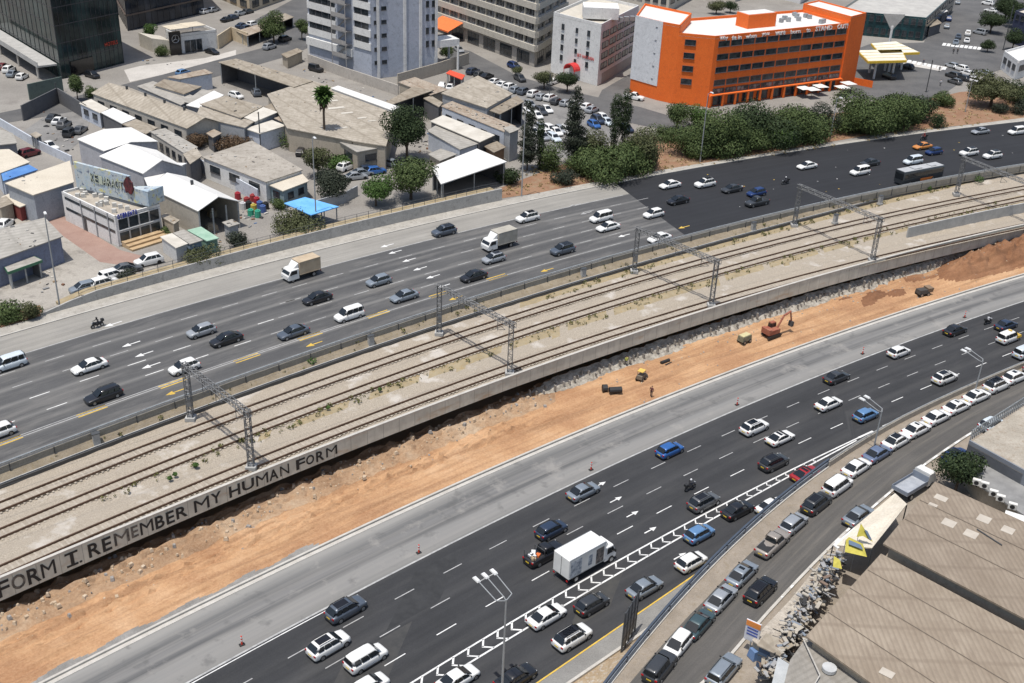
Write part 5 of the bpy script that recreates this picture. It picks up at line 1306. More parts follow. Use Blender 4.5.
patch('car_park', [(22, 132), (60, 106), (90, 120), (86, 136), (70, 150), (62, 158), (30, 140)], CARPARK, .010)
patch('yard_paving', [(60, 214), (120, 250), (150, 258), (140, 268), (100, 262), (46, 224), (50, 208)], mat_noise('red_brown_paving', (.25, .155, .125), (.32, .22, .18), .4, .95, fine=3), .008)
patch('yard', [(-60, 330), (-60, 230), (60, 210), (130, 260), (160, 268), (60, 305), (0, 322)], mat_noise('worn_yard', (.27, .25, .22), (.36, .335, .295), .12, .95, c=(.18, .165, .145), fine=2), .004)
patch('dirt_verge', [(0, 329), (0, 315), (40, 305), (44, 316)], VERGE, .014)
patch('dirt_verge', [(497, 199), (500, 188), (560, 165), (640, 140), (700, 128), (900, 106), (960, 92), (1060, 85), (1060, 113), (1024, 118.5), (868, 135.5), (768, 152.5), (684, 169.5), (590, 185.5)], VERGE, .014)
patch('zebra_base', [(905, 60), (948, 67), (940, 71), (900, 64)], PAVE, .014)
b = MB()
for (xa, ya, xb, yb, n_, wd) in ((905, 59, 945, 67, 9, .55), (945, 43, 980, 47, 9, .55)):
    for i in range(n_):
        f = i/(n_-1); p, q = G(xa+(xb-xa)*f, ya+(yb-ya)*f, ZF+.022), G(xa+(xb-xa)*f-1.5, ya+(yb-ya)*f+2.6, ZF+.022); dash(b, p, q, 1.0)
tag(b.build('zebra_crossing', WHITE_L), kind='structure')
# ------------------------------------------------------------------ sheds
def corr(name, a, b_, c, pitch=1.1, rot=0.0):
    m, t, p = nodes(name); w = wpos(t)
    wv = t.nodes.new('ShaderNodeTexWave'); wv.inputs['Scale'].default_value = .314/pitch; wv.inputs['Distortion'].default_value = .0; wv.wave_profile = 'SIN'
    t.links.new(mscale(t, w, (1, 1, 1), rot), wv.inputs['Vector'])
    col = ramp(t, noise(t, .3, 6, w, .65), [(.35, a), (.65, b_)])
    col = mix(t, ramp(t, noise(t, .8, 5, mscale(t, w, (1.6, .5, 1), rot), .7), [(.46, (0, 0, 0)), (.68, (.6, .6, .6))]), col, c)
    sm = t.nodes.new('ShaderNodeTexWave'); sm.inputs['Scale'].default_value = .314/4.2; sm.inputs['Distortion'].default_value = .6; sm.bands_direction = 'Y'; sm.inputs['Detail Scale'].default_value = .4
    t.links.new(mscale(t, w, (1, 1, 1), rot), sm.inputs['Vector']); col = mix(t, ramp(t, sm.outputs['Fac'], [(.0, (.5, .5, .5)), (.06, (0, 0, 0))]), col, c)
    col = mix(t, ramp(t, wv.outputs['Fac'], [(.1, (.35, .35, .35)), (.5, (0, 0, 0))]), col, tuple(x*.7 for x in a))
    t.links.new(col, p.inputs['Base Color']); p.inputs['Roughness'].default_value = .9; bump(t, p, wv.outputs['Fac'], .5, .06)
    return m
TANS = [corr('dusty_asbestos_sheet', a_, b_, c_, 1.15, .95) for a_, b_, c_ in (((.25, .215, .165), (.36, .32, .262), (.17, .14, .105)), ((.29, .255, .205), (.40, .36, .30), (.20, .17, .13)), ((.215, .18, .135), (.31, .27, .215), (.15, .115, .08)), ((.27, .22, .165), (.38, .33, .27), (.19, .12, .08)))]; TANR = TANS[0]; TANN = [0]
GREYR = corr('grey_asbestos_sheet', (.29, .275, .245), (.38, .36, .325), (.24, .225, .2), 1.15, .95)
WSHED = mat_noise('white_sheet_roof', (.58, .575, .55), (.69, .68, .655), .3, .7, fine=3); PATCHR = mat_noise('pale_roof_patch', (.44, .41, .355), (.56, .53, .47), .4, .9)
def roof_mats(k):
    if k == 'tan': TANN[0] += 1; return TANS[TANN[0] % 4]
    return {'dirty': DIRTYR, 'tan': TANR, 'grey': GREYR, 'white': WSHED, 'pale': PATCHR, 'blue': BLUER, 'bright': BRIGHT, 'cream': CREAM, 'green': GREENR}[k]
DIRTYR = mat_noise('stained_flat_roof', (.25, .225, .19), (.38, .35, .305), .25, .95, .35, .65, c=(.18, .155, .125), fine=2); BLUER = mat_noise('blue_sheet_roof', (.06, .17, .42), (.10, .24, .5), .5, .7); BRIGHT = mat_noise('blue_tarpaulin', (.10, .32, .66), (.16, .42, .75), .5, .7); CREAM = mat_noise('cream_roof', (.47, .42, .34), (.56, .51, .42), .3, .85, fine=2); GREENR = mat_noise('faded_green_roof', (.22, .36, .27), (.32, .46, .36), .6, .8)
WG = wallmat('grey_render', (.30, .31, .32)); WB2 = wallmat('blue_white_render', (.46, .49, .54)); WD = wallmat('dark_grey_render', (.10, .10, .105)); WT = wallmat('tan_render', (.33, .29, .23))
def flat_shed(label, pxs, h, rk, wall=WG, open_sides=(), name='shed', cat='shed', win=None, slope=0.0, door=None, parent_cat=True, edge=None):
    pts = [G(x, y, ZF+h) for x, y in pxs]; pts = ccw(pts); cen = sum(pts, Vector())/len(pts); r = empty(name, (cen.x, cen.y, ZF)); tag(r, label, cat)
    ins = [p+(cen-p).normalized()*.35 for p in pts]; k = len(pts)
    b = MB(); b.prism([p[:2] for p in pts], ZF+h-.16, ZF+h); part(b, 'roof', roof_mats(rk), r)
    if edge: 
        b = MB()
        for i in range(k): A, d, nn, L = wall_frame(None, pts[i], pts[(i+1) % k]); q = A+d*L; b.prism([A[:2], q[:2], (q+nn*.06)[:2], (A+nn*.06)[:2]], ZF+h-.4, ZF+h+.03)
        part(b, 'roof_edge', edge, r)
    for i in range(k):
        A, d, nn, L = wall_frame(None, ins[i], ins[(i+1) % k])
        if nn.y > .75: pass
        if (nn.y < .3) if open_sides == 'front' else (i in open_sides):
            for f in (0.02, .5, .98):
                b = MB(); q = A+d*L*f; b.box((q.x, q.y, ZF+(h-.16)/2), (.18, .18, h-.16)); part(b, 'post', STEEL, r)
            continue
        b = MB(); q = A+d*(L-.21); b.prism([(A+d*0)[:2], q[:2], (q-nn*.2)[:2], (A-nn*.2)[:2]], ZF, ZF+h-.16); part(b, 'wall', wall, r)
        if win and nn.y < .2 and L > 4:
            n_ = max(1, int(L/win)); windows(r, A, A+d*L, [ZF+h*.6], n_, min(1.3, h*.33), .5, PANE, FRAMED, 0, .4, .4)
    return r
def gable(label, e0, e1, r0, r1, h, rise, rk, wall=WG, name='shed', cat='shed', open_end=False, win=None, op=0):
    a, c = G(*e0, ZF+h), G(*e1, ZF+h); p, q = G(*r0, ZF+h+rise), G(*r1, ZF+h+rise)
    a2, c2 = Vector((2*p.x-a.x, 2*p.y-a.y, a.z)), Vector((2*q.x-c.x, 2*q.y-c.y, c.z))
    cen = (a+c+a2+c2)/4; r = empty(name, (cen.x, cen.y, ZF)); tag(r, label, cat); th = Vector((0, 0, -.14))
    b = MB(); b.ring_loft([[a, p, a2, a2+th, p+th, a+th], [c, q, c2, c2+th, q+th, c+th]]); part(b, 'roof', roof_mats(rk), r)
    f = .965
    S_ = lambda v, z=None: Vector((cen.x+(v.x-cen.x)*f, cen.y+(v.y-cen.y)*f, v.z if z is None else z))
    b = MB(); dz = Vector((0, 0, .16))
    def wallq(u, v): 
        U, V = S_(u), S_(v); A, d, nn, L = wall_frame(None, U, V); b.prism([U[:2], V[:2], (V-nn*.2)[:2], (U-nn*.2)[:2]], ZF, ZF+h-.2)
    wallq(a, c); wallq(c2, a2)
    def endw(u, ap, v):
        U, Ap, V = S_(u), S_(ap), S_(v); e = (cen-Ap); e.z = 0; e = e.normalized()*.2
        ring = [zup(U, ZF), zup(U, ZF+h-.2), zup(Ap, ZF+h+rise-.25), zup(V, ZF+h-.2), zup(V, ZF)]
        b.ring_loft([ring, [x+e for x in ring]])
    endw(a2, p, a)
    if not open_end: endw(c, q, c2)
    part(b, 'wall', wall, r)
    if open_end:
        b = MB(); U, V = S_(c), S_(c2)
        for fq in (.02, .35, .68, .98): g_ = U+(V-U)*fq; b.box((g_.x, g_.y, ZF+h/2-.1), (.22, .22, h-.2)); 
        part(b, 'post', STEEL, r)
    if win: windows(r, S_(a), S_(c), [ZF+h*.58], max(1, int((c-a).length/win)), h*.28, .5, PANE, FRAMED, 0)
    b = MB(); n_ = int((q-p).length/7)
    for i in range(1, n_): g_ = p+(q-p)*(i/n_); b.tube(g_, g_+Vector((0, 0, .7)), .28, 8)
    if n_ > 1: part(b, 'roof_vent', DSTEEL, r)
    return r
gable('longest tan gabled workshop with roof vents beside the walled car park', (91, 93), (187, 128.5), (109, 82.5), (205, 117.5), 4.2, 1.7, 'tan', wallmat('cream_wall', (.42, .39, .34)), win=5)
flat_shed('small grey white flat roof behind the long tan workshop', [(137, 86), (153, 81), (197, 97), (181, 105)], 4.0, 'grey')
flat_shed('tan flat roof shed right behind the long tan workshop', [(154, 85), (164, 79), (202, 86.5), (184, 94)], 4.6, 'tan')
flat_shed('grey roof section joining the tan sheds behind the long workshop', [(184, 102), (202, 89), (220, 92.5), (204, 105)], 4.2, 'grey')
flat_shed('narrow white roof strip between grey and tan sheds', [(186, 105), (214, 90.5), (224, 95), (200, 108)], 4.3, 'white')
flat_shed('small pitched hut with a white blue side at the street corner', [(167, 77), (205, 69), (213, 73), (180, 79)], 3.8, 'tan', WB2)
flat_shed('wide tan roof shed in front of the open car workshop', [(225, 95.5), (263, 106), (241, 118), (200, 104)], 5.0, 'tan')
flat_shed('tan roof shed above the brown hedge', [(200, 106), (254, 121.5), (245, 127.5), (196, 116)], 4.6, 'tan')
flat_shed('pale roof strip shed right of the tan roofs', [(242, 116.5), (262, 106.5), (278, 112), (255, 121.5)], 4.8, 'pale')
flat_shed('small grey tan roof behind the pale roof strip', [(264, 106.5), (275, 102), (297, 110), (277, 114)], 4.4, 'tan')
flat_shed('white walled shed with a beige roof beside the green creeper', [(245, 128.5), (272, 120), (286, 125.5), (260, 133.5)], 4.0, 'pale', WB2)
flat_shed('small tan roof shed touching the large roof left of the palm', [(274, 118), (294, 111.5), (308, 117), (287, 124)], 4.3, 'tan')
flat_shed('tiny beige lean to roof above the brown hedge', [(207, 122), (223, 118), (232, 123), (216, 127.5)], 3.0, 'cream', open_sides='front', cat='lean to')
flat_shed('long open car workshop with a flat tan roof and dark bays', [(218, 62), (236, 58.5), (313, 81), (294, 87)], 5.2, 'tan', WD, open_sides='front', cat='workshop')
flat_shed('largest tan workshop roof spreading behind the tall palm', [(267, 94), (310, 80), (398, 107.5), (386, 146), (353, 141), (287, 128)], 5.0, 'tan', WT, cat='workshop')
b = MB(); p, q = G(333, 87, ZF+5.02), G(397, 109, ZF+5.02)
st = flat_shed('low beige shed with one window behind the white parked suv', [(338, 141), (361, 133), (387, 146.5), (357, 152)], 4.2, 'grey', WT, win=5)
flat_shed('long pale roof ridge section across the large tan workshop', [(331, 88), (338, 85.5), (400, 107), (393, 110.5)], 5.5, 'white', cat='roof section')
flat_shed('open tan roof bay with a dark interior behind the dark green tree', [(385, 102.5), (412, 87), (434, 90), (392, 104.5)], 5.2, 'tan', WD, open_sides='front')
flat_shed('tan roof shed under the boundary wall of the grey highrise', [(398, 82), (415, 77), (448, 89.5), (431, 95)], 4.6, 'tan', WT)
flat_shed('small tan roof on the edge of the dark bay', [(423, 98), (431, 95.5), (443, 102.5), (439, 107)], 4.2, 'tan', WD)
flat_shed('big tan flat roof building with a square roof hatch beside the car park', [(441, 93), (478, 75.5), (513, 93.5), (487, 108)], 6.0, 'tan', WG)
flat_shed('tan roof lean to with a dark open bay facing the car park', [(487, 109.5), (517, 95.5), (524, 101.5), (500, 114)], 5.2, 'tan', WD, open_sides='front')
flat_shed('long low building with a cluttered roof and blue white wall', [(441, 106), (452, 101), (516, 126), (505, 132)], 5.0, 'tan', WB2, win=4)
flat_shed('off white tin roof shed beside the cluttered roof building', [(430, 121), (443, 115), (495, 135), (480, 142)], 4.5, 'pale', WD)
flat_shed('weathered grey brown roof shed with a blue wall right of the dark tree', [(427, 130.5), (439, 123.5), (480, 143), (460, 149.5)], 4.0, 'grey', WB2)
flat_shed('small grey lean to roof above the white canvas roof', [(428, 154), (441, 148.5), (457, 154), (440, 161)], 3.0, 'grey', WT)
flat_shed('bright white sloping canvas roof over a dark open yard by the road wall', [(431, 167), (477, 148.5), (507, 161.5), (441, 184)], 4.6, 'white', WD, open_sides='front', cat='canopy')
gable('white shed with a grey wall at the walled car park', (77, 139), (104, 151), (104, 129), (131, 142), 5.5, .8, 'white', wallmat('lav_grey', (.36, .36, .38)))
gable('middle white gabled shed behind the graffiti hoarding', (99, 156), (143, 173.5), (127, 143.5), (162, 160), 5.8, 1.8, 'white', wallmat('lav_grey2', (.34, .34, .36)))
gable('large white gabled shed with an open dark front full of goods', (148, 187), (198, 211), (167, 172.5), (218.5, 196.5), 4.8, 1.7, 'white', wallmat('pale_tan_wall', (.36, .33, .28)), open_end=True)
flat_shed('white step roof between the two white gabled sheds', [(143, 175), (162, 162), (187, 163), (167, 172), (148, 187)], 5.0, 'white')
flat_shed('small white flat roof cabin behind the dark car park wall', [(79, 103), (91, 99), (109, 108.5), (100, 113)], 3.4, 'pale', WB2, win=3)
flat_shed('white lean to roof below the long tan workshop', [(101, 112.5), (113, 107.5), (136, 118), (122, 123.5)], 3.4, 'white', WD)
flat_shed('low tan roof following the white lean to', [(122, 124), (136, 119), (158, 127.5), (146, 134)], 3.4, 'tan', WD)
flat_shed('grey concrete workshop with dark windows behind the white sheds', [(150, 131.5), (165, 128), (198, 147), (184, 153)], 4.2, 'grey', wallmat('cream_conc', (.42, .40, .36)), win=3)
flat_shed('small beige roof against the end of the white gabled shed', [(183, 154), (196, 147), (202, 156), (190, 164)], 4.4, 'tan', WD)
flat_shed('white house with strip windows and a bare beige roof terrace', [(202, 157), (266, 182), (303, 169.5), (252, 140.5)], 4.2, 'dirty', WWHITE, win=5.5, name='flat_roof_house', cat='house')
flat_shed('cream canopy roof over glass at the corner of the white house', [(267, 184), (302, 173.5), (309, 181), (283, 191)], 3.4, 'cream', wallmat('teal_wall', (.2, .26, .28)), win=2.5, cat='canopy')
flat_shed('bright blue tarpaulin canopy behind the road wall', [(284, 203), (305, 197), (339, 206.5), (311, 215)], 3.0, 'bright', WD, open_sides=(0, 1, 2, 3), cat='canopy', name='tarpaulin_canopy')
flat_shed('cream roof warehouse left of the graffiti hoarding', [(5, 183), (70, 160.5), (74, 182), (33, 195)], 5.4, 'cream', wallmat('blue_grey_shutter', (.27, .29, .32)))
flat_shed('tan roof house at the left edge above the blue roof', [(-16, 150), (9, 149), (30, 162), (0, 173)], 4.2, 'cream', WB2)
flat_shed('bright blue sheet roof at the left edge', [(1, 172.5), (29, 164.5), (38, 169.5), (3, 181)], 4.0, 'blue', WB2)
flat_shed('grey tan shed with graffiti on its end wall at the lower left yard', [(-30, 236), (45, 217.5), (63, 236), (-14, 264)], 4.4, 'grey', wallmat('graffiti_wall', (.16, .18, .25)))
flat_shed('small canopy with a green rim beside the lower left shed', [(4, 266), (27, 253), (42, 260), (8, 272)], 2.9, 'grey', WD, open_sides='front', edge=mat_plain('green_rim', (.05, .16, .09)), cat='canopy', name='canopy')
flat_shed('dark grey block house at the left edge below the tarmac car park', [(-10, 127), (13, 133), (17, 143), (-10, 146)], 4.0, 'grey', wallmat('mid_grey_wall', (.2, .2, .21)))
flat_shed('small tan hut beside the street in front of the grey highrise', [(281, 54), (297, 48), (303, 51), (287, 58)], 2.8, 'tan', WT)
flat_shed('small tan shed behind the brown hedge courtyard', [(206, 133), (214, 129), (222, 133), (213, 137.5)], 3.2, 'tan', WD)
flat_shed('low tan shed between the lower left shed and the cream warehouse', [(-6, 200), (6, 196), (14, 203), (0, 208)], 2.8, 'tan', WT)
flat_shed('narrow tan lean to along the side of the large white gabled shed', [(160, 216), (166, 213), (180, 220), (174, 224)], 2.8, 'tan', WT)
flat_shed('grey lean to beside the small drum yard', [(222, 222), (232, 219), (240, 223.5), (229, 227)], 2.6, 'grey', WG)
flat_shed('rusty brown roof shed between the cluttered building and the white canvas roof', [(484, 146), (497, 141), (506, 147), (494, 152.5)], 3.2, 'tan', wallmat('rusty_wall', (.2, .12, .07)))
flat_shed('grey block tower at the end of the cluttered roof building', [(503, 128), (512, 125), (520, 129), (510, 133)], 6.2, 'grey', WG)
flat_shed('tan carport roof in the upper lot behind the showroom', [(236, 31), (262, 23), (272, 27), (247, 36)], 3.0, 'tan', WD, open_sides='front', cat='carport', name='carport')
flat_shed('second tan carport roof behind the showroom', [(262, 20), (285, 13), (294, 17), (273, 25)], 3.0, 'tan', WD, open_sides='front', cat='carport', name='carport')
flat_shed('small shade roof at the red parked car', [(30, 134), (36, 131.5), (42, 135), (36, 138)], 2.6, 'tan', WD, open_sides='front', cat='canopy', name='canopy')
flat_shed('low beige kiosk behind the petrol station shop row', [(925, 22), (936, 18), (942, 23), (930, 27)], 3.2, 'tan', WD)
flat_shed('small white roof at the kerb of the junction', [(930, 10), (942, 6), (948, 11), (936, 15)], 3.5, 'white', WD)
# containers
def container(label, pxs, h, rk, wall):
    r = flat_shed(label, pxs, h, rk, wall, name='shipping_container', cat='container'); tag(r, group='shipping containers'); return r
container('dirty white shipping container at the end of the row by the road wall', [(160, 236.5), (172, 233), (188, 243.5), (176, 248)], 2.7, 'pale', wallmat('pale_cont', (.5, .5, .49)))
container('grey brown shipping container in the middle of the row of three', [(173, 232.8), (184, 229.4), (203, 240), (190, 244)], 2.7, 'grey', wallmat('bluegrey_cont', (.2, .26, .33)))
container('faded green topped shipping container beside the junk yard', [(187, 230), (201, 226.5), (219, 238), (207, 241)], 2.7, 'green', wallmat('green_cont', (.18, .3, .24)))
container('rusty red shipping container with a beige top by the cream warehouse', [(1, 197), (14, 191.5), (34, 201.5), (20, 207)], 2.7, 'cream', wallmat('rust_red', (.17, .035, .03)))
# skylight strips and hatches on roofs
for px, py, h, s in ((336, 108, 5.03, 1.7), (331, 101, 5.03, 1.4), (347, 113, 5.03, 1.2), (362, 118, 5.03, .9), (341, 128, 5.03, 1.2), (318, 96, 5.03, 1.3), (372, 121, 5.03, .8)):
    g = G(px, py, ZF+h); b = MB(); b.box((g.x, g.y, g.z), (s*2.2, s*.7, .12), .5)
    tag(b.build('roof_sheet', PATCHR), 'pale replacement sheet lying on the largest tan workshop roof', 'roof sheet', 'pale sheets on the workshop roof')
# red awning by the boundary wall
r = flat_shed('orange red awning by the boundary wall of the grey highrise', [(446, 73), (450, 70), (465, 75), (462, 79.5)], 2.6, 'tan', WD, open_sides='front', cat='awning', name='awning')
next(c for c in r.children if c.name.startswith('roof')).data.materials[0] = mat_plain('red_orange_canvas', (.6, .07, .03), .8)
# graffiti office with hoarding
f_, l_, r_ = G(119, 247, ZF), G(66, 220.5, ZF), G(163, 233.5, ZF); h = Hof(f_, 216.5)
t = bld('graffiti_office', 'white two storey office with dark glass bays under a graffiti hoarding', 'office', f_)
pl = ccw([l_, f_, r_, l_+r_-f_]); b = MB(); b.prism([p[:2] for p in pl], ZF, ZF+h-.5); part(b, 'wall', WWHITE, t); roofset(t, pl, ZF+h-.5, mat_noise('dirty_roof', (.26, .23, .19), (.42, .38, .32), .6, .95, fine=3), WWHITE, .5)
windows(t, f_, r_, [ZF+h*.27, ZF+h*.70], 4, h*.36, .92, PANE, FRAMEW, 0, .3, .3)
A_, d, nn, L = wall_frame(None, l_, f_)
for za in (h*.42, h*.78): band(t, 'window_strip', l_, f_, ZF+za, ZF+za+h*.09, .04, PANE, L*.05, L*.97)
band(t, 'door', l_, f_, ZF, ZF+h*.45, .05, mat_plain('dark_door', (.06, .06, .065)), L*.38, L*.43)
for fx in (.36, .62, .86): band(t, 'drain_pipe', l_, f_, ZF, ZF+h, .16, WG, L*fx, L*fx+.18)
A2, d2, n2, L2 = wall_frame(None, f_, r_)
for c_, a in zip('OTIRENTO', range(8)):
    o = letters_on(c_, zup(A2+d2*L2*(.05+.055*a)+n2*.03, ZF), zup(A2+d2*L2*(.092+.055*a)+n2*.03, ZF), h-.62, .85, n2, mat_plain('blue_letters', (.04, .06, .35)), None, .05, .03); o.parent = t; o.matrix_parent_inverse = Matrix.Translation(-t.location)
steps = bld('timber_steps', 'broad tan timber steps in front of the white graffiti office', 'steps', A2)
for k in range(3): 
    b = MB(); b.prism([(A2+n2*.1+d2*.5)[:2], (A2+n2*.1+d2*L2)[:2], (A2+n2*(3.2-k)+d2*L2)[:2], (A2+n2*(3.2-k)+d2*.5)[:2]], ZF+.3*k, ZF+.3*(k+1)); part(b, 'step', mat_noise('timber_tan', (.36, .25, .14), (.46, .34, .2), .8, .9), steps)
bl, br = G(77, 188, ZF+h), G(131.5, 203, ZF+h); hb = 1.0
while proj(bl+Vector((0, 0, hb)))[1] > 162: hb += .05
hd = bld('graffiti_hoarding', 'large pale blue hoarding covered in graffiti on the white office roof', 'hoarding', bl); A_, d, nn, L = wall_frame(None, bl, br)
m, tt, p = nodes('graffiti_mural'); w = wpos(tt)
col = ramp(tt, noise(tt, .55, 5, w, .7), [(.3, (.20, .27, .36)), (.45, (.36, .44, .50)), (.56, (.44, .47, .47)), (.66, (.24, .32, .40))])
col = mix(tt, ramp(tt, noise(tt, 1.1, 4, w, .7), [(.58, (0, 0, 0)), (.62, (.9, .9, .9))]), col, (.10, .12, .18)); col = mix(tt, ramp(tt, noise(tt, .8, 3, mscale(tt, w, (1.3, 1.3, 1.3), 1)), [(.6, (0, 0, 0)), (.64, (.9, .9, .9))]), col, (.50, .48, .22))
tt.links.new(col, p.inputs['Base Color']); p.inputs['Roughness'].default_value = .8
b = MB(); b.prism([A_[:2], (A_+d*L)[:2], (A_+d*L-nn*.5)[:2], (A_-nn*.5)[:2]], ZF+h+.2, ZF+h+hb); part(b, 'panel', m, hd)
b = MB(); b.prism([(A_+d*(L+.02))[:2], (A_+d*(L+4))[:2], (A_+d*(L+4)-nn*.5-nn*3)[:2], (A_+d*(L+.02)-nn*.5)[:2]], ZF+h+.2, ZF+h+hb*.6); part(b, 'side_panel', m, hd)
for c_, a in zip('KEIARAOT', range(8)):
    for mm, off, oz in ((mat_plain('graffiti_outline', (.02, .03, .03)), .05, 0), (mat_plain('graffiti_green', (.42, .46, .38)), -.012, .06)):
        o = letters_on(c_, zup(A_+d*L*(.30+.075*a)+nn*(.03+oz), 0), zup(A_+d*L*(.368+.075*a)+nn*(.03+oz), 0), ZF+h+hb*.42, hb*.32, nn, mm, None, .02, off); o.parent = hd; o.matrix_parent_inverse = Matrix.Translation(-hd.location)
b = MB(); pts = [(math.cos(k*.4487)*(1.0+.25*math.sin(k*3.1)), math.sin(k*.4487)*(1.45+.3*math.sin(k*2.3))) for k in range(14)]
q0 = A_+d*(L*.97)+nn*.05; ring = [q0+d*(x*1.0+.4)+Vector((0, 0, ZF+h+hb*.66+y*1.0)) for x, y in pts]; b.ring_loft([[x+nn*.25 for x in ring], ring]); part(b, 'red_mural_figure', mat_noise('dark_red_paint', (.03, .010, .012), (.12, .018, .024), 1.2, .8, .4, .6), hd)
for i in range(16):
    g = pl[0]; q = l_+(f_-l_)*random.uniform(.1, .95)+(r_-f_)*random.uniform(.1, .45)
    b = MB(); b.box((q.x, q.y, ZF+h-.1), (.7, .5, .7), random.uniform(0, 1)); part(b, 'roof_machine', mat_plain('ac_white', (.5, .49, .46)), t)
# ------------------------------------------------------------------ walls, fences
def wall_px(name, label, pxs, h, m, th=.25, z=ZF, cat='wall'):
    b = MB(); P_ = [G(x, y, z) for x, y in pxs]
    for a, c in zip(P_, P_[1:]):
        A, d, nn, L = wall_frame(None, a, c); q = A+d*L; b.prism([A[:2], q[:2], (q-nn*th)[:2], (A-nn*th)[:2]], z-.1, z+h)
    o = b.build(name, m); return tag(o, label, cat)
wall_px('green_hoarding', 'dark green site hoarding at the corner before the glass tower', [(30, 100), (64, 92)], 3.6, wallmat('green_board', (.10, .13, .115)))
wall_px('boundary_wall', 'dark grey wall around two sides of the small tarmac car park', [(24, 121), (59, 103), (88, 121)], 3.4, WD)
wall_px('boundary_wall', 'pale grey boundary wall between the tarmac car park and the red parked car', [(-4, 124), (40, 150), (72, 165)], 1.8, WB2)
wall_px('boundary_wall', 'long stained wall below the grey highrise above the sloping lot', [(308, 64), (345, 78), (375, 88), (398, 96)], 2.6, wallmat('graffiti_beige', (.40, .37, .33)))
wall_px('boundary_wall', 'beige wall from the grey highrise to the red awning', [(398, 86), (440, 74), (469, 64)], 3.0, wallmat('tan_wall2', (.38, .34, .28)))
wall_px('boundary_wall', 'blue white wall along the side of the white house', [(188, 166), (222, 183), (258, 203)], 2.6, WB2)
wall_px('boundary_wall', 'stepped sand coloured wall beside the showroom forecourt', [(219, 49), (232, 40), (248, 46)], 3.6, wallmat('sand_wall', (.5, .42, .3)))
wall_px('boundary_wall', 'grey corrugated fence behind the blue tarpaulin', [(300, 216), (345, 203), (358, 196)], 2.0, WG)
o = empty('road_wall', P('A', -40, ZF)); tag(o, 'long pale concrete wall along the far sidewalk with a mesh fence', 'wall')
xa, xb = G(41, 317, ZF).x, G(502, 199, ZF).x
def fh(x): return ZF+float(np.interp(x, [xa, xa+5, -30, xb], [.4, 1.6, 2.0, 2.4]))
b = MB(); b.uv = None; wallstrip(b, lambda x: Y('A', x)+.02, ZF-.1, fh, xa, xb, .3); part(b, 'panel', wallmat('pale_wall', (.30, .295, .28), (.40, .39, .37)), o)
b = MB(); n_ = 34
for i in range(n_):
    x = xa+4+(xb-xa-5)*i/(n_-1); b.tube((x, Y('A', x)+.5, fh(x)-2), (x, Y('A', x)+.5, fh(x)+1.3), .045, 5)
part(b, 'fence_posts', DSTEEL, o)['kind'] = 'stuff'
b = MB()
for dz in (.35, .8, 1.25): b.path([(xa+4+(xb-xa-5)*i/60, Y('A', xa+4+(xb-xa-5)*i/60)+.5, fh(xa+4+(xb-xa-5)*i/60)+dz) for i in range(61)], .03, 4)
part(b, 'fence_wire', DSTEEL, o)
b = MB(); wallstrip(b, lambda x: Y('A', x)+.9, ZF-.1, lambda x: fh(x)-.5, xa+2, xb-1, 2.2); part(b, 'earth_fill', DRY, o)

# ------------------------------------------------------------------ vegetation
def leafmat(name, a, b_, c):
    m, t, p = nodes(name); w = wpos(t)
    col = ramp(t, noise(t, 2.2, 3, w, .7), [(.3, a), (.5, b_), (.72, c)])
    t.links.new(col, p.inputs['Base Color']); p.inputs['Roughness'].default_value = .75; p.inputs['Specular IOR Level'].default_value = .25
    return m
LV = dict(dark=leafmat('dark_leaves', (.010, .020, .008), (.024, .040, .014), (.056, .08, .03)), mid=leafmat('mid_leaves', (.020, .037, .011), (.052, .078, .024), (.12, .15, .055)),
          bright=leafmat('bright_leaves', (.024, .052, .012), (.052, .098, .022), (.09, .15, .04)), olive=leafmat('olive_leaves', (.030, .036, .014), (.066, .075, .032), (.125, .13, .06)),
          blue=leafmat('grey_green_leaves', (.012, .017, .011), (.028, .036, .023), (.056, .063, .043)), brown=leafmat('rusty_leaves', (.045, .028, .016), (.095, .06, .035), (.15, .11, .065)))
BARK = mat_noise('bark', (.07, .05, .035), (.14, .105, .075), 3, .95)
def leaves(b, lobes, n, s, rnd):
    tot = sum(r[0]*r[1]*r[2] for _, r in lobes)
    for c, r in lobes:
        k = int(n*(r[0]*r[1]*r[2])/tot)+4
        for _ in range(k):
            v = Vector((rnd.gauss(0, 1), rnd.gauss(0, 1), rnd.gauss(0, 1))).normalized(); f = rnd.uniform(.35, 1)**.45*rnd.choice((1, 1, 1, 1.1))
            p = Vector((c[0]+v.x*r[0]*f, c[1]+v.y*r[1]*f, c[2]+v.z*r[2]*f))
            if p.z < .05: continue
            nrm = (v+Vector((rnd.uniform(-.8, .8), rnd.uniform(-.8, .8), rnd.uniform(-.3, .9)))).normalized()
            x = nrm.orthogonal().normalized(); y = nrm.cross(x); a = rnd.uniform(0, 6.28); x, y = x*math.cos(a)+y*math.sin(a), y*math.cos(a)-x*math.sin(a); q = s*rnd.uniform(.6, 1.3)
            b.face([p-x*q, p-y*q*.55, p+x*q, p+y*q*.55])
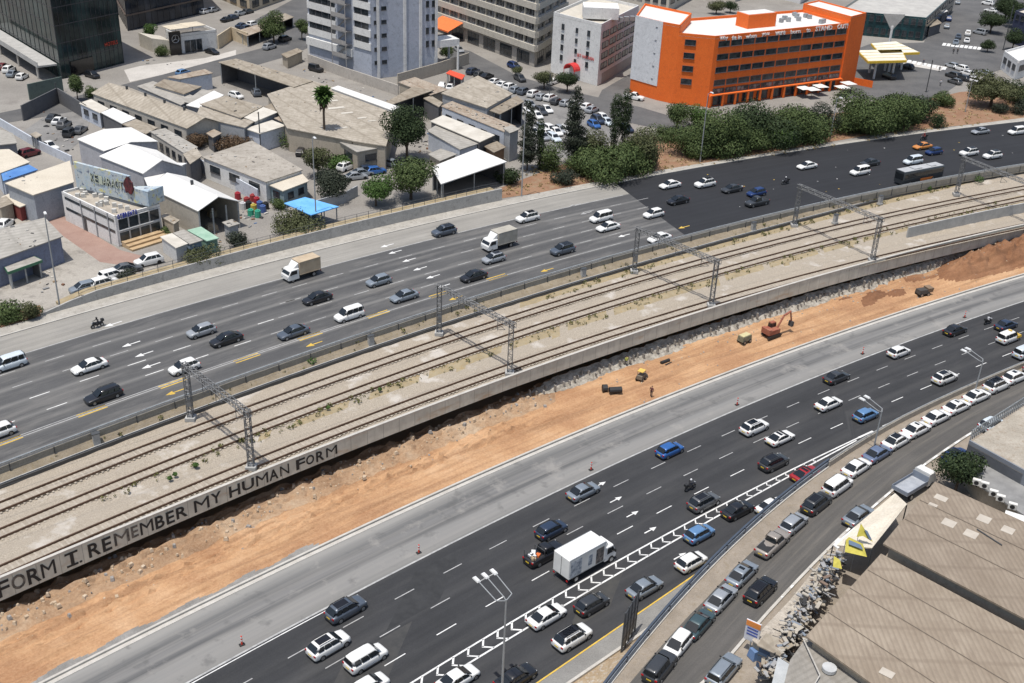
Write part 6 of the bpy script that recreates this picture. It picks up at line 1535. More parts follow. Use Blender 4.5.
def tree(name, label, cat, base, w, h, leaf='mid', shape='round', group=None, trunk=None, n=None, s=None):
    rnd = random.Random(hash((round(base.x, 1), round(base.y, 1))) & 0xffff)
    r = empty(name, base, rnd.uniform(0, 6.28)); tag(r, label, cat, group); lobes = []
    if shape == 'round':
        th = h*.22 if trunk is None else trunk
        for i in range(rnd.randint(12, 16)):
            a = rnd.uniform(0, 6.28); d_ = rnd.uniform(.15, .62)*w/2; k = rnd.uniform(.26, .42)
            lobes.append(((d_*math.cos(a), d_*math.sin(a), th+(h-th)*rnd.uniform(.25, .78)), (w*k*.85, w*k*.85, (h-th)*k*.72)))
    elif shape == 'bush':
        th = .1
        for i in range(rnd.randint(11, 15)):
            a = rnd.uniform(0, 6.28); d_ = rnd.uniform(.1, .8)*w/2; k = rnd.uniform(.24, .40); lobes.append(((d_*math.cos(a), d_*math.sin(a), h*rnd.uniform(.16, .68)), (w*k*.95, w*k*.95, h*k*.85)))
    elif shape == 'column':
        th = h*.08
        for i in range(9): z = h*(.06+.9*i/9); k = math.sin(math.pi*min(1, (.18+.82*(1-i/9.5))))*.4+.18*(1-i/9); lobes.append(((rnd.uniform(-.1, .1)*w, rnd.uniform(-.1, .1)*w, z), (w*.5*max(.3, k*1.9), w*.5*max(.3, k*1.9), h*.1)))
    elif shape == 'conifer':
        th = h*.12
        for i in range(13):
            z = h*(.16+.82*i/13); k = (1-i/14)**.7
            for j in range(3): a = rnd.uniform(0, 6.28); d_ = rnd.uniform(.1, .75)*w*k*.5; lobes.append(((d_*math.cos(a), d_*math.sin(a), z), (w*.30*k+.3, w*.30*k+.3, h*.05)))
    n = n or int(1100+w*h*110); s = s or max(.13, min(.25, .10+w*.012))
    b = MB(); leaves(b, lobes, min(n, 11000), s, rnd); b.build('crown', LV[leaf], r)
    b = MB(); b.tube((0, 0, -.2), (0, 0, th+h*.2), max(.1, w*.035), 7, 0, max(.06, w*.02))
    for c, rr in lobes[:6]: b.tube((0, 0, th*.9), (c[0]*.8, c[1]*.8, c[2]), max(.05, w*.015), 5, 0, .03)
    b.build('trunk', BARK, r); return r
def tree_px(name, label, cat, bx, by, top, wpx, leaf='mid', shape='round', group=None, z=ZF, **k):
    g = G(bx, by, z); hh = Hof(g, top) if z == ZF else None
    if hh is None:
        hh = 1.0
        while proj(g+Vector((0, 0, hh)))[1] > top: hh += .1
    sc = (G(bx+1, by, z)-g).length; return tree(name, label, cat, g, wpx*sc, hh, leaf, shape, group, **k)
TG = 'trees and shrubs along the far verge'
for a in (
 ('tree', 'round green street tree before the glass tower', 'tree', 78, 101, 73, 19, 'mid'),
 ('bush', 'low green bush right of the street tree before the glass tower', 'bush', 92, 97, 85, 14, 'mid', 'bush'),
 ('tree', 'large dark green tree between the largest tan workshop and the white canvas roof', 'tree', 407, 160, 103, 47, 'dark'),
 ('tree', 'bright green round tree left of the parked cars by the road wall', 'tree', 376, 206, 176, 36, 'bright'),
 ('tree', 'broad green tree right of the bright tree by the road wall', 'tree', 411, 199, 158, 50, 'mid'),
 ('tree', 'olive tree between the blue tarpaulin and the white house terrace', 'tree', 318, 176, 148, 30, 'olive'),
 ('tree', 'dark olive tree behind the blue tarpaulin', 'tree', 333, 200, 172, 44, 'blue'),
 ('bush', 'bright green hedge bush beside the white parked suv', 'bush', 336, 167, 154, 34, 'bright', 'bush'),
 ('bush', 'green creeper bush on the shed wall below the palm', 'bush', 298, 146, 129, 32, 'mid', 'bush'),
 ('bush', 'green creeper at the left end of the shed wall', 'bush', 284, 142, 122, 14, 'bright', 'bush'),
 ('tree', 'small green bush beside the blue tarpaulin and the junk yard', 'bush', 279, 208, 197, 16, 'mid', 'bush'),
 ('bush', 'rusty brown hedge in the left part of the courtyard', 'bush', 198, 147, 131, 24, 'brown', 'bush'),
 ('bush', 'rusty brown hedge in the right part of the courtyard', 'bush', 232, 150, 133, 36, 'brown', 'bush'),
 ('bush', 'small green plant between the brown hedges', 'bush', 214, 144, 130, 14, 'bright', 'bush'),
 ('tree', 'yellow green tree on the showroom terrace edge', 'tree', 152, 44, 22, 15, 'bright'),
 ('bush', 'palm like bush before the showroom pylon', 'bush', 161, 56, 44, 15, 'mid', 'bush'),
 ('tree', 'large street tree at the top left of the grey highrise', 'tree', 274, 43, 11, 27, 'mid'),
 ('tree', 'smaller street tree next to the grey highrise annex', 'tree', 302, 40, 19, 17, 'mid'),
 ('tree', 'thin green tree behind the grey highrise porch', 'tree', 446, 60, 44, 14, 'mid'),
 ('tree', 'yellowish street tree before the cream office block', 'tree', 517, 76, 65, 12, 'olive'),
 ('tree', 'olive street tree left of the red entrance arch', 'tree', 544, 89, 69, 22, 'olive'),
 ('tree', 'dark street tree right below the red entrance arch', 'tree', 567, 92, 70, 24, 'dark'),
 ('bush', 'dusty green bush at the left end of the road wall', 'bush', 8, 321, 301, 42, 'mid', 'bush'),
 ('bush', 'olive bush at the foot of the left lamp post', 'bush', 33, 318, 297, 20, 'olive', 'bush'),
 ('bush', 'grey green bush behind the road wall near the containers', 'bush', 240, 249, 228, 24, 'blue', 'bush'),
 ('bush', 'dry green bush behind the road wall by the container row', 'bush', 202, 264, 245, 36, 'olive', 'bush'),
 ('bush', 'low green bush at the white graffiti office corner', 'bush', 168, 234, 224, 16, 'mid', 'bush'),
 ('bush', 'grey green weeds before the parked cars by the road wall', 'bush', 127, 280, 270, 22, 'blue', 'bush'),
 ('bush', 'dry bush below the olive tree at the road wall', 'bush', 296, 233, 214, 50, 'olive', 'bush'),
 ('bush', 'dark bush right of the white canvas roof', 'bush', 508, 183, 163, 26, 'dark', 'bush')):
    tree_px(*a)
for a in (
 ('conifer_tree', 'tall ragged conifer left of the slim cypress in front of the car park', 'tree', 527, 170, 98, 24, 'blue', 'conifer'),
 ('cypress_tree', 'slim short cypress right of the ragged conifer', 'tree', 539, 170, 116, 10, 'dark', 'column'),
 ('conifer_tree', 'tallest ragged conifer in the middle of the car park edge', 'tree', 573, 165, 83, 29, 'blue', 'conifer'),
 ('cypress_tree', 'left one of two tall dark cypresses before the car park', 'tree', 613, 156, 90, 14, 'dark', 'column'),
 ('cypress_tree', 'right one of two tall dark cypresses before the car park', 'tree', 623, 154, 85, 15, 'dark', 'column'),
 ('bush', 'mid green bush between the conifers by the verge', 'bush', 552, 170, 140, 28, 'mid', 'bush'),
 ('bush', 'olive shrub at the foot of the tallest conifer', 'bush', 592, 162, 128, 34, 'olive', 'bush'),
 ('bush', 'broad green shrub at the foot of the cypress pair', 'bush', 608, 178, 142, 64, 'mid', 'bush'),
 ('bush', 'olive green shrub right of the cypress pair', 'bush', 642, 166, 119, 42, 'olive', 'bush'),
 ('bush', 'grey shrub low behind the verge below the tallest conifer', 'bush', 565, 184, 168, 26, 'blue', 'bush'),
 ('bush', 'dark green shrub between two conifer trunks', 'bush', 590, 172, 143, 40, 'mid', 'bush'),
 ('bush', 'green shrub right of the cypress pair by the kerb', 'bush', 632, 172, 140, 36, 'mid', 'bush'),
 ('tree', 'round dark green tree at the left corner of the orange block', 'tree', 676, 131, 102, 27, 'mid'),
 ('bush', 'green bush right of the round tree at the orange block', 'bush', 700, 127, 103, 26, 'bright', 'bush'),
 ('bush', 'dark green thicket left of the tall lamp post', 'bush', 686, 155, 122, 42, 'mid', 'bush'),
 ('bush', 'dense thicket right behind the tall lamp post', 'bush', 722, 155, 106, 52, 'mid', 'bush'),
 ('bush', 'dense dark thicket below the middle of the orange block', 'bush', 755, 148, 100, 56, 'dark', 'bush'),
 ('bush', 'green thicket below the right half of the orange block', 'bush', 790, 142, 96, 56, 'mid', 'bush'),
 ('bush', 'grey green bush before the right end of the orange block', 'bush', 818, 134, 100, 34, 'blue', 'bush'),
 ('bush', 'dense green thicket before the garden wall of the orange block', 'bush', 860, 132, 92, 50, 'mid', 'bush'),
 ('bush', 'green thicket below the petrol station forecourt', 'bush', 892, 128, 92, 52, 'mid', 'bush'),
 ('bush', 'darker shrub at the right end of the thicket below the petrol station', 'bush', 918, 120, 95, 34, 'dark', 'bush'),
 ('bush', 'small dark shrub on the open dry verge', 'bush', 937, 127, 111, 15, 'dark', 'bush'),
 ('tree', 'large brown green tree above the dry verge at the right', 'tree', 990, 107, 72, 46, 'olive'),
 ('bush', 'dark tree right of the brown green tree at the right edge', 'tree', 1020, 104, 78, 36, 'dark', 'bush'),
 ('bush', 'small grey shrub below the brown green tree', 'bush', 999, 113, 102, 14, 'blue', 'bush'),
 ('bush', 'small dark shrub at the right edge of the verge', 'bush', 1020, 114, 98, 16, 'blue', 'bush'),
 ('bush', 'narrow shrub between the petrol forecourt and the dry verge', 'bush', 944, 106, 88, 22, 'mid', 'bush')):
    tree_px(*a, group=TG)
for i, (bx, by, top, w_, lf, ad) in enumerate(((664, 140, 124, 26, 'mid', 'left of the round dark tree'), (700, 154, 124, 34, 'mid', 'at the tall lamp post foot'), (742, 151, 122, 46, 'mid', 'below the orange block windows'), (772, 145, 116, 46, 'bright', 'brighter green'), (806, 140, 112, 44, 'mid', 'left of the second verge lamp'), (846, 131, 108, 40, 'mid', 'right of the second verge lamp'), (876, 127, 104, 44, 'bright', 'brighter green right'), (906, 122, 104, 36, 'mid', 'nearest the open dry verge'))):
    tree_px('bush', 'front row roadside shrub %s in the thicket' % ad, 'bush', bx, by, top, w_, lf, 'bush', group=TG)
tree_px('tree', 'round dark street tree at the junction in the upper right', 'tree', 990, 33, 13, 24, 'dark'); tree_px('tree', 'dark tree at the top right street edge', 'tree', 1014, 28, 2, 24, 'dark')
tree_px('tree', 'dark tree in the upper right corner above the shops', 'tree', 1004, 22, -6, 26, 'dark'); tree_px('tree', 'dark tree beside the tall brown pole', 'tree', 1012, 50, 28, 18, 'dark'); tree_px('tree', 'small dark street tree at the zebra crossing corner', 'tree', 987, 52, 38, 14, 'dark')
tree_px('tree', 'tree behind the roof of the orange block', 'tree', 716, 14, 0, 18, 'olive'); tree_px('tree', 'dark tree behind the parapet of the orange block', 'tree', 730, 13, 1, 14, 'dark')
g = Gfr(955, 492); tree('tree', 'dark green street tree in front of the big corrugated roof', 'tree', Vector((g.x, g.y, zfr(g.x)-.05)), 5.6, 5.8, 'dark')
# palm
g = G(325, 153, ZF); hp = Hof(g, 94); r = empty('palm_tree', g); tag(r, 'tall fan palm rising above the tan workshop roofs', 'palm')
b = MB(); b.tube((0, 0, 0), (.1, 0, hp), .28, 8, 0, .2); b.build('trunk', BARK, r)
b = MB(); rnd = random.Random(3)
for i in range(150):
    a = rnd.uniform(0, 6.28); e = rnd.uniform(-1.0, 1.35); L = rnd.uniform(1.7, 2.7); d = Vector((math.cos(a)*math.cos(e), math.sin(a)*math.cos(e), math.sin(e))); s_ = d.cross(Vector((0, 0, 1))).normalized()*.42
    o_ = Vector((.1, 0, hp)); p1 = o_+d*L*.6; p2 = o_+d*L-Vector((0, 0, .5)); b.face([o_, p1-s_, p2, p1+s_])
b.build('crown', LV['bright'], r)
b = MB()
for i in range(70):
    a = rnd.uniform(0, 6.28); z = rnd.uniform(.3, 2.8); q = Vector((.1+math.cos(a)*.55, math.sin(a)*.55, hp-z)); s_ = Vector((-math.sin(a), math.cos(a), 0))*.25; b.face([q-s_, q+s_, q+Vector((math.cos(a)*.45, math.sin(a)*.45, -.9))])
b.build('dead_fronds', LV['brown'], r)
# weeds on the railway and verge tufts
b = MB(); rnd = random.Random(5)
for i in range(520):
    if i < 260: x = rnd.uniform(-45, 96); f = .36+.12*rnd.random(); y = Y('H', x)+(Y('D', x)-Y('H', x))*f; z = .02
    elif i < 430: x = rnd.uniform(5, 120); y = Y('D', x)-rnd.uniform(.4, 2.2); z = .02
    else: x = rnd.uniform(-60, 120); f = rnd.random(); y = Y('D', x)+(Y('C', x)-Y('D', x))*f*.8+.5; z = .25+f*.8
    if rnd.random() < .35: 
        leaves(b, [((x, y, z+.2), (.36, .36, .3))], 16, .16, rnd)
    else: leaves(b, [((x, y, z+.1), (.16, .16, .16))], 6, .1, rnd)
tag(b.build('weeds', leafmat('yellow_green_weeds', (.05, .055, .016), (.10, .10, .03), (.17, .155, .06))), kind='stuff')
b = MB()
for px, py, s_ in ((311, 364, .9), (979, 182, 1.3), (929, 189, .6), (170, 479, .32), (175, 475, .28), (196, 466, .4), (328, 408, .3), (380, 390, .3)):
    g = G(px, py, .3); leaves(b, [((g.x, g.y, g.z+s_*.5), (s_*.8, s_*.8, s_*.6))], 160, .16, rnd)
tag(b.build('green_weeds', LV['bright']), kind='stuff')
b = MB()
for i in range(420):
    px = rnd.uniform(500, 1024); f = rnd.random(); g = G(px, 196-(px-500)*.148-f*24, ZF); leaves(b, [((g.x, g.y, g.z+.15), (.4, .4, .25))], 6, .2, rnd)
tag(b.build('dry_grass', leafmat('straw', (.2, .15, .06), (.3, .22, .1), (.38, .3, .15))), kind='stuff')
# ------------------------------------------------------------------ gantries
def lattice(b, p, q, w, n, r=.045, rd=.028):
    p, q = Vector(p), Vector(q); d = (q-p); L = d.length; d.normalize()
    x = d.cross(Vector((0, 0, 1)) if abs(d.z) < .9 else Vector((1, 0, 0))).normalized(); y = d.cross(x)
    c = [(x*sx+y*sy)*w/2 for sx, sy in ((-1, -1), (1, -1), (1, 1), (-1, 1))]
    for o_ in c: b.tube(p+o_, q+o_, r, 4)
    for i in range(n):
        a, e = p+d*(L*i/n), p+d*(L*(i+1)/n)
        for k in range(4):
            u, v = c[k], c[(k+1) % 4]
            b.tube(a+u, e+v, rd, 3) if i % 2 else b.tube(a+v, e+u, rd, 3)
            b.tube(e+u, e+v, rd, 3)
GMAT = mat_noise('gantry_steel', (.10, .104, .108), (.19, .195, .20), 1.2, .6, metal=.2)
def gantry(lb, rb, hgt, label):
    a = G(*lb, .1); c = G(*rb, .1); r = empty('rail_gantry', a); tag(r, label, 'rail gantry', 'overhead line gantries across the tracks')
    for p in (a, c):
        b = MB(); lattice(b, p, p+Vector((0, 0, hgt)), .62, 11, .06, .035); part(b, 'post', GMAT, r)
        b = MB(); b.box((p.x, p.y, .25), (1.2, 1.2, .5)); part(b, 'footing', WALLG, r)
    d = (c-a).normalized(); b = MB(); z = Vector((0, 0, hgt-.35)); lattice(b, a+z-d*.6, c+z+d*.6, .62, 24, .055, .035); part(b, 'beam', GMAT, r)
    for f in (.28, .5, .82):
        q = a+(c-a)*f; b = MB(); b.tube(q+z, q+Vector((0, 0, hgt-2.3)), .045, 5); e = Vector((-d.y, d.x, 0))*1.6; b.tube(q+Vector((0, 0, hgt-2.2)), q+Vector((0, 0, hgt-1.6))+d*1.5, .04, 5); b.tube(q+Vector((0, 0, hgt-1.2)), q+Vector((0, 0, hgt-1.6))+d*1.5, .035, 5)
        part(b, 'hanger', GMAT, r)
    b = MB(); b.box((a.x+.1, a.y-.1, hgt*.33), (.55, .5, 1.1)); part(b, 'switch_box', GMAT, r)
    return a, c, hgt
GA = [gantry((191, 419), (251.5, 468), 7.9, 'lattice rail gantry at the left end above the graffiti wall'), gantry((439, 334), (509.5, 374), 7.9, 'lattice rail gantry second from the left by a pale silver saloon'),
      gantry((634, 272), (711, 306), 7.9, 'lattice rail gantry in the middle where the asphalt darkens'), gantry((794, 226), (872, 261), 8.0, 'lattice rail gantry left of the long bus'), gantry((956, 195), (1033, 228), 8.0, 'lattice rail gantry at the right edge')]
for k, f in enumerate((.28, .5, .82)):
    b = MB(); pts = []
    for (a, c, h) in GA: pts.append(a+(c-a)*f+Vector((0, 0, h-2.0)))
    pts = [pts[0]+(pts[0]-pts[1])]+pts+[pts[-1]+(pts[-1]-pts[-2])]
    b.path(pts, .012, 3); b.path([p+Vector((0, 0, .9)) for p in pts], .012, 3)
    tag(b.build('overhead_wire', DSTEEL), ('thin contact wire over the track nearest the barrier', 'thin contact wire over the middle track', 'thin contact wire over the track by the parapet')[k], 'overhead wire', 'overhead wires')
# track-side cabinets
for px, py, lab in ((97, 444, 'small grey cabinet on the railway bank at the left'), (583, 277, 'small grey cabinet on the railway bank left of the third gantry'), (371, 345, 'slim grey post box on the railway bank by the green shrub'), (753, 230, 'small box on the railway bank right of the third gantry'), (835, 222, 'pale switch cabinet beside the tracks right of the fourth gantry'), (880, 203, 'dark cabinet beside the trough near the right')):
    g = G(px, py, .4); r = empty('signal_cabinet', g); tag(r, lab, 'cabinet', 'track side cabinets'); b = MB(); b.box((0, 0, .75), (.8, .55, 1.5), .6); b.build('box', WALLG, r); b = MB(); b.box((0, 0, 1.53), (.95, .7, .08), .6); b.build('lid', DSTEEL, r); b = MB(); b.box((0, 0, -.15), (1, .8, .3), .6); b.build('base', WALLG, r)
# ------------------------------------------------------------------ lamp posts
LAMPS = mat_plain('pale_lamp_housing', (.62, .63, .63), .4); POLE = mat_plain('grey_pole', (.30, .315, .325), .5, .2)
def lamp(label, base, top, heads, arm, nh, z=ZF, bent=True):
    h = top; r = empty('street_lamp', base); tag(r, label, 'street lamp', 'street lamps'); b = MB(); b.tube((0, 0, 0), (0, 0, h), .13, 8, 0, .08); b.build('pole', POLE, r)
    hd = Vector((math.cos(heads), math.sin(heads), 0)); sd = Vector((-hd.y, hd.x, 0))
    for i in range(nh):
        o = sd*((i-(nh-1)/2)*.95); e = hd*arm+o+Vector((0, 0, h+.5)); b = MB(); b.path([(0, 0, h-.15), tuple(o*.9+hd*.3+Vector((0, 0, h+.05))), tuple(e)], .05, 6); b.build('arm', POLE, r)
        b = MB(); b.box(tuple(e+hd*.3+Vector((0, 0, .02))), (.85, .38, .14), heads, top=.8); b.build('lamp_head', LAMPS, r)
    return r
def lamp_px(label, bx, by, top, heads, arm, nh, z):
    g = G(bx, by, z); h = 1
    while proj(g+Vector((0, 0, h)))[1] > top and h < 30: h += .1
    return lamp(label, g, h, heads, arm, nh)
hl = math.radians(128)
lamp_px('three headed street lamp at the lower edge of the chevron strip', 501, 712, 600, hl, 2.9, 3, ZN)
def lamp_top(label, tx, ty, h, z, nh, arm, hd=hl):   # pole whose top shows at this pixel
    g = G(tx, ty, z+h); return lamp(label, Vector((g.x, g.y, z)), h, hd, arm, nh)
lamp_top('twin headed street lamp above the light blue hatchback', 882, 411, 10.5, ZN, 2, 2.4)
lamp_top('twin headed street lamp above the white suv at the far right', 983, 361, 10.5, ZN, 2, 2.4)
lamp_px('tall street lamp at the left end of the road wall', 60, 308, 214, math.radians(-60), .8, 1, ZF)
lamp_px('tall street lamp behind the blue tarpaulin', 316.5, 228, 139, math.radians(-60), .8, 1, ZF)
lamp_px('tall street lamp in front of the car park conifers', 521.5, 197, 112, math.radians(-60), .8, 1, ZF)
lamp_px('tall street lamp in front of the left thicket by the orange block', 700, 162, 94, math.radians(-60), .8, 1, ZF)
lamp_px('tall street lamp between the orange block thickets', 830, 139, 99, math.radians(-60), .8, 1, ZF)
lamp_px('short street lamp on the dry verge at the right', 965, 112, 82, math.radians(-60), .8, 1, ZF)
for k, (bx, by, top, lab) in enumerate(((58, 103, 83, 'dark pole at the green hoarding'), (118, 123, 107, 'slim pole before the long tan workshop'), (261, 152, 112, 'slim pole beside the white walled shed'), (336, 143, 125, 'slim pole right of the palm'), (358, 152, 138, 'slim pole at the beige shed corner'), (549, 101, 74, 'slim pole at the left corner of the orange block'), (926, 92, 60, 'traffic pole at the junction'), (1003, 50, 5, 'tall brown pole at the upper right'), (415, 62, 40, 'pole before the cream office block'), (518, 62, 10, 'tall pole before the cream office block corner'))):
    g = G(bx, by, ZF); b = MB(); b.tube(g, g+Vector((0, 0, Hof(g, top))), .12, 6); b.box((g.x, g.y, ZF+.1), (.5, .5, .2)); tag(b.build('utility_pole', DSTEEL), lab, 'pole')
# ------------------------------------------------------------------ bollards / delineators
RED = mat_plain('red_orange_plastic', (.55, .045, .02), .6); RW = mat_plain('white_reflector', (.7, .7, .7), .5)
for px, py, lab in ((418.8, 553, 'red and white bollard at the shoulder line left of centre'), (242, 645, 'red and white bollard at the lower left shoulder line'), (591, 470, 'red and white bollard above the silver blue saloon'), (737, 405, 'red and white bollard above the white suv with a sunroof'), (862.5, 354, 'red and white bollard left of the white hatchback by the line'), (964.5, 317.5, 'red and white bollard furthest right on the shoulder')):
    g = G(px, py, ZN); r = empty('traffic_bollard', g); tag(r, lab, 'bollard', 'bollards along the shoulder line'); b = MB(); b.box((0, 0, .05), (.55, .4, .1), .6); b.build('base', BLACKP, r)
    b = MB(); b.tube((0, 0, .1), (0, 0, 1.15), .1, 8, 0, .085); b.build('post', RED, r)
    for z in (.55, .9): b = MB(); b.tube((0, 0, z), (0, 0, z+.14), .104, 8); b.build('reflector_band', RW, r)
for px, py in ((219, 645), (186, 650), (187, 652)):
    b = MB(); g = G(px, py, ZN)
# ------------------------------------------------------------------ construction plant
XR = mat_noise('dusty_red_plant_paint', (.24, .06, .035), (.32, .13, .08), 1.2, .8)
def at_dirt(px, py): 
    z = ZN+.1
    for _ in range(8):
        g = G(px, py, z); f = (g.y-Y('J', g.x))/(Y('H', g.x)+3.6-Y('J', g.x)); z = ZN+.1+dirt_z(g.x, f)
    return Vector((g.x, g.y, z))
p = at_dirt(771, 336); r = empty('excavator', p, math.radians(35)); r.scale = (.78,)*3; tag(r, 'orange red crawler excavator working on the earth strip below the railway', 'excavator')
for y in (-.95, .95):
    b = MB(); ring = [(x, z) for x, z in ((-1.5, .1), (1.5, .1), (1.8, .4), (1.5, .75), (-1.5, .75), (-1.8, .4))]; b.ring_loft([[(x, y-.25, z) for x, z in ring], [(x, y+.25, z) for x, z in ring]]); b.build('crawler_track', BLACKP, r)
b = MB(); b.box((-.3, 0, 1.35), (3.0, 2.2, .95)); b.box((-1.5, 0, 1.5), (.7, 2.25, 1.2)); b.build('engine_house', XR, r)
b = MB(); b.box((.5, .6, 2.1), (1.3, .95, 1.5), top=.88); cb = b.build('cab', XR, r); b = MB(); b.box((.5, .6, 2.2), (1.36, .99, .85), top=.95); b.build('cab_window', GLASS, cb)
b = MB(); b.path([(1.0, -.3, 1.6), (2.6, -.3, 4.1), (4.4, -.3, 4.6)], .22, 6); b.build('boom', XR, r)
b = MB(); b.path([(4.3, -.3, 4.7), (5.0, -.3, 2.2)], .16, 6); b.build('arm', XR, r)
b = MB(); b.ring_loft([[(4.7, -.8, 1.2), (5.3, -.8, 1.2), (5.35, -.8, 2.2), (4.85, -.8, 2.3)], [(4.7, .2, 1.2), (5.3, .2, 1.2), (5.35, .2, 2.2), (4.85, .2, 2.3)]]); b.build('bucket', DSTEEL, r)
p = at_dirt(744, 342); r = empty('site_trailer', p, math.radians(40)); r.scale = (.8,)*3; tag(r, 'small olive grey site machine with a yellowish top left of the excavator', 'site machine')
b = MB(); b.box((0, 0, 1.0), (2.6, 1.5, 1.0), top=.93); b.build('body', mat_noise('olive_metal', (.12, .12, .08), (.22, .21, .15), 1.5, .7), r); b = MB(); b.box((0, 0, 1.58), (2.2, 1.2, .14)); b.build('top', mat_plain('pale_yellow_top', (.5, .45, .25)), r)
wm = wheel_mb(r=.38, w=.25).mesh('wheel', [TYRE, RIM], 40)
for x in (-.8, .8):
    for y in (-.75, .75): put('wheel', wm, r, (x, y, .38))
p = at_dirt(641, 380); r = empty('mini_loader', p, math.radians(60)); r.scale = (.8,)*3; tag(r, 'small yellow roofed loader beside the person on the earth strip', 'loader')
b = MB(); b.box((0, 0, .85), (1.9, 1.1, .7)); b.build('body', mat_plain('grey_brown_plant', (.16, .14, .11)), r); b = MB(); b.box((-.1, 0, 2.0), (1.3, 1.1, .12)); b.build('canopy', mat_plain('yellow_plant_paint', (.62, .42, .10)), r)
b = MB(); 
for x in (-.65, .45):
    for y in (-.5, .5): b.tube((x, y, 1.2), (x, y, 1.95), .04, 5)
b.build('canopy_posts', DSTEEL, r); b = MB(); b.box((1.4, 0, .4), (.6, 1.3, .5), top=.7); b.tube((.9, 0, .9), (1.3, 0, .5), .1); b.build('shovel', DSTEEL, r)
for x in (-.6, .6):
    for y in (-.6, .6): put('wheel', wm, r, (x, y, .38))
p = at_dirt(651, 397); person(p, 1.0, 'person in dark red top and dark trousers standing on the earth strip', (.09, .02, .025), (.02, .02, .025), sc=1.05)
p = at_dirt(626, 366); person(p, 2.0, 'person in a yellow green vest at the pale rock face', (.45, .5, .12), (.05, .05, .07))
p = at_dirt(611, 392); r = empty('pipe_rolls', p, .1); tag(r, 'two dark rolls of pipe lying on the orange earth', 'pipe rolls')
b = MB(); b.tube((-.3, -.1, .45), (1.5, .1, .45), .45, 12); b.build('roll', BLACKP, r); b = MB(); b.tube((-1.2, .3, .55), (-.5, .35, .55), .55, 12); b.build('roll', BLACKP, r)
p = at_dirt(661, 364); b = MB(); q = at_dirt(669, 361); b.tube(p+Vector((0, 0, .2)), q+Vector((0, 0, .2)), .25, 8); b.tube(p+Vector((.6, -.5, .12)), q+Vector((.3, -.6, .12)), .12, 6); tag(b.build('dark_pipe', BLACKP), 'dark pipe lying along the foot of the rock face', 'pipe')
p = at_dirt(922, 294); r = empty('dumper', p, .4); tag(r, 'small dark dumper below the red earth mound', 'dumper'); b = MB(); b.box((0, 0, .9), (2.2, 1.3, .7), top=.9); b.build('body', mat_plain('dark_plant', (.06, .055, .05)), r); b = MB(); b.box((1.2, 0, 1.1), (1.0, 1.2, .8), top=1.15); b.build('skip', mat_plain('brown_skip', (.2, .14, .09)), r)
for x in (-.6, .8):
    for y in (-.6, .6): put('wheel', wm, r, (x, y, .38))
# ------------------------------------------------------------------ steel guardrail on the street edge
r = empty('steel_guardrail', (20, yN(20), zfr(20))); tag(r, 'blue grey steel guardrail between the slip road and the raised street', 'guardrail')
GB = mat_noise('blue_grey_steel', (.17, .21, .26), (.27, .31, .36), 1.0, .5, metal=.3); GBD = mat_plain('dark_blue_steel', (.05, .065, .09), .5)
x0, x1 = 6.5, G(830, 464, .4).x
for off, z0, z1, m in ((-.02, .45, .85, GB), (-.10, .90, 1.08, GBD), (-.22, .50, .80, GB)):
    b = MB(); wallstrip(b, lambda x: yN(x)+off+.3, lambda x: zfr(x)+z0, lambda x: zfr(x)+z1, x0, x1, .10 if m is GB else .22, 1.5); part(b, 'rail', m, r)
i = 0; x = x0+1
while x < x1: 
    b = MB(); b.box((x, yN(x)+.2, zfr(x)+.35), (.16, .16, 1.3), math.atan2(yN(x+.5)-yN(x-.5), 1)); part(b, 'post', GBD, r); x += 2.4
b = MB(); wallstrip(b, lambda x: yN(x)-.1, lambda x: zfr(x)-.1, lambda x: zfr(x)+.16, 5, x1, .3); part(b, 'footing', KERB, r)
b = MB(); wallstrip(b, lambda x: yN(x)-.05, lambda x: zfr(x)-.2, lambda x: zfr(x)+.8, x1, 118, .35); tag(b.build('concrete_parapet', wallmat('sandy_concrete', (.34, .31, .26))), 'sandy concrete parapet along the raised street behind the white car row', 'parapet')
b = MB(); b.path([(x1+i*.8, yN(x1+i*.8)+.1, zfr(x1+i*.8)+.98) for i in range(90)], .05, 5); tag(b.build('parapet_rail', STEEL), 'thin steel rail on top of the sandy concrete parapet', 'rail')
# overhead sign frame lying over the slip-road edge
a = G(621, 655, ZN); r = empty('roadside_sign', a); tag(r, 'grey steel road sign standing edge on beside the yellow line', 'sign frame')
hh = 1
while proj(a+Vector((0, 0, hh)))[1] > 613: hh += .05
dn_ = Vector((.42, .9, 0)).normalized(); b = MB()
for k in range(5): q = a+dn_*(.95*k); b.box((q.x, q.y, a.z+hh/2), (.14, .14, hh), .5)
for f in (.05, .35, .65, .97): b.tube(a+Vector((0, 0, hh*f)), a+dn_*3.8+Vector((0, 0, hh*f)), .06, 5)
part(b, 'frame', DSTEEL, r)
b = MB(); q = a+dn_*1.9; b.box((q.x, q.y, a.z+hh*.55), (3.7, .06, hh*.8), math.atan2(dn_.y, dn_.x)); part(b, 'sign_back', mat_noise('grey_sheet', (.10, .105, .11), (.2, .205, .21), 2, .6), r)
b = MB(); rnd = random.Random(9)
for px, py, s_ in ((592, 668, .5), (576, 680, .7), (606, 672, .5), (680, 605, .35), (600, 679, .6)):
    g = G(px, py, ZN+.4); leaves(b, [((g.x, g.y, g.z+.2), (s_, s_, s_*.7))], 120, .15, rnd)
tag(b.build('green_weeds', LV['bright']), kind='stuff')
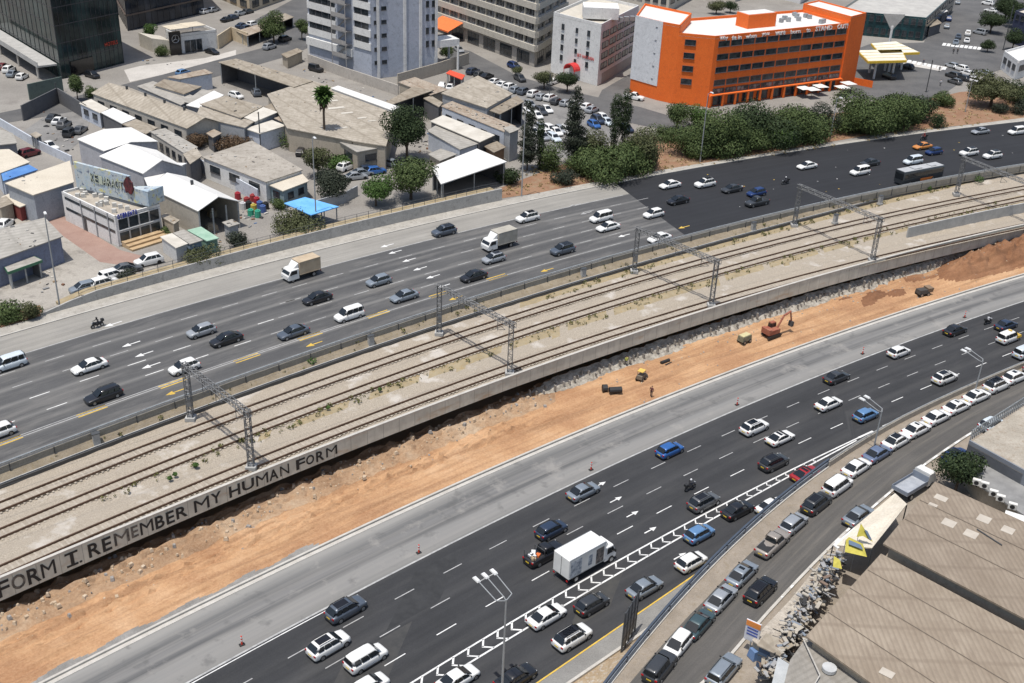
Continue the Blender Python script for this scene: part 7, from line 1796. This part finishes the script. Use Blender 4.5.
# ------------------------------------------------------------------ buildings beside the street at lower right
CORR1 = corr('brown_corrugated_roof', (.235, .19, .142), (.30, .25, .193), (.19, .15, .112), .5, .0); CORR2 = corr('brown_ribbed_roof', (.215, .173, .13), (.275, .227, .176), (.175, .138, .104), .5, .0)
ROOFP = mat_noise('faded_roof_patch', (.38, .34, .29), (.46, .42, .36), .6, .9)
def hall(label, pxs, h, m):
    pts = ccw([G(x, y, h) for x, y in pxs]); cen = sum(pts, Vector())/len(pts); r = empty('industrial_hall', (cen.x, cen.y, -2)); tag(r, label, 'industrial hall')
    b = MB(); b.prism([p[:2] for p in pts], h-.2, h); part(b, 'roof', m, r)
    ins = [p+(cen-p).normalized()*.7 for p in pts]; b = MB(); b.prism([p[:2] for p in ins], -3, h-.21); part(b, 'wall', WT, r); return r
H1 = hall('large brown corrugated hall roof at the lower right corner', [(881, 553.5), (1060, 650), (1100, 760), (950, 740), (806, 636)], 5.0, CORR1)
H2 = hall('brown ribbed hall roof with pale patches right of the cream awning', [(883, 543.5), (935, 481.5), (1060, 538), (1080, 640), (1050, 632)], 5.6, CORR2)
for px, py, w_, l_ in ((949, 523, 1.3, 1.3), (971, 534, 1.3, 1.3), (984, 519, 1.3, 1.3), (941, 498, 1.0, 1.3), (933, 505, .6, .9), (1008, 530, 1.2, 1.2)):
    g = G(px, py, 5.62); b = MB(); b.box((g.x, g.y, g.z), (w_, l_, .05), .9); part(b, 'roof_patch', ROOFP, H2)
b = MB(); g = G(887, 673, 5.05); b.box((g.x, g.y, g.z), (.9, 1.2, .06), .9); part(b, 'roof_patch', ROOFP, H1)
SEAM = mat_plain('roof_seam', (.12, .10, .08), .9)
for z_, par_, runs in ((5.03, H1, (((850, 588), (1020, 690)), ((828, 612), (960, 700)), ((868, 570), (1040, 668)))), (5.63, H2, (((905, 519), (1060, 597)), ((920, 500), (1058, 566))))):
    for q0_, q1_ in runs:
        b = MB(); b.tube(G(*q0_, z_), G(*q1_, z_), .045, 4); part(b, 'sheet_seam', SEAM, par_)
b = MB(); b.tube(G(977, 529, 5.72), G(1002, 545, 5.72), .06, 5); part(b, 'loose_pole', DSTEEL, H2)
H3 = hall('low corrugated roof with white cables left of the big brown hall', [(806, 638), (850, 664), (885, 690), (860, 740), (780, 700), (790, 660)], 3.8, corr('grey_corrugated_roof', (.23, .215, .19), (.3, .28, .25), (.17, .155, .13), .6, .95))
b = MB(); b.path([G(803, 638, 4.2), G(820, 675, 4.2), G(805, 700, 4.2)], .06, 5); b.path([G(803, 638, 4.2), G(838, 653, 4.1), G(885, 688, 4.1)], .05, 5); part(b, 'cable', KERB, H3)
b = MB(); g = G(829, 670, 3.9); b.tube(g, g+Vector((0, 0, .35)), .65, 14); part(b, 'round_vent', mat_plain('pale_grey_vent', (.42, .43, .43)), H3)
# terrace block
tb = [(969, 441), (1024, 404), (1090, 430), (1100, 500), (1024, 471)]; h = 5.0
pts = ccw([G(x, y, h) for x, y in tb]); cen = sum(pts, Vector())/5; r = empty('terrace_building', (cen.x, cen.y, 0)); tag(r, 'grey clad building with a bare concrete roof terrace at the right edge', 'building')
b = MB(); b.prism([p[:2] for p in pts], -1, h-.5); part(b, 'wall', mat_noise('dark_grey_cladding', (.15, .16, .18), (.20, .21, .23), .3, .6), r); b = MB(); b.prism([p[:2] for p in pts], h-.499, h-.42); part(b, 'roof', mat_noise('bare_terrace', (.27, .24, .195), (.38, .345, .29), .4, .95, c=(.25, .2, .15), fine=2), r)
cl0, cl1 = G(969, 441, h), G(1024, 471, h); A, d, nn, L = wall_frame(None, cl0, cl1); q = A+d*(L+8); b = MB(); b.prism([A[:2], q[:2], (q-nn*.2)[:2], (A-nn*.2)[:2]], 1.2, h+.1); 
part(b, 'cladding', mat_noise('slate_cladding', (.15, .165, .19), (.20, .215, .24), .3, .55), r)
fa, fb = G(971, 437, h), G(1024, 403, h); A, d, nn, L = wall_frame(None, fa, fb)
for i in range(40):
    q = A+d*((L+6)*i/39); b = MB(); b.box((q.x, q.y, h+.3), (.09, .12, 1.5), math.atan2(d.y, d.x)); part(b, 'picket', STEEL, r)
b = MB(); q = A+d*(L+6); b.tube(zup(A, h+.95), zup(q, h+.95), .05, 5); b.tube(zup(A, h+.1), zup(q, h+.1), .05, 5); part(b, 'fence_rail', STEEL, r)
r2 = hall('narrow grey service roof with white air conditioners below the slate cladding', [(962, 458), (968, 455), (1060, 500), (1060, 522), (1024, 515), (978, 484)], 3.2, mat_noise('grey_membrane', (.17, .17, .168), (.25, .25, .245), .5, .9))
for k, (px, py) in enumerate(((984, 487), (993, 495), (1000, 500), (1012, 508), (976, 484))):
    g = G(px, py, 3.3); u = empty('air_conditioner', (g.x, g.y, 3.2), -.45); tag(u, 'white air conditioner, number %s from the street tree, on the narrow grey roof' % ('two', 'three', 'four', 'five', 'one')[k], 'air conditioner', 'air conditioners on the grey roof')
    u.scale = (.78,)*3; b = MB(); b.box((0, 0, .5), (1.15, .6, .9)); b.build('casing', mat_plain('ac_casing', (.62, .61, .57)), u); b = MB(); b.tube((0, -.31, .5), (0, -.33, .5), .34, 12); b.build('fan', BLACKP, u)
g = G(1020, 520, 4.0); b = MB(); b.box((g.x, g.y, 3.9), (3.2, 2.2, .2), -.5); b.box((g.x, g.y, 3.5), (2.8, 1.8, .6), -.5); tag(b.build('white_tank_lid', WSHED), 'white flat lid at the right edge of the narrow grey roof', 'roof lid')
# cream awning, flags
pts = ccw([G(x, y, z) for x, y, z in ((833, 545, 2.6), (895, 493, 2.9), (907, 504, 4.6), (872, 548, 4.4))]); r = empty('street_awning', zup(sum(pts, Vector())/4, 0)); tag(r, 'cream shop awning between the street and the brown ribbed roof', 'awning')
b = MB(); b.face(pts); b.face([p-Vector((0, 0, .12)) for p in pts][::-1]); part(b, 'canopy', mat_noise('cream_canvas', (.56, .50, .40), (.68, .62, .52), .5, .85, fine=2), r)
b = MB(); pp = [G(833, 545, 2.7), G(854, 527, 2.8), G(858, 530, 2.8), G(838, 549, 2.7)]; b.prism([p[:2] for p in ccw(pp)], 2.62, 2.75); part(b, 'front_strip', WSHED, r)
for p in pts: b = MB(); b.tube(zup(p, -1.5), p-Vector((0, 0, .13)), .07, 6); part(b, 'post', DSTEEL, r)
YF = mat_noise('yellow_flag', (.36, .32, .05), (.48, .42, .08), 1.5, .85); BF = mat_plain('slate_flag_print', (.09, .13, .19), .8)
for lab, P4, sub in (('yellow and slate cloth banner lying on the cream awning, nearer one', [(846, 540, 4.9), (849, 537, 5.2), (863, 544, 5.3), (867, 557, 4.6), (845, 552, 4.4)], [(849, 540, 5.12), (861, 545, 5.2), (863.5, 550, 5.0), (849, 544.5, 4.95)]), ('yellow and slate cloth banner standing on the cream awning, further one', [(861, 523.5, 5.9), (856.5, 537, 4.7), (863, 536, 4.9), (873, 542, 4.6)], [(864, 529, 5.6), (867.5, 531, 5.4), (872, 540, 4.85), (869, 539, 4.85)]), ('small yellow cloth banner over the street junk', [(834, 556, 4.6), (840, 560, 4.6), (842, 569, 4), (833, 567, 4.0)], None)):
    p4 = [G(*q) for q in P4]; cen = sum(p4, Vector())/len(p4); r = empty('banner', cen); tag(r, lab, 'banner'); b = MB(); nrm = (p4[1]-p4[0]).cross(p4[2]-p4[0]).normalized()
    if nrm.z < 0: nrm = -nrm
    b.ring_loft([[p+nrm*.02 for p in p4], [p-nrm*.02 for p in p4]]); part(b, 'cloth', YF, r)
    if sub: s4 = [G(*q) for q in sub]; b = MB(); b.ring_loft([[p+nrm*.10 for p in s4], [p+nrm*.06 for p in s4]]); part(b, 'print', BF, r)
    b = MB(); b.tube(p4[0], zup(p4[0], -1), .04, 5); part(b, 'pole', STEEL, r)
# junk strip between street and hall
rnd = random.Random(21); cols = [mat_plain('junk_'+n, c, .8) for n, c in (('grey', (.28, .28, .28)), ('pale', (.36, .33, .28)), ('black', (.03, .03, .03)), ('blue', (.17, .2, .24)), ('tan', (.3, .26, .2)), ('rust', (.17, .12, .09)))]
b = MB()
for i in range(900):
    f = rnd.random(); px = 838-f*66+rnd.gauss(0, 5)-6*f; py = 556+f*118+rnd.gauss(0, 4); z = rnd.uniform(.8, 3.0)-1.5*f; g = G(px, py, z)
    s_ = rnd.uniform(.08, .42); b.box((g.x, g.y, z), (s_*rnd.uniform(.6, 3.2), s_, s_*rnd.uniform(.12, .5)), rnd.uniform(0, 3), rnd.choice((0, 0, 1, 1, 2, 2, 3, 4, 5)))
for i in range(40):
    f = rnd.random(); px = 836-f*60; py = 558+f*105; g = G(px, py, 2.2-f); a_ = rnd.uniform(0, 6); b.tube(g, g+Vector((math.cos(a_)*1.8, math.sin(a_)*1.8, rnd.uniform(-.3, .4))), .05, 5, rnd.choice((1, 2, 0)))
tag(b.build('scrap_heap', cols), kind='stuff')
for lab, P4, z, m, dk in (('flat rubble strewn concrete roof beside the street kerb', [(832, 548), (842, 556), (800, 628), (772, 655), (752, 640), (790, 600)], .75, mat_noise('rubble_roof', (.30, .26, .21), (.46, .42, .36), .8, .95, c=(.18, .16, .14), fine=4), 1.8), ('small tan flat roof stall with a blue front near the orange sign board', [(757, 645), (766, 633), (790, 643), (780, 656)], 1.6, TANR, 2.4), ('pale grey metal container roof at the lower edge', [(778, 657), (796, 668), (790, 700), (768, 700)], 1.9, mat_noise('pale_metal', (.34, .36, .37), (.45, .47, .48), .6, .6), 2.5), ('second grey metal container roof at the lower edge', [(799, 671), (838, 690), (838, 710), (792, 705)], 2.0, GREYR, 2.5)):
    p4 = ccw([G(x, y, z) for x, y in P4]); cen = sum(p4, Vector())/len(p4); r = empty('street_shed', zup(cen, -2)); tag(r, lab, 'shed'); b = MB(); b.prism([p[:2] for p in p4], z-.12, z); part(b, 'roof', m, r)
    ins = [p+(cen-p).normalized()*.25 for p in p4]; b = MB(); b.prism([p[:2] for p in ins], z-dk-.5, z-.121); part(b, 'wall', mat_plain('blue_front', (.05, .09, .16)) if 'blue' in lab else WT, r)
# sign board
g = Gfr(749, 652); hh = 1
r = empty('sign_board', (g.x, g.y, zfr(g.x))); tag(r, 'street sign board with an orange header and blue text lines', 'sign board')
fd = Vector((-.55, -.83, 0)); sd = Vector((.83, -.55, 0)); h0 = 1.5
b = MB(); b.tube((0, 0, 0), (0, 0, 1.6), .07, 6); b.build('post', STEEL, r)
az = math.atan2(sd.y, sd.x)
b = MB(); b.box((0, 0, 2.6), (1.5, .12, 2.4), az); b.build('panel', mat_plain('pale_sign', (.55, .56, .60)), r)
b = MB(); b.box((fd.x*.04, fd.y*.04, 3.45), (1.46, .10, .62), az); b.build('header', mat_plain('orange_header', (.62, .22, .05)), r)
for z in (2.9, 2.55, 2.2): b = MB(); b.box((fd.x*.04, fd.y*.04, z), (1.1, .10, .16), az); b.build('text_line', mat_plain('blue_text', (.05, .08, .3)), r)
b = MB(); b.box((.5, -.6, .5), (1.3, 1.0, 1.0), .5, top=.8); b.build('blue_bin', mat_plain('blue_plastic', (.12, .2, .36)), None, loc=r.location); o = bpy.data.objects['blue_bin']; o.name = 'waste_bin'; tag(o, 'blue plastic bin at the foot of the orange sign board', 'bin')
# junk yard with coloured drums by the large white gabled shed
cc = [(.28, .04, .04), (.06, .11, .28), (.42, .33, .06), (.5, .5, .5), (.04, .3, .2), (.02, .02, .02), (.3, .02, .03)]
nm_ = ['red', 'blue', 'yellow', 'white', 'green', 'black', 'dark red']
for i, (px, py, k) in enumerate(((247, 204, 0), (253, 201, 0), (257, 204, 6), (243, 209, 3), (249, 208, 5), (254, 211, 2), (260, 208, 1), (266, 209, 5), (251, 216, 4), (258, 217, 4), (238, 199, 6), (263, 212, 1))):
    g = G(px, py, ZF); b = MB(); b.tube((0, 0, 0), (0, 0, 1.2), .58, 10, 0, .54); b.tube((0, 0, 1.2), (0, 0, 1.4), .35, 8, 0, .25)
    tag(b.build('storage_drum', mat_plain('drum_paint', cc[k], .5), None, loc=g), '%s%s storage drum in the yard before the open white shed' % (nm_[k], '' if [0, 0, 6, 3, 5, 2, 1, 5, 4, 4, 6, 1].count(k) == 1 else ' left' if i in (0, 10, 4, 6, 8) else ' right'), 'drum', 'coloured drums in the yard')
for i, (px, py, w_, c_) in enumerate(((219, 206, 2.2, 5), (222, 212, 1.8, 3), (228, 208, 2.4, 3), (214, 216, 2.0, 2), (212, 230, 2.0, 3))):
    g = G(px, py, ZF); b = MB(); b.box((0, 0, .45), (w_, w_*.7, .9), .6, top=.85); b.box((0, 0, 1.05), (w_*.6, w_*.5, .3), .3); tag(b.build('pallet_stack', mat_noise('pallet_goods', (.3, .24, .16), (.45, .38, .28), 1, .9), None, loc=g), ('dark goods pile', 'pale goods pile', 'widest goods pile', 'goods pile at the open mouth', 'goods pile nearest the containers')[i]+' outside the large white gabled shed', 'goods pile', 'goods piles in the yard')
# loose clutter in the yards and on roofs (boxes, boards, bins, sheet metal)
dg_ = bpy.context.evaluated_depsgraph_get(); rnd = random.Random(33); b = MB(); clm = [mat_plain('clutter_'+n, c, .85) for n, c in (('grey', (.2, .2, .2)), ('pale', (.45, .43, .39)), ('dark', (.04, .04, .042)), ('rust', (.17, .08, .045)), ('timber', (.27, .2, .13)), ('blue', (.1, .16, .28)))]
for (xa_, ya_, xb_, yb_, n_, h_, sp) in ((40, 110, 70, 150, 30, 0, 8), (120, 150, 200, 160, 20, 0, 5), (205, 225, 260, 212, 90, 0, 7), (150, 240, 240, 236, 50, 0, 6), (0, 200, 60, 210, 40, 0, 8), (10, 250, 60, 285, 50, 0, 8), (230, 80, 290, 95, 60, 0, 7), (300, 70, 390, 105, 40, 0, 5), (445, 104, 512, 128, 110, 5.05, 2.5), (385, 106, 430, 100, 40, 0, 4), (420, 150, 440, 128, 40, 0, 4), (190, 150, 290, 165, 45, 4.2, 6), (150, 130, 190, 149, 40, 4.2, 3),
                                  (496, 120, 520, 145, 40, 0, 6), (100, 95, 180, 110, 30, 4.6, 6), (270, 95, 380, 130, 40, 5.03, 8), (200, 100, 270, 112, 24, 4.9, 5), (440, 80, 500, 100, 18, 6.0, 5), (600, 20, 640, 30, 16, 0, 3), (140, 60, 215, 66, 20, 0, 4), (300, 60, 370, 76, 40, 0, 3), (940, 60, 1000, 70, 20, 0, 8)):
    for i in range(n_):
        f = rnd.random(); g = G(xa_+(xb_-xa_)*f+rnd.gauss(0, sp), ya_+(yb_-ya_)*f+rnd.gauss(0, sp*.6), ZF+h_); s_ = rnd.uniform(.10, .42)
        hit, loc_, nrm_, _, ob_, _ = S.ray_cast(dg_, (g.x, g.y, 60), (0, 0, -1))
        if not hit or nrm_.z < .9 or ob_.type != 'MESH' or ob_.name.split('.')[0] not in ('roof', 'town_ground', 'yard', 'street', 'car_park', 'yard_paving', 'roof_edge'): continue
        if ob_.name.startswith('street') and rnd.random() < .9: continue
        if ob_.name.startswith('roof'):
            if rnd.random() < .45: continue
            s_ *= .6
        g = Vector(loc_); b.box((g.x, g.y, g.z+s_*.2), (s_*rnd.uniform(.6, 3), s_, s_*rnd.uniform(.3, .9)), rnd.uniform(0, 3), rnd.choice((0, 0, 0, 1, 1, 2, 2, 4, 4, 3, 5) if not ob_.name.startswith('roof') else (0, 0, 1, 2, 4)))
tag(b.build('yard_clutter', clm), kind='stuff')
# parasols before orange block
for k, (px, py) in enumerate(((803, 97), (811, 98), (819, 95), (841, 96), (847, 92))):
    g = G(px, py, ZF); u = empty('parasol', g); tag(u, 'white cafe parasol, %s from the left, before the orange block' % ('first', 'second', 'third', 'fourth', 'fifth')[k], 'parasol', 'white cafe parasols'); b = MB(); b.tube((0, 0, 0), (0, 0, 2.5), .05); b.build('pole', DSTEEL, u); b = MB(); b.box((0, 0, 2.55), (3.2, 3.2, .5), .4, top=.15); b.build('canopy', WSHED, u)
# ------------------------------------------------------------------ parked cars of the town side
def lot(group, items, where):
    cnt = {}
    tot = {}
    for it in items: tot[(it[3], it[2])] = tot.get((it[3], it[2]), 0)+1
    ordn = ['first', 'second', 'third', 'fourth', 'fifth', 'sixth', 'seventh', 'eighth', 'ninth', 'tenth', 'eleventh', 'twelfth']
    cn = dict(dgrey='dark grey', sblue='silver blue', bluegrey='blue grey', dblue='dark blue', dred='dark red', navy='deep blue', lblue='light blue', dwhite='off white')
    kn = dict(hatch='hatchback', sedan='saloon', suv='suv', van='minivan', jeep='off road car', pickup='pickup', estate='estate car', coupe='coupe')
    for it in items:
        px, py, k, c, deg = it[:5]
        same = sorted(q[0] for q in items if (q[3], q[2]) == (c, k) and len(q) == 5); n = len(same)
        if len(it) > 5: lab = it[5]
        else: lab = '%s%s %s%s %s' % ('' if n == 1 else ordn[same.index(px)]+' ', cn.get(c, c), kn[k], '' if n == 1 else ' from the left', where)
        p = at_body(px, py, ZF, .7); car(k, c, p, math.radians(deg), lab, group, simple=True)
def ax(p, q):   # heading in degrees of the ground direction between two pixels
    a, c = G(*p, ZF), G(*q, ZF); return math.degrees(math.atan2(c.y-a.y, c.x-a.x))
a1 = ax((586, 107), (600, 101)); a2 = ax((545, 104), (560, 113))
lot('cars in the street side row of the car park', [(495, 81, 'sedan', 'white', a1), (503, 84, 'sedan', 'white', a1), (510, 86.5, 'suv', 'white', a1), (516, 89.5, 'hatch', 'sblue', a1), (524, 91, 'suv', 'bluegrey', a1), (534, 93.5, 'suv', 'white', a1), (542, 96.5, 'hatch', 'silver', a1), (550.5, 97.5, 'suv', 'white', a1), (557, 101, 'hatch', 'dgrey', a1), (566, 102.5, 'hatch', 'silver', a1), (574, 103, 'sedan', 'white', a1), (587, 106, 'hatch', 'white', a1), (592, 109, 'sedan', 'silver', a1)], 'in the street row of the car park')
lot('cars standing in the middle of the car park', [(527, 111, 'sedan', 'white', a2), (530, 104, 'hatch', 'silver', a2), (537, 115, 'hatch', 'white', a2), (541, 110.5, 'estate', 'dgrey', a2), (546.5, 108.5, 'sedan', 'white', a2), (594, 124, 'hatch', 'blue', a2), (598, 119.5, 'suv', 'dblue', a2), (603, 117, 'hatch', 'white', a2), (607, 121, 'sedan', 'dwhite', a2)], 'in the middle of the car park')
lot('cars in the rear rows of the car park', [(533, 131, 'hatch', 'white', a2), (541, 127, 'hatch', 'silver', a2), (543, 136, 'hatch', 'silver', a2), (547, 132.5, 'sedan', 'white', a2), (550, 129, 'suv', 'white', a2), (556, 131, 'sedan', 'white', a2), (561, 129, 'hatch', 'silver', a2), (567, 130, 'suv', 'white', a2), (554, 137, 'estate', 'dwhite', a2), (578, 143, 'hatch', 'dgrey', a1), (586, 151.5, 'suv', 'white', a1), (627, 128, 'hatch', 'dblue', a2)], 'behind the car park conifers')
aw_ = ax((140, 262.5), (157, 258.5)); a3 = ax((5, 73), (20, 65)); a4 = ax((40, 130), (75, 143))
lot('cars left of the glass tower ramp', [(3, 66, 'hatch', 'dred', a3), (9, 69, 'suv', 'white', a3), (13, 73, 'sedan', 'sblue', a3), (22, 76, 'hatch', 'white', a3)], 'by the glass tower ramp')
lot('cars in the walled car park', [(53, 117, 'sedan', 'dgrey', a3), (59, 120, 'sedan', 'white', a3), (64, 124, 'suv', 'grey', a3), (70, 132, 'jeep', 'dgrey', a3), (80, 129, 'sedan', 'grey', a3), (49, 146, 'pickup', 'white', a4)], 'in the dark walled car park')
lot('cars behind the road wall', [(83, 287, 'hatch', 'sblue', aw_+180), (104, 282.5, 'suv', 'white', aw_+6), (113.5, 273.5, 'estate', 'white', aw_+6), (127, 267.5, 'sedan', 'grey', aw_-8), (148.5, 260, 'suv', 'white', aw_+180)], 'behind the road wall')
lot('cars beside the olive trees', [(346.5, 166, 'suv', 'white', a3-28), (356, 175.5, 'sedan', 'silver', a3-60), (362, 172, 'sedan', 'sblue', a3-60), (369, 169, 'hatch', 'dblue', a3-60), (376, 170, 'hatch', 'blue', a3-60), (393, 163, 'sedan', 'sblue', a4)], 'near the olive trees')
a5 = ax((250, 95), (300, 78))
lot('cars standing singly on the town side', [(236, 95, 'hatch', 'white', a4, 'white hatchback in the yard of the open car workshop'), (256, 92, 'suv', 'bluegrey', a4+150, 'blue grey suv half inside the open car workshop'), (316, 68.5, 'jeep', 'black', a4, 'black off road car on the sloping lot by the grey highrise'), (301.5, 151, 'hatch', 'black', a3, 'black hatchback by the creeper wall below the palm'), (29, 152.5, 'suv', 'dred', a3-30, 'dark red suv parked beside the pale grey boundary wall'), (92, 74.5, 'suv', 'black', a4, 'black suv at the entrance of the glass tower'), (183, 72, 'hatch', 'lblue', a5, 'light blue hatchback on the street below the showroom'), (212, 51, 'sedan', 'black', a4, 'black saloon on the showroom forecourt'), (5, 223, 'hatch', 'white', a3, 'white hatchback at the left edge above the lower left shed')], '')
a6 = ax((441, 90), (470, 74))
lot('cars along the street below the cream office block', [(442, 85, 'hatch', 'white', a3), (450, 86.5, 'sedan', 'white', a3), (459, 49, 'sedan', 'silver', a2), (473, 71, 'suv', 'dblue', a1), (480, 74, 'hatch', 'dgrey', a1), (487, 75.5, 'sedan', 'black', a1), (514, 65.5, 'suv', 'navy', a2+10), (520, 78, 'suv', 'dgrey', a2), (553, 81, 'sedan', 'white', a1)], 'below the cream office block')
lot('cars on the top left street', [(205, 11, 'hatch', 'white', 70), (213, 9.5, 'hatch', 'silver', 70), (227, 19, 'sedan', 'black', a5), (233, 17, 'hatch', 'dblue', a5), (242, 25, 'sedan', 'dblue', a5), (247, 28, 'suv', 'dblue', a5), (253, 24, 'suv', 'white', a5), (269.5, 46.5, 'suv', 'silver', a5), (285, 38.5, 'suv', 'dgrey', a5), (240, 13, 'hatch', 'silver', a5), (248, 11, 'hatch', 'dgrey', a5)], 'on the street behind the showroom')
a7 = ax((967, 45), (972, 20))
lot('cars at the junction', [(634, 96.5, 'pickup', 'white', ax((600, 105), (640, 112))), (968, 33, 'suv', 'white', a7), (967, 40, 'sedan', 'white', a7), (958.5, 36, 'sedan', 'bluegrey', a7), (956, 41.5, 'sedan', 'sblue', a7), (980, 32, 'van', 'silver', a7+60), (949, 18.5, 'suv', 'navy', a7), (947, 26, 'hatch', 'sblue', a7), (961, 68, 'suv', 'white', a7+50), (952, 65, 'hatch', 'silver', a7+50), (953, 75, 'suv', 'dgrey', a7+50), (968, 73, 'sedan', 'white', a7+50), (955, 81, 'hatch', 'grey', a7+50), (963, 77.5, 'hatch', 'dgrey', a7+50), (985, 72.5, 'sedan', 'silver', a7+70), (972, 79, 'sedan', 'white', a7+60), (988, 3, 'suv', 'white', a7+70), (991, 10, 'sedan', 'white', a7+70), (958, 2, 'hatch', 'sblue', a7), (889, 76, 'suv', 'black', a7+40), (907, 66, 'hatch', 'dgrey', a7+60)], 'at the junction near the petrol station')
for px, py, lab, tp in ((939, 72, 'person in dark clothes crossing at the junction', (.03, .03, .035)), (953, 54, 'person waiting in the middle of the junction, left one', (.02, .02, .02)), (957, 54, 'person waiting in the middle of the junction, right one', (.03, .03, .03)), (940, 86, 'person in a white shirt beside the queue of cars', (.55, .55, .56)), (923, 65, 'person on the zebra crossing by the petrol station', (.05, .05, .08))):
    g = G(px, py, ZF); person(g, 1.2, lab, tp, (.03, .03, .04))
p = at_body(945, 5, ZF, 1.2); truck('box_truck', 'white box truck parked at the top of the junction street', 'truck', p, math.radians(ax((942, 8), (950, 2))), 6.4, 4.4, 2.2, 2.2, WHT, WHT)
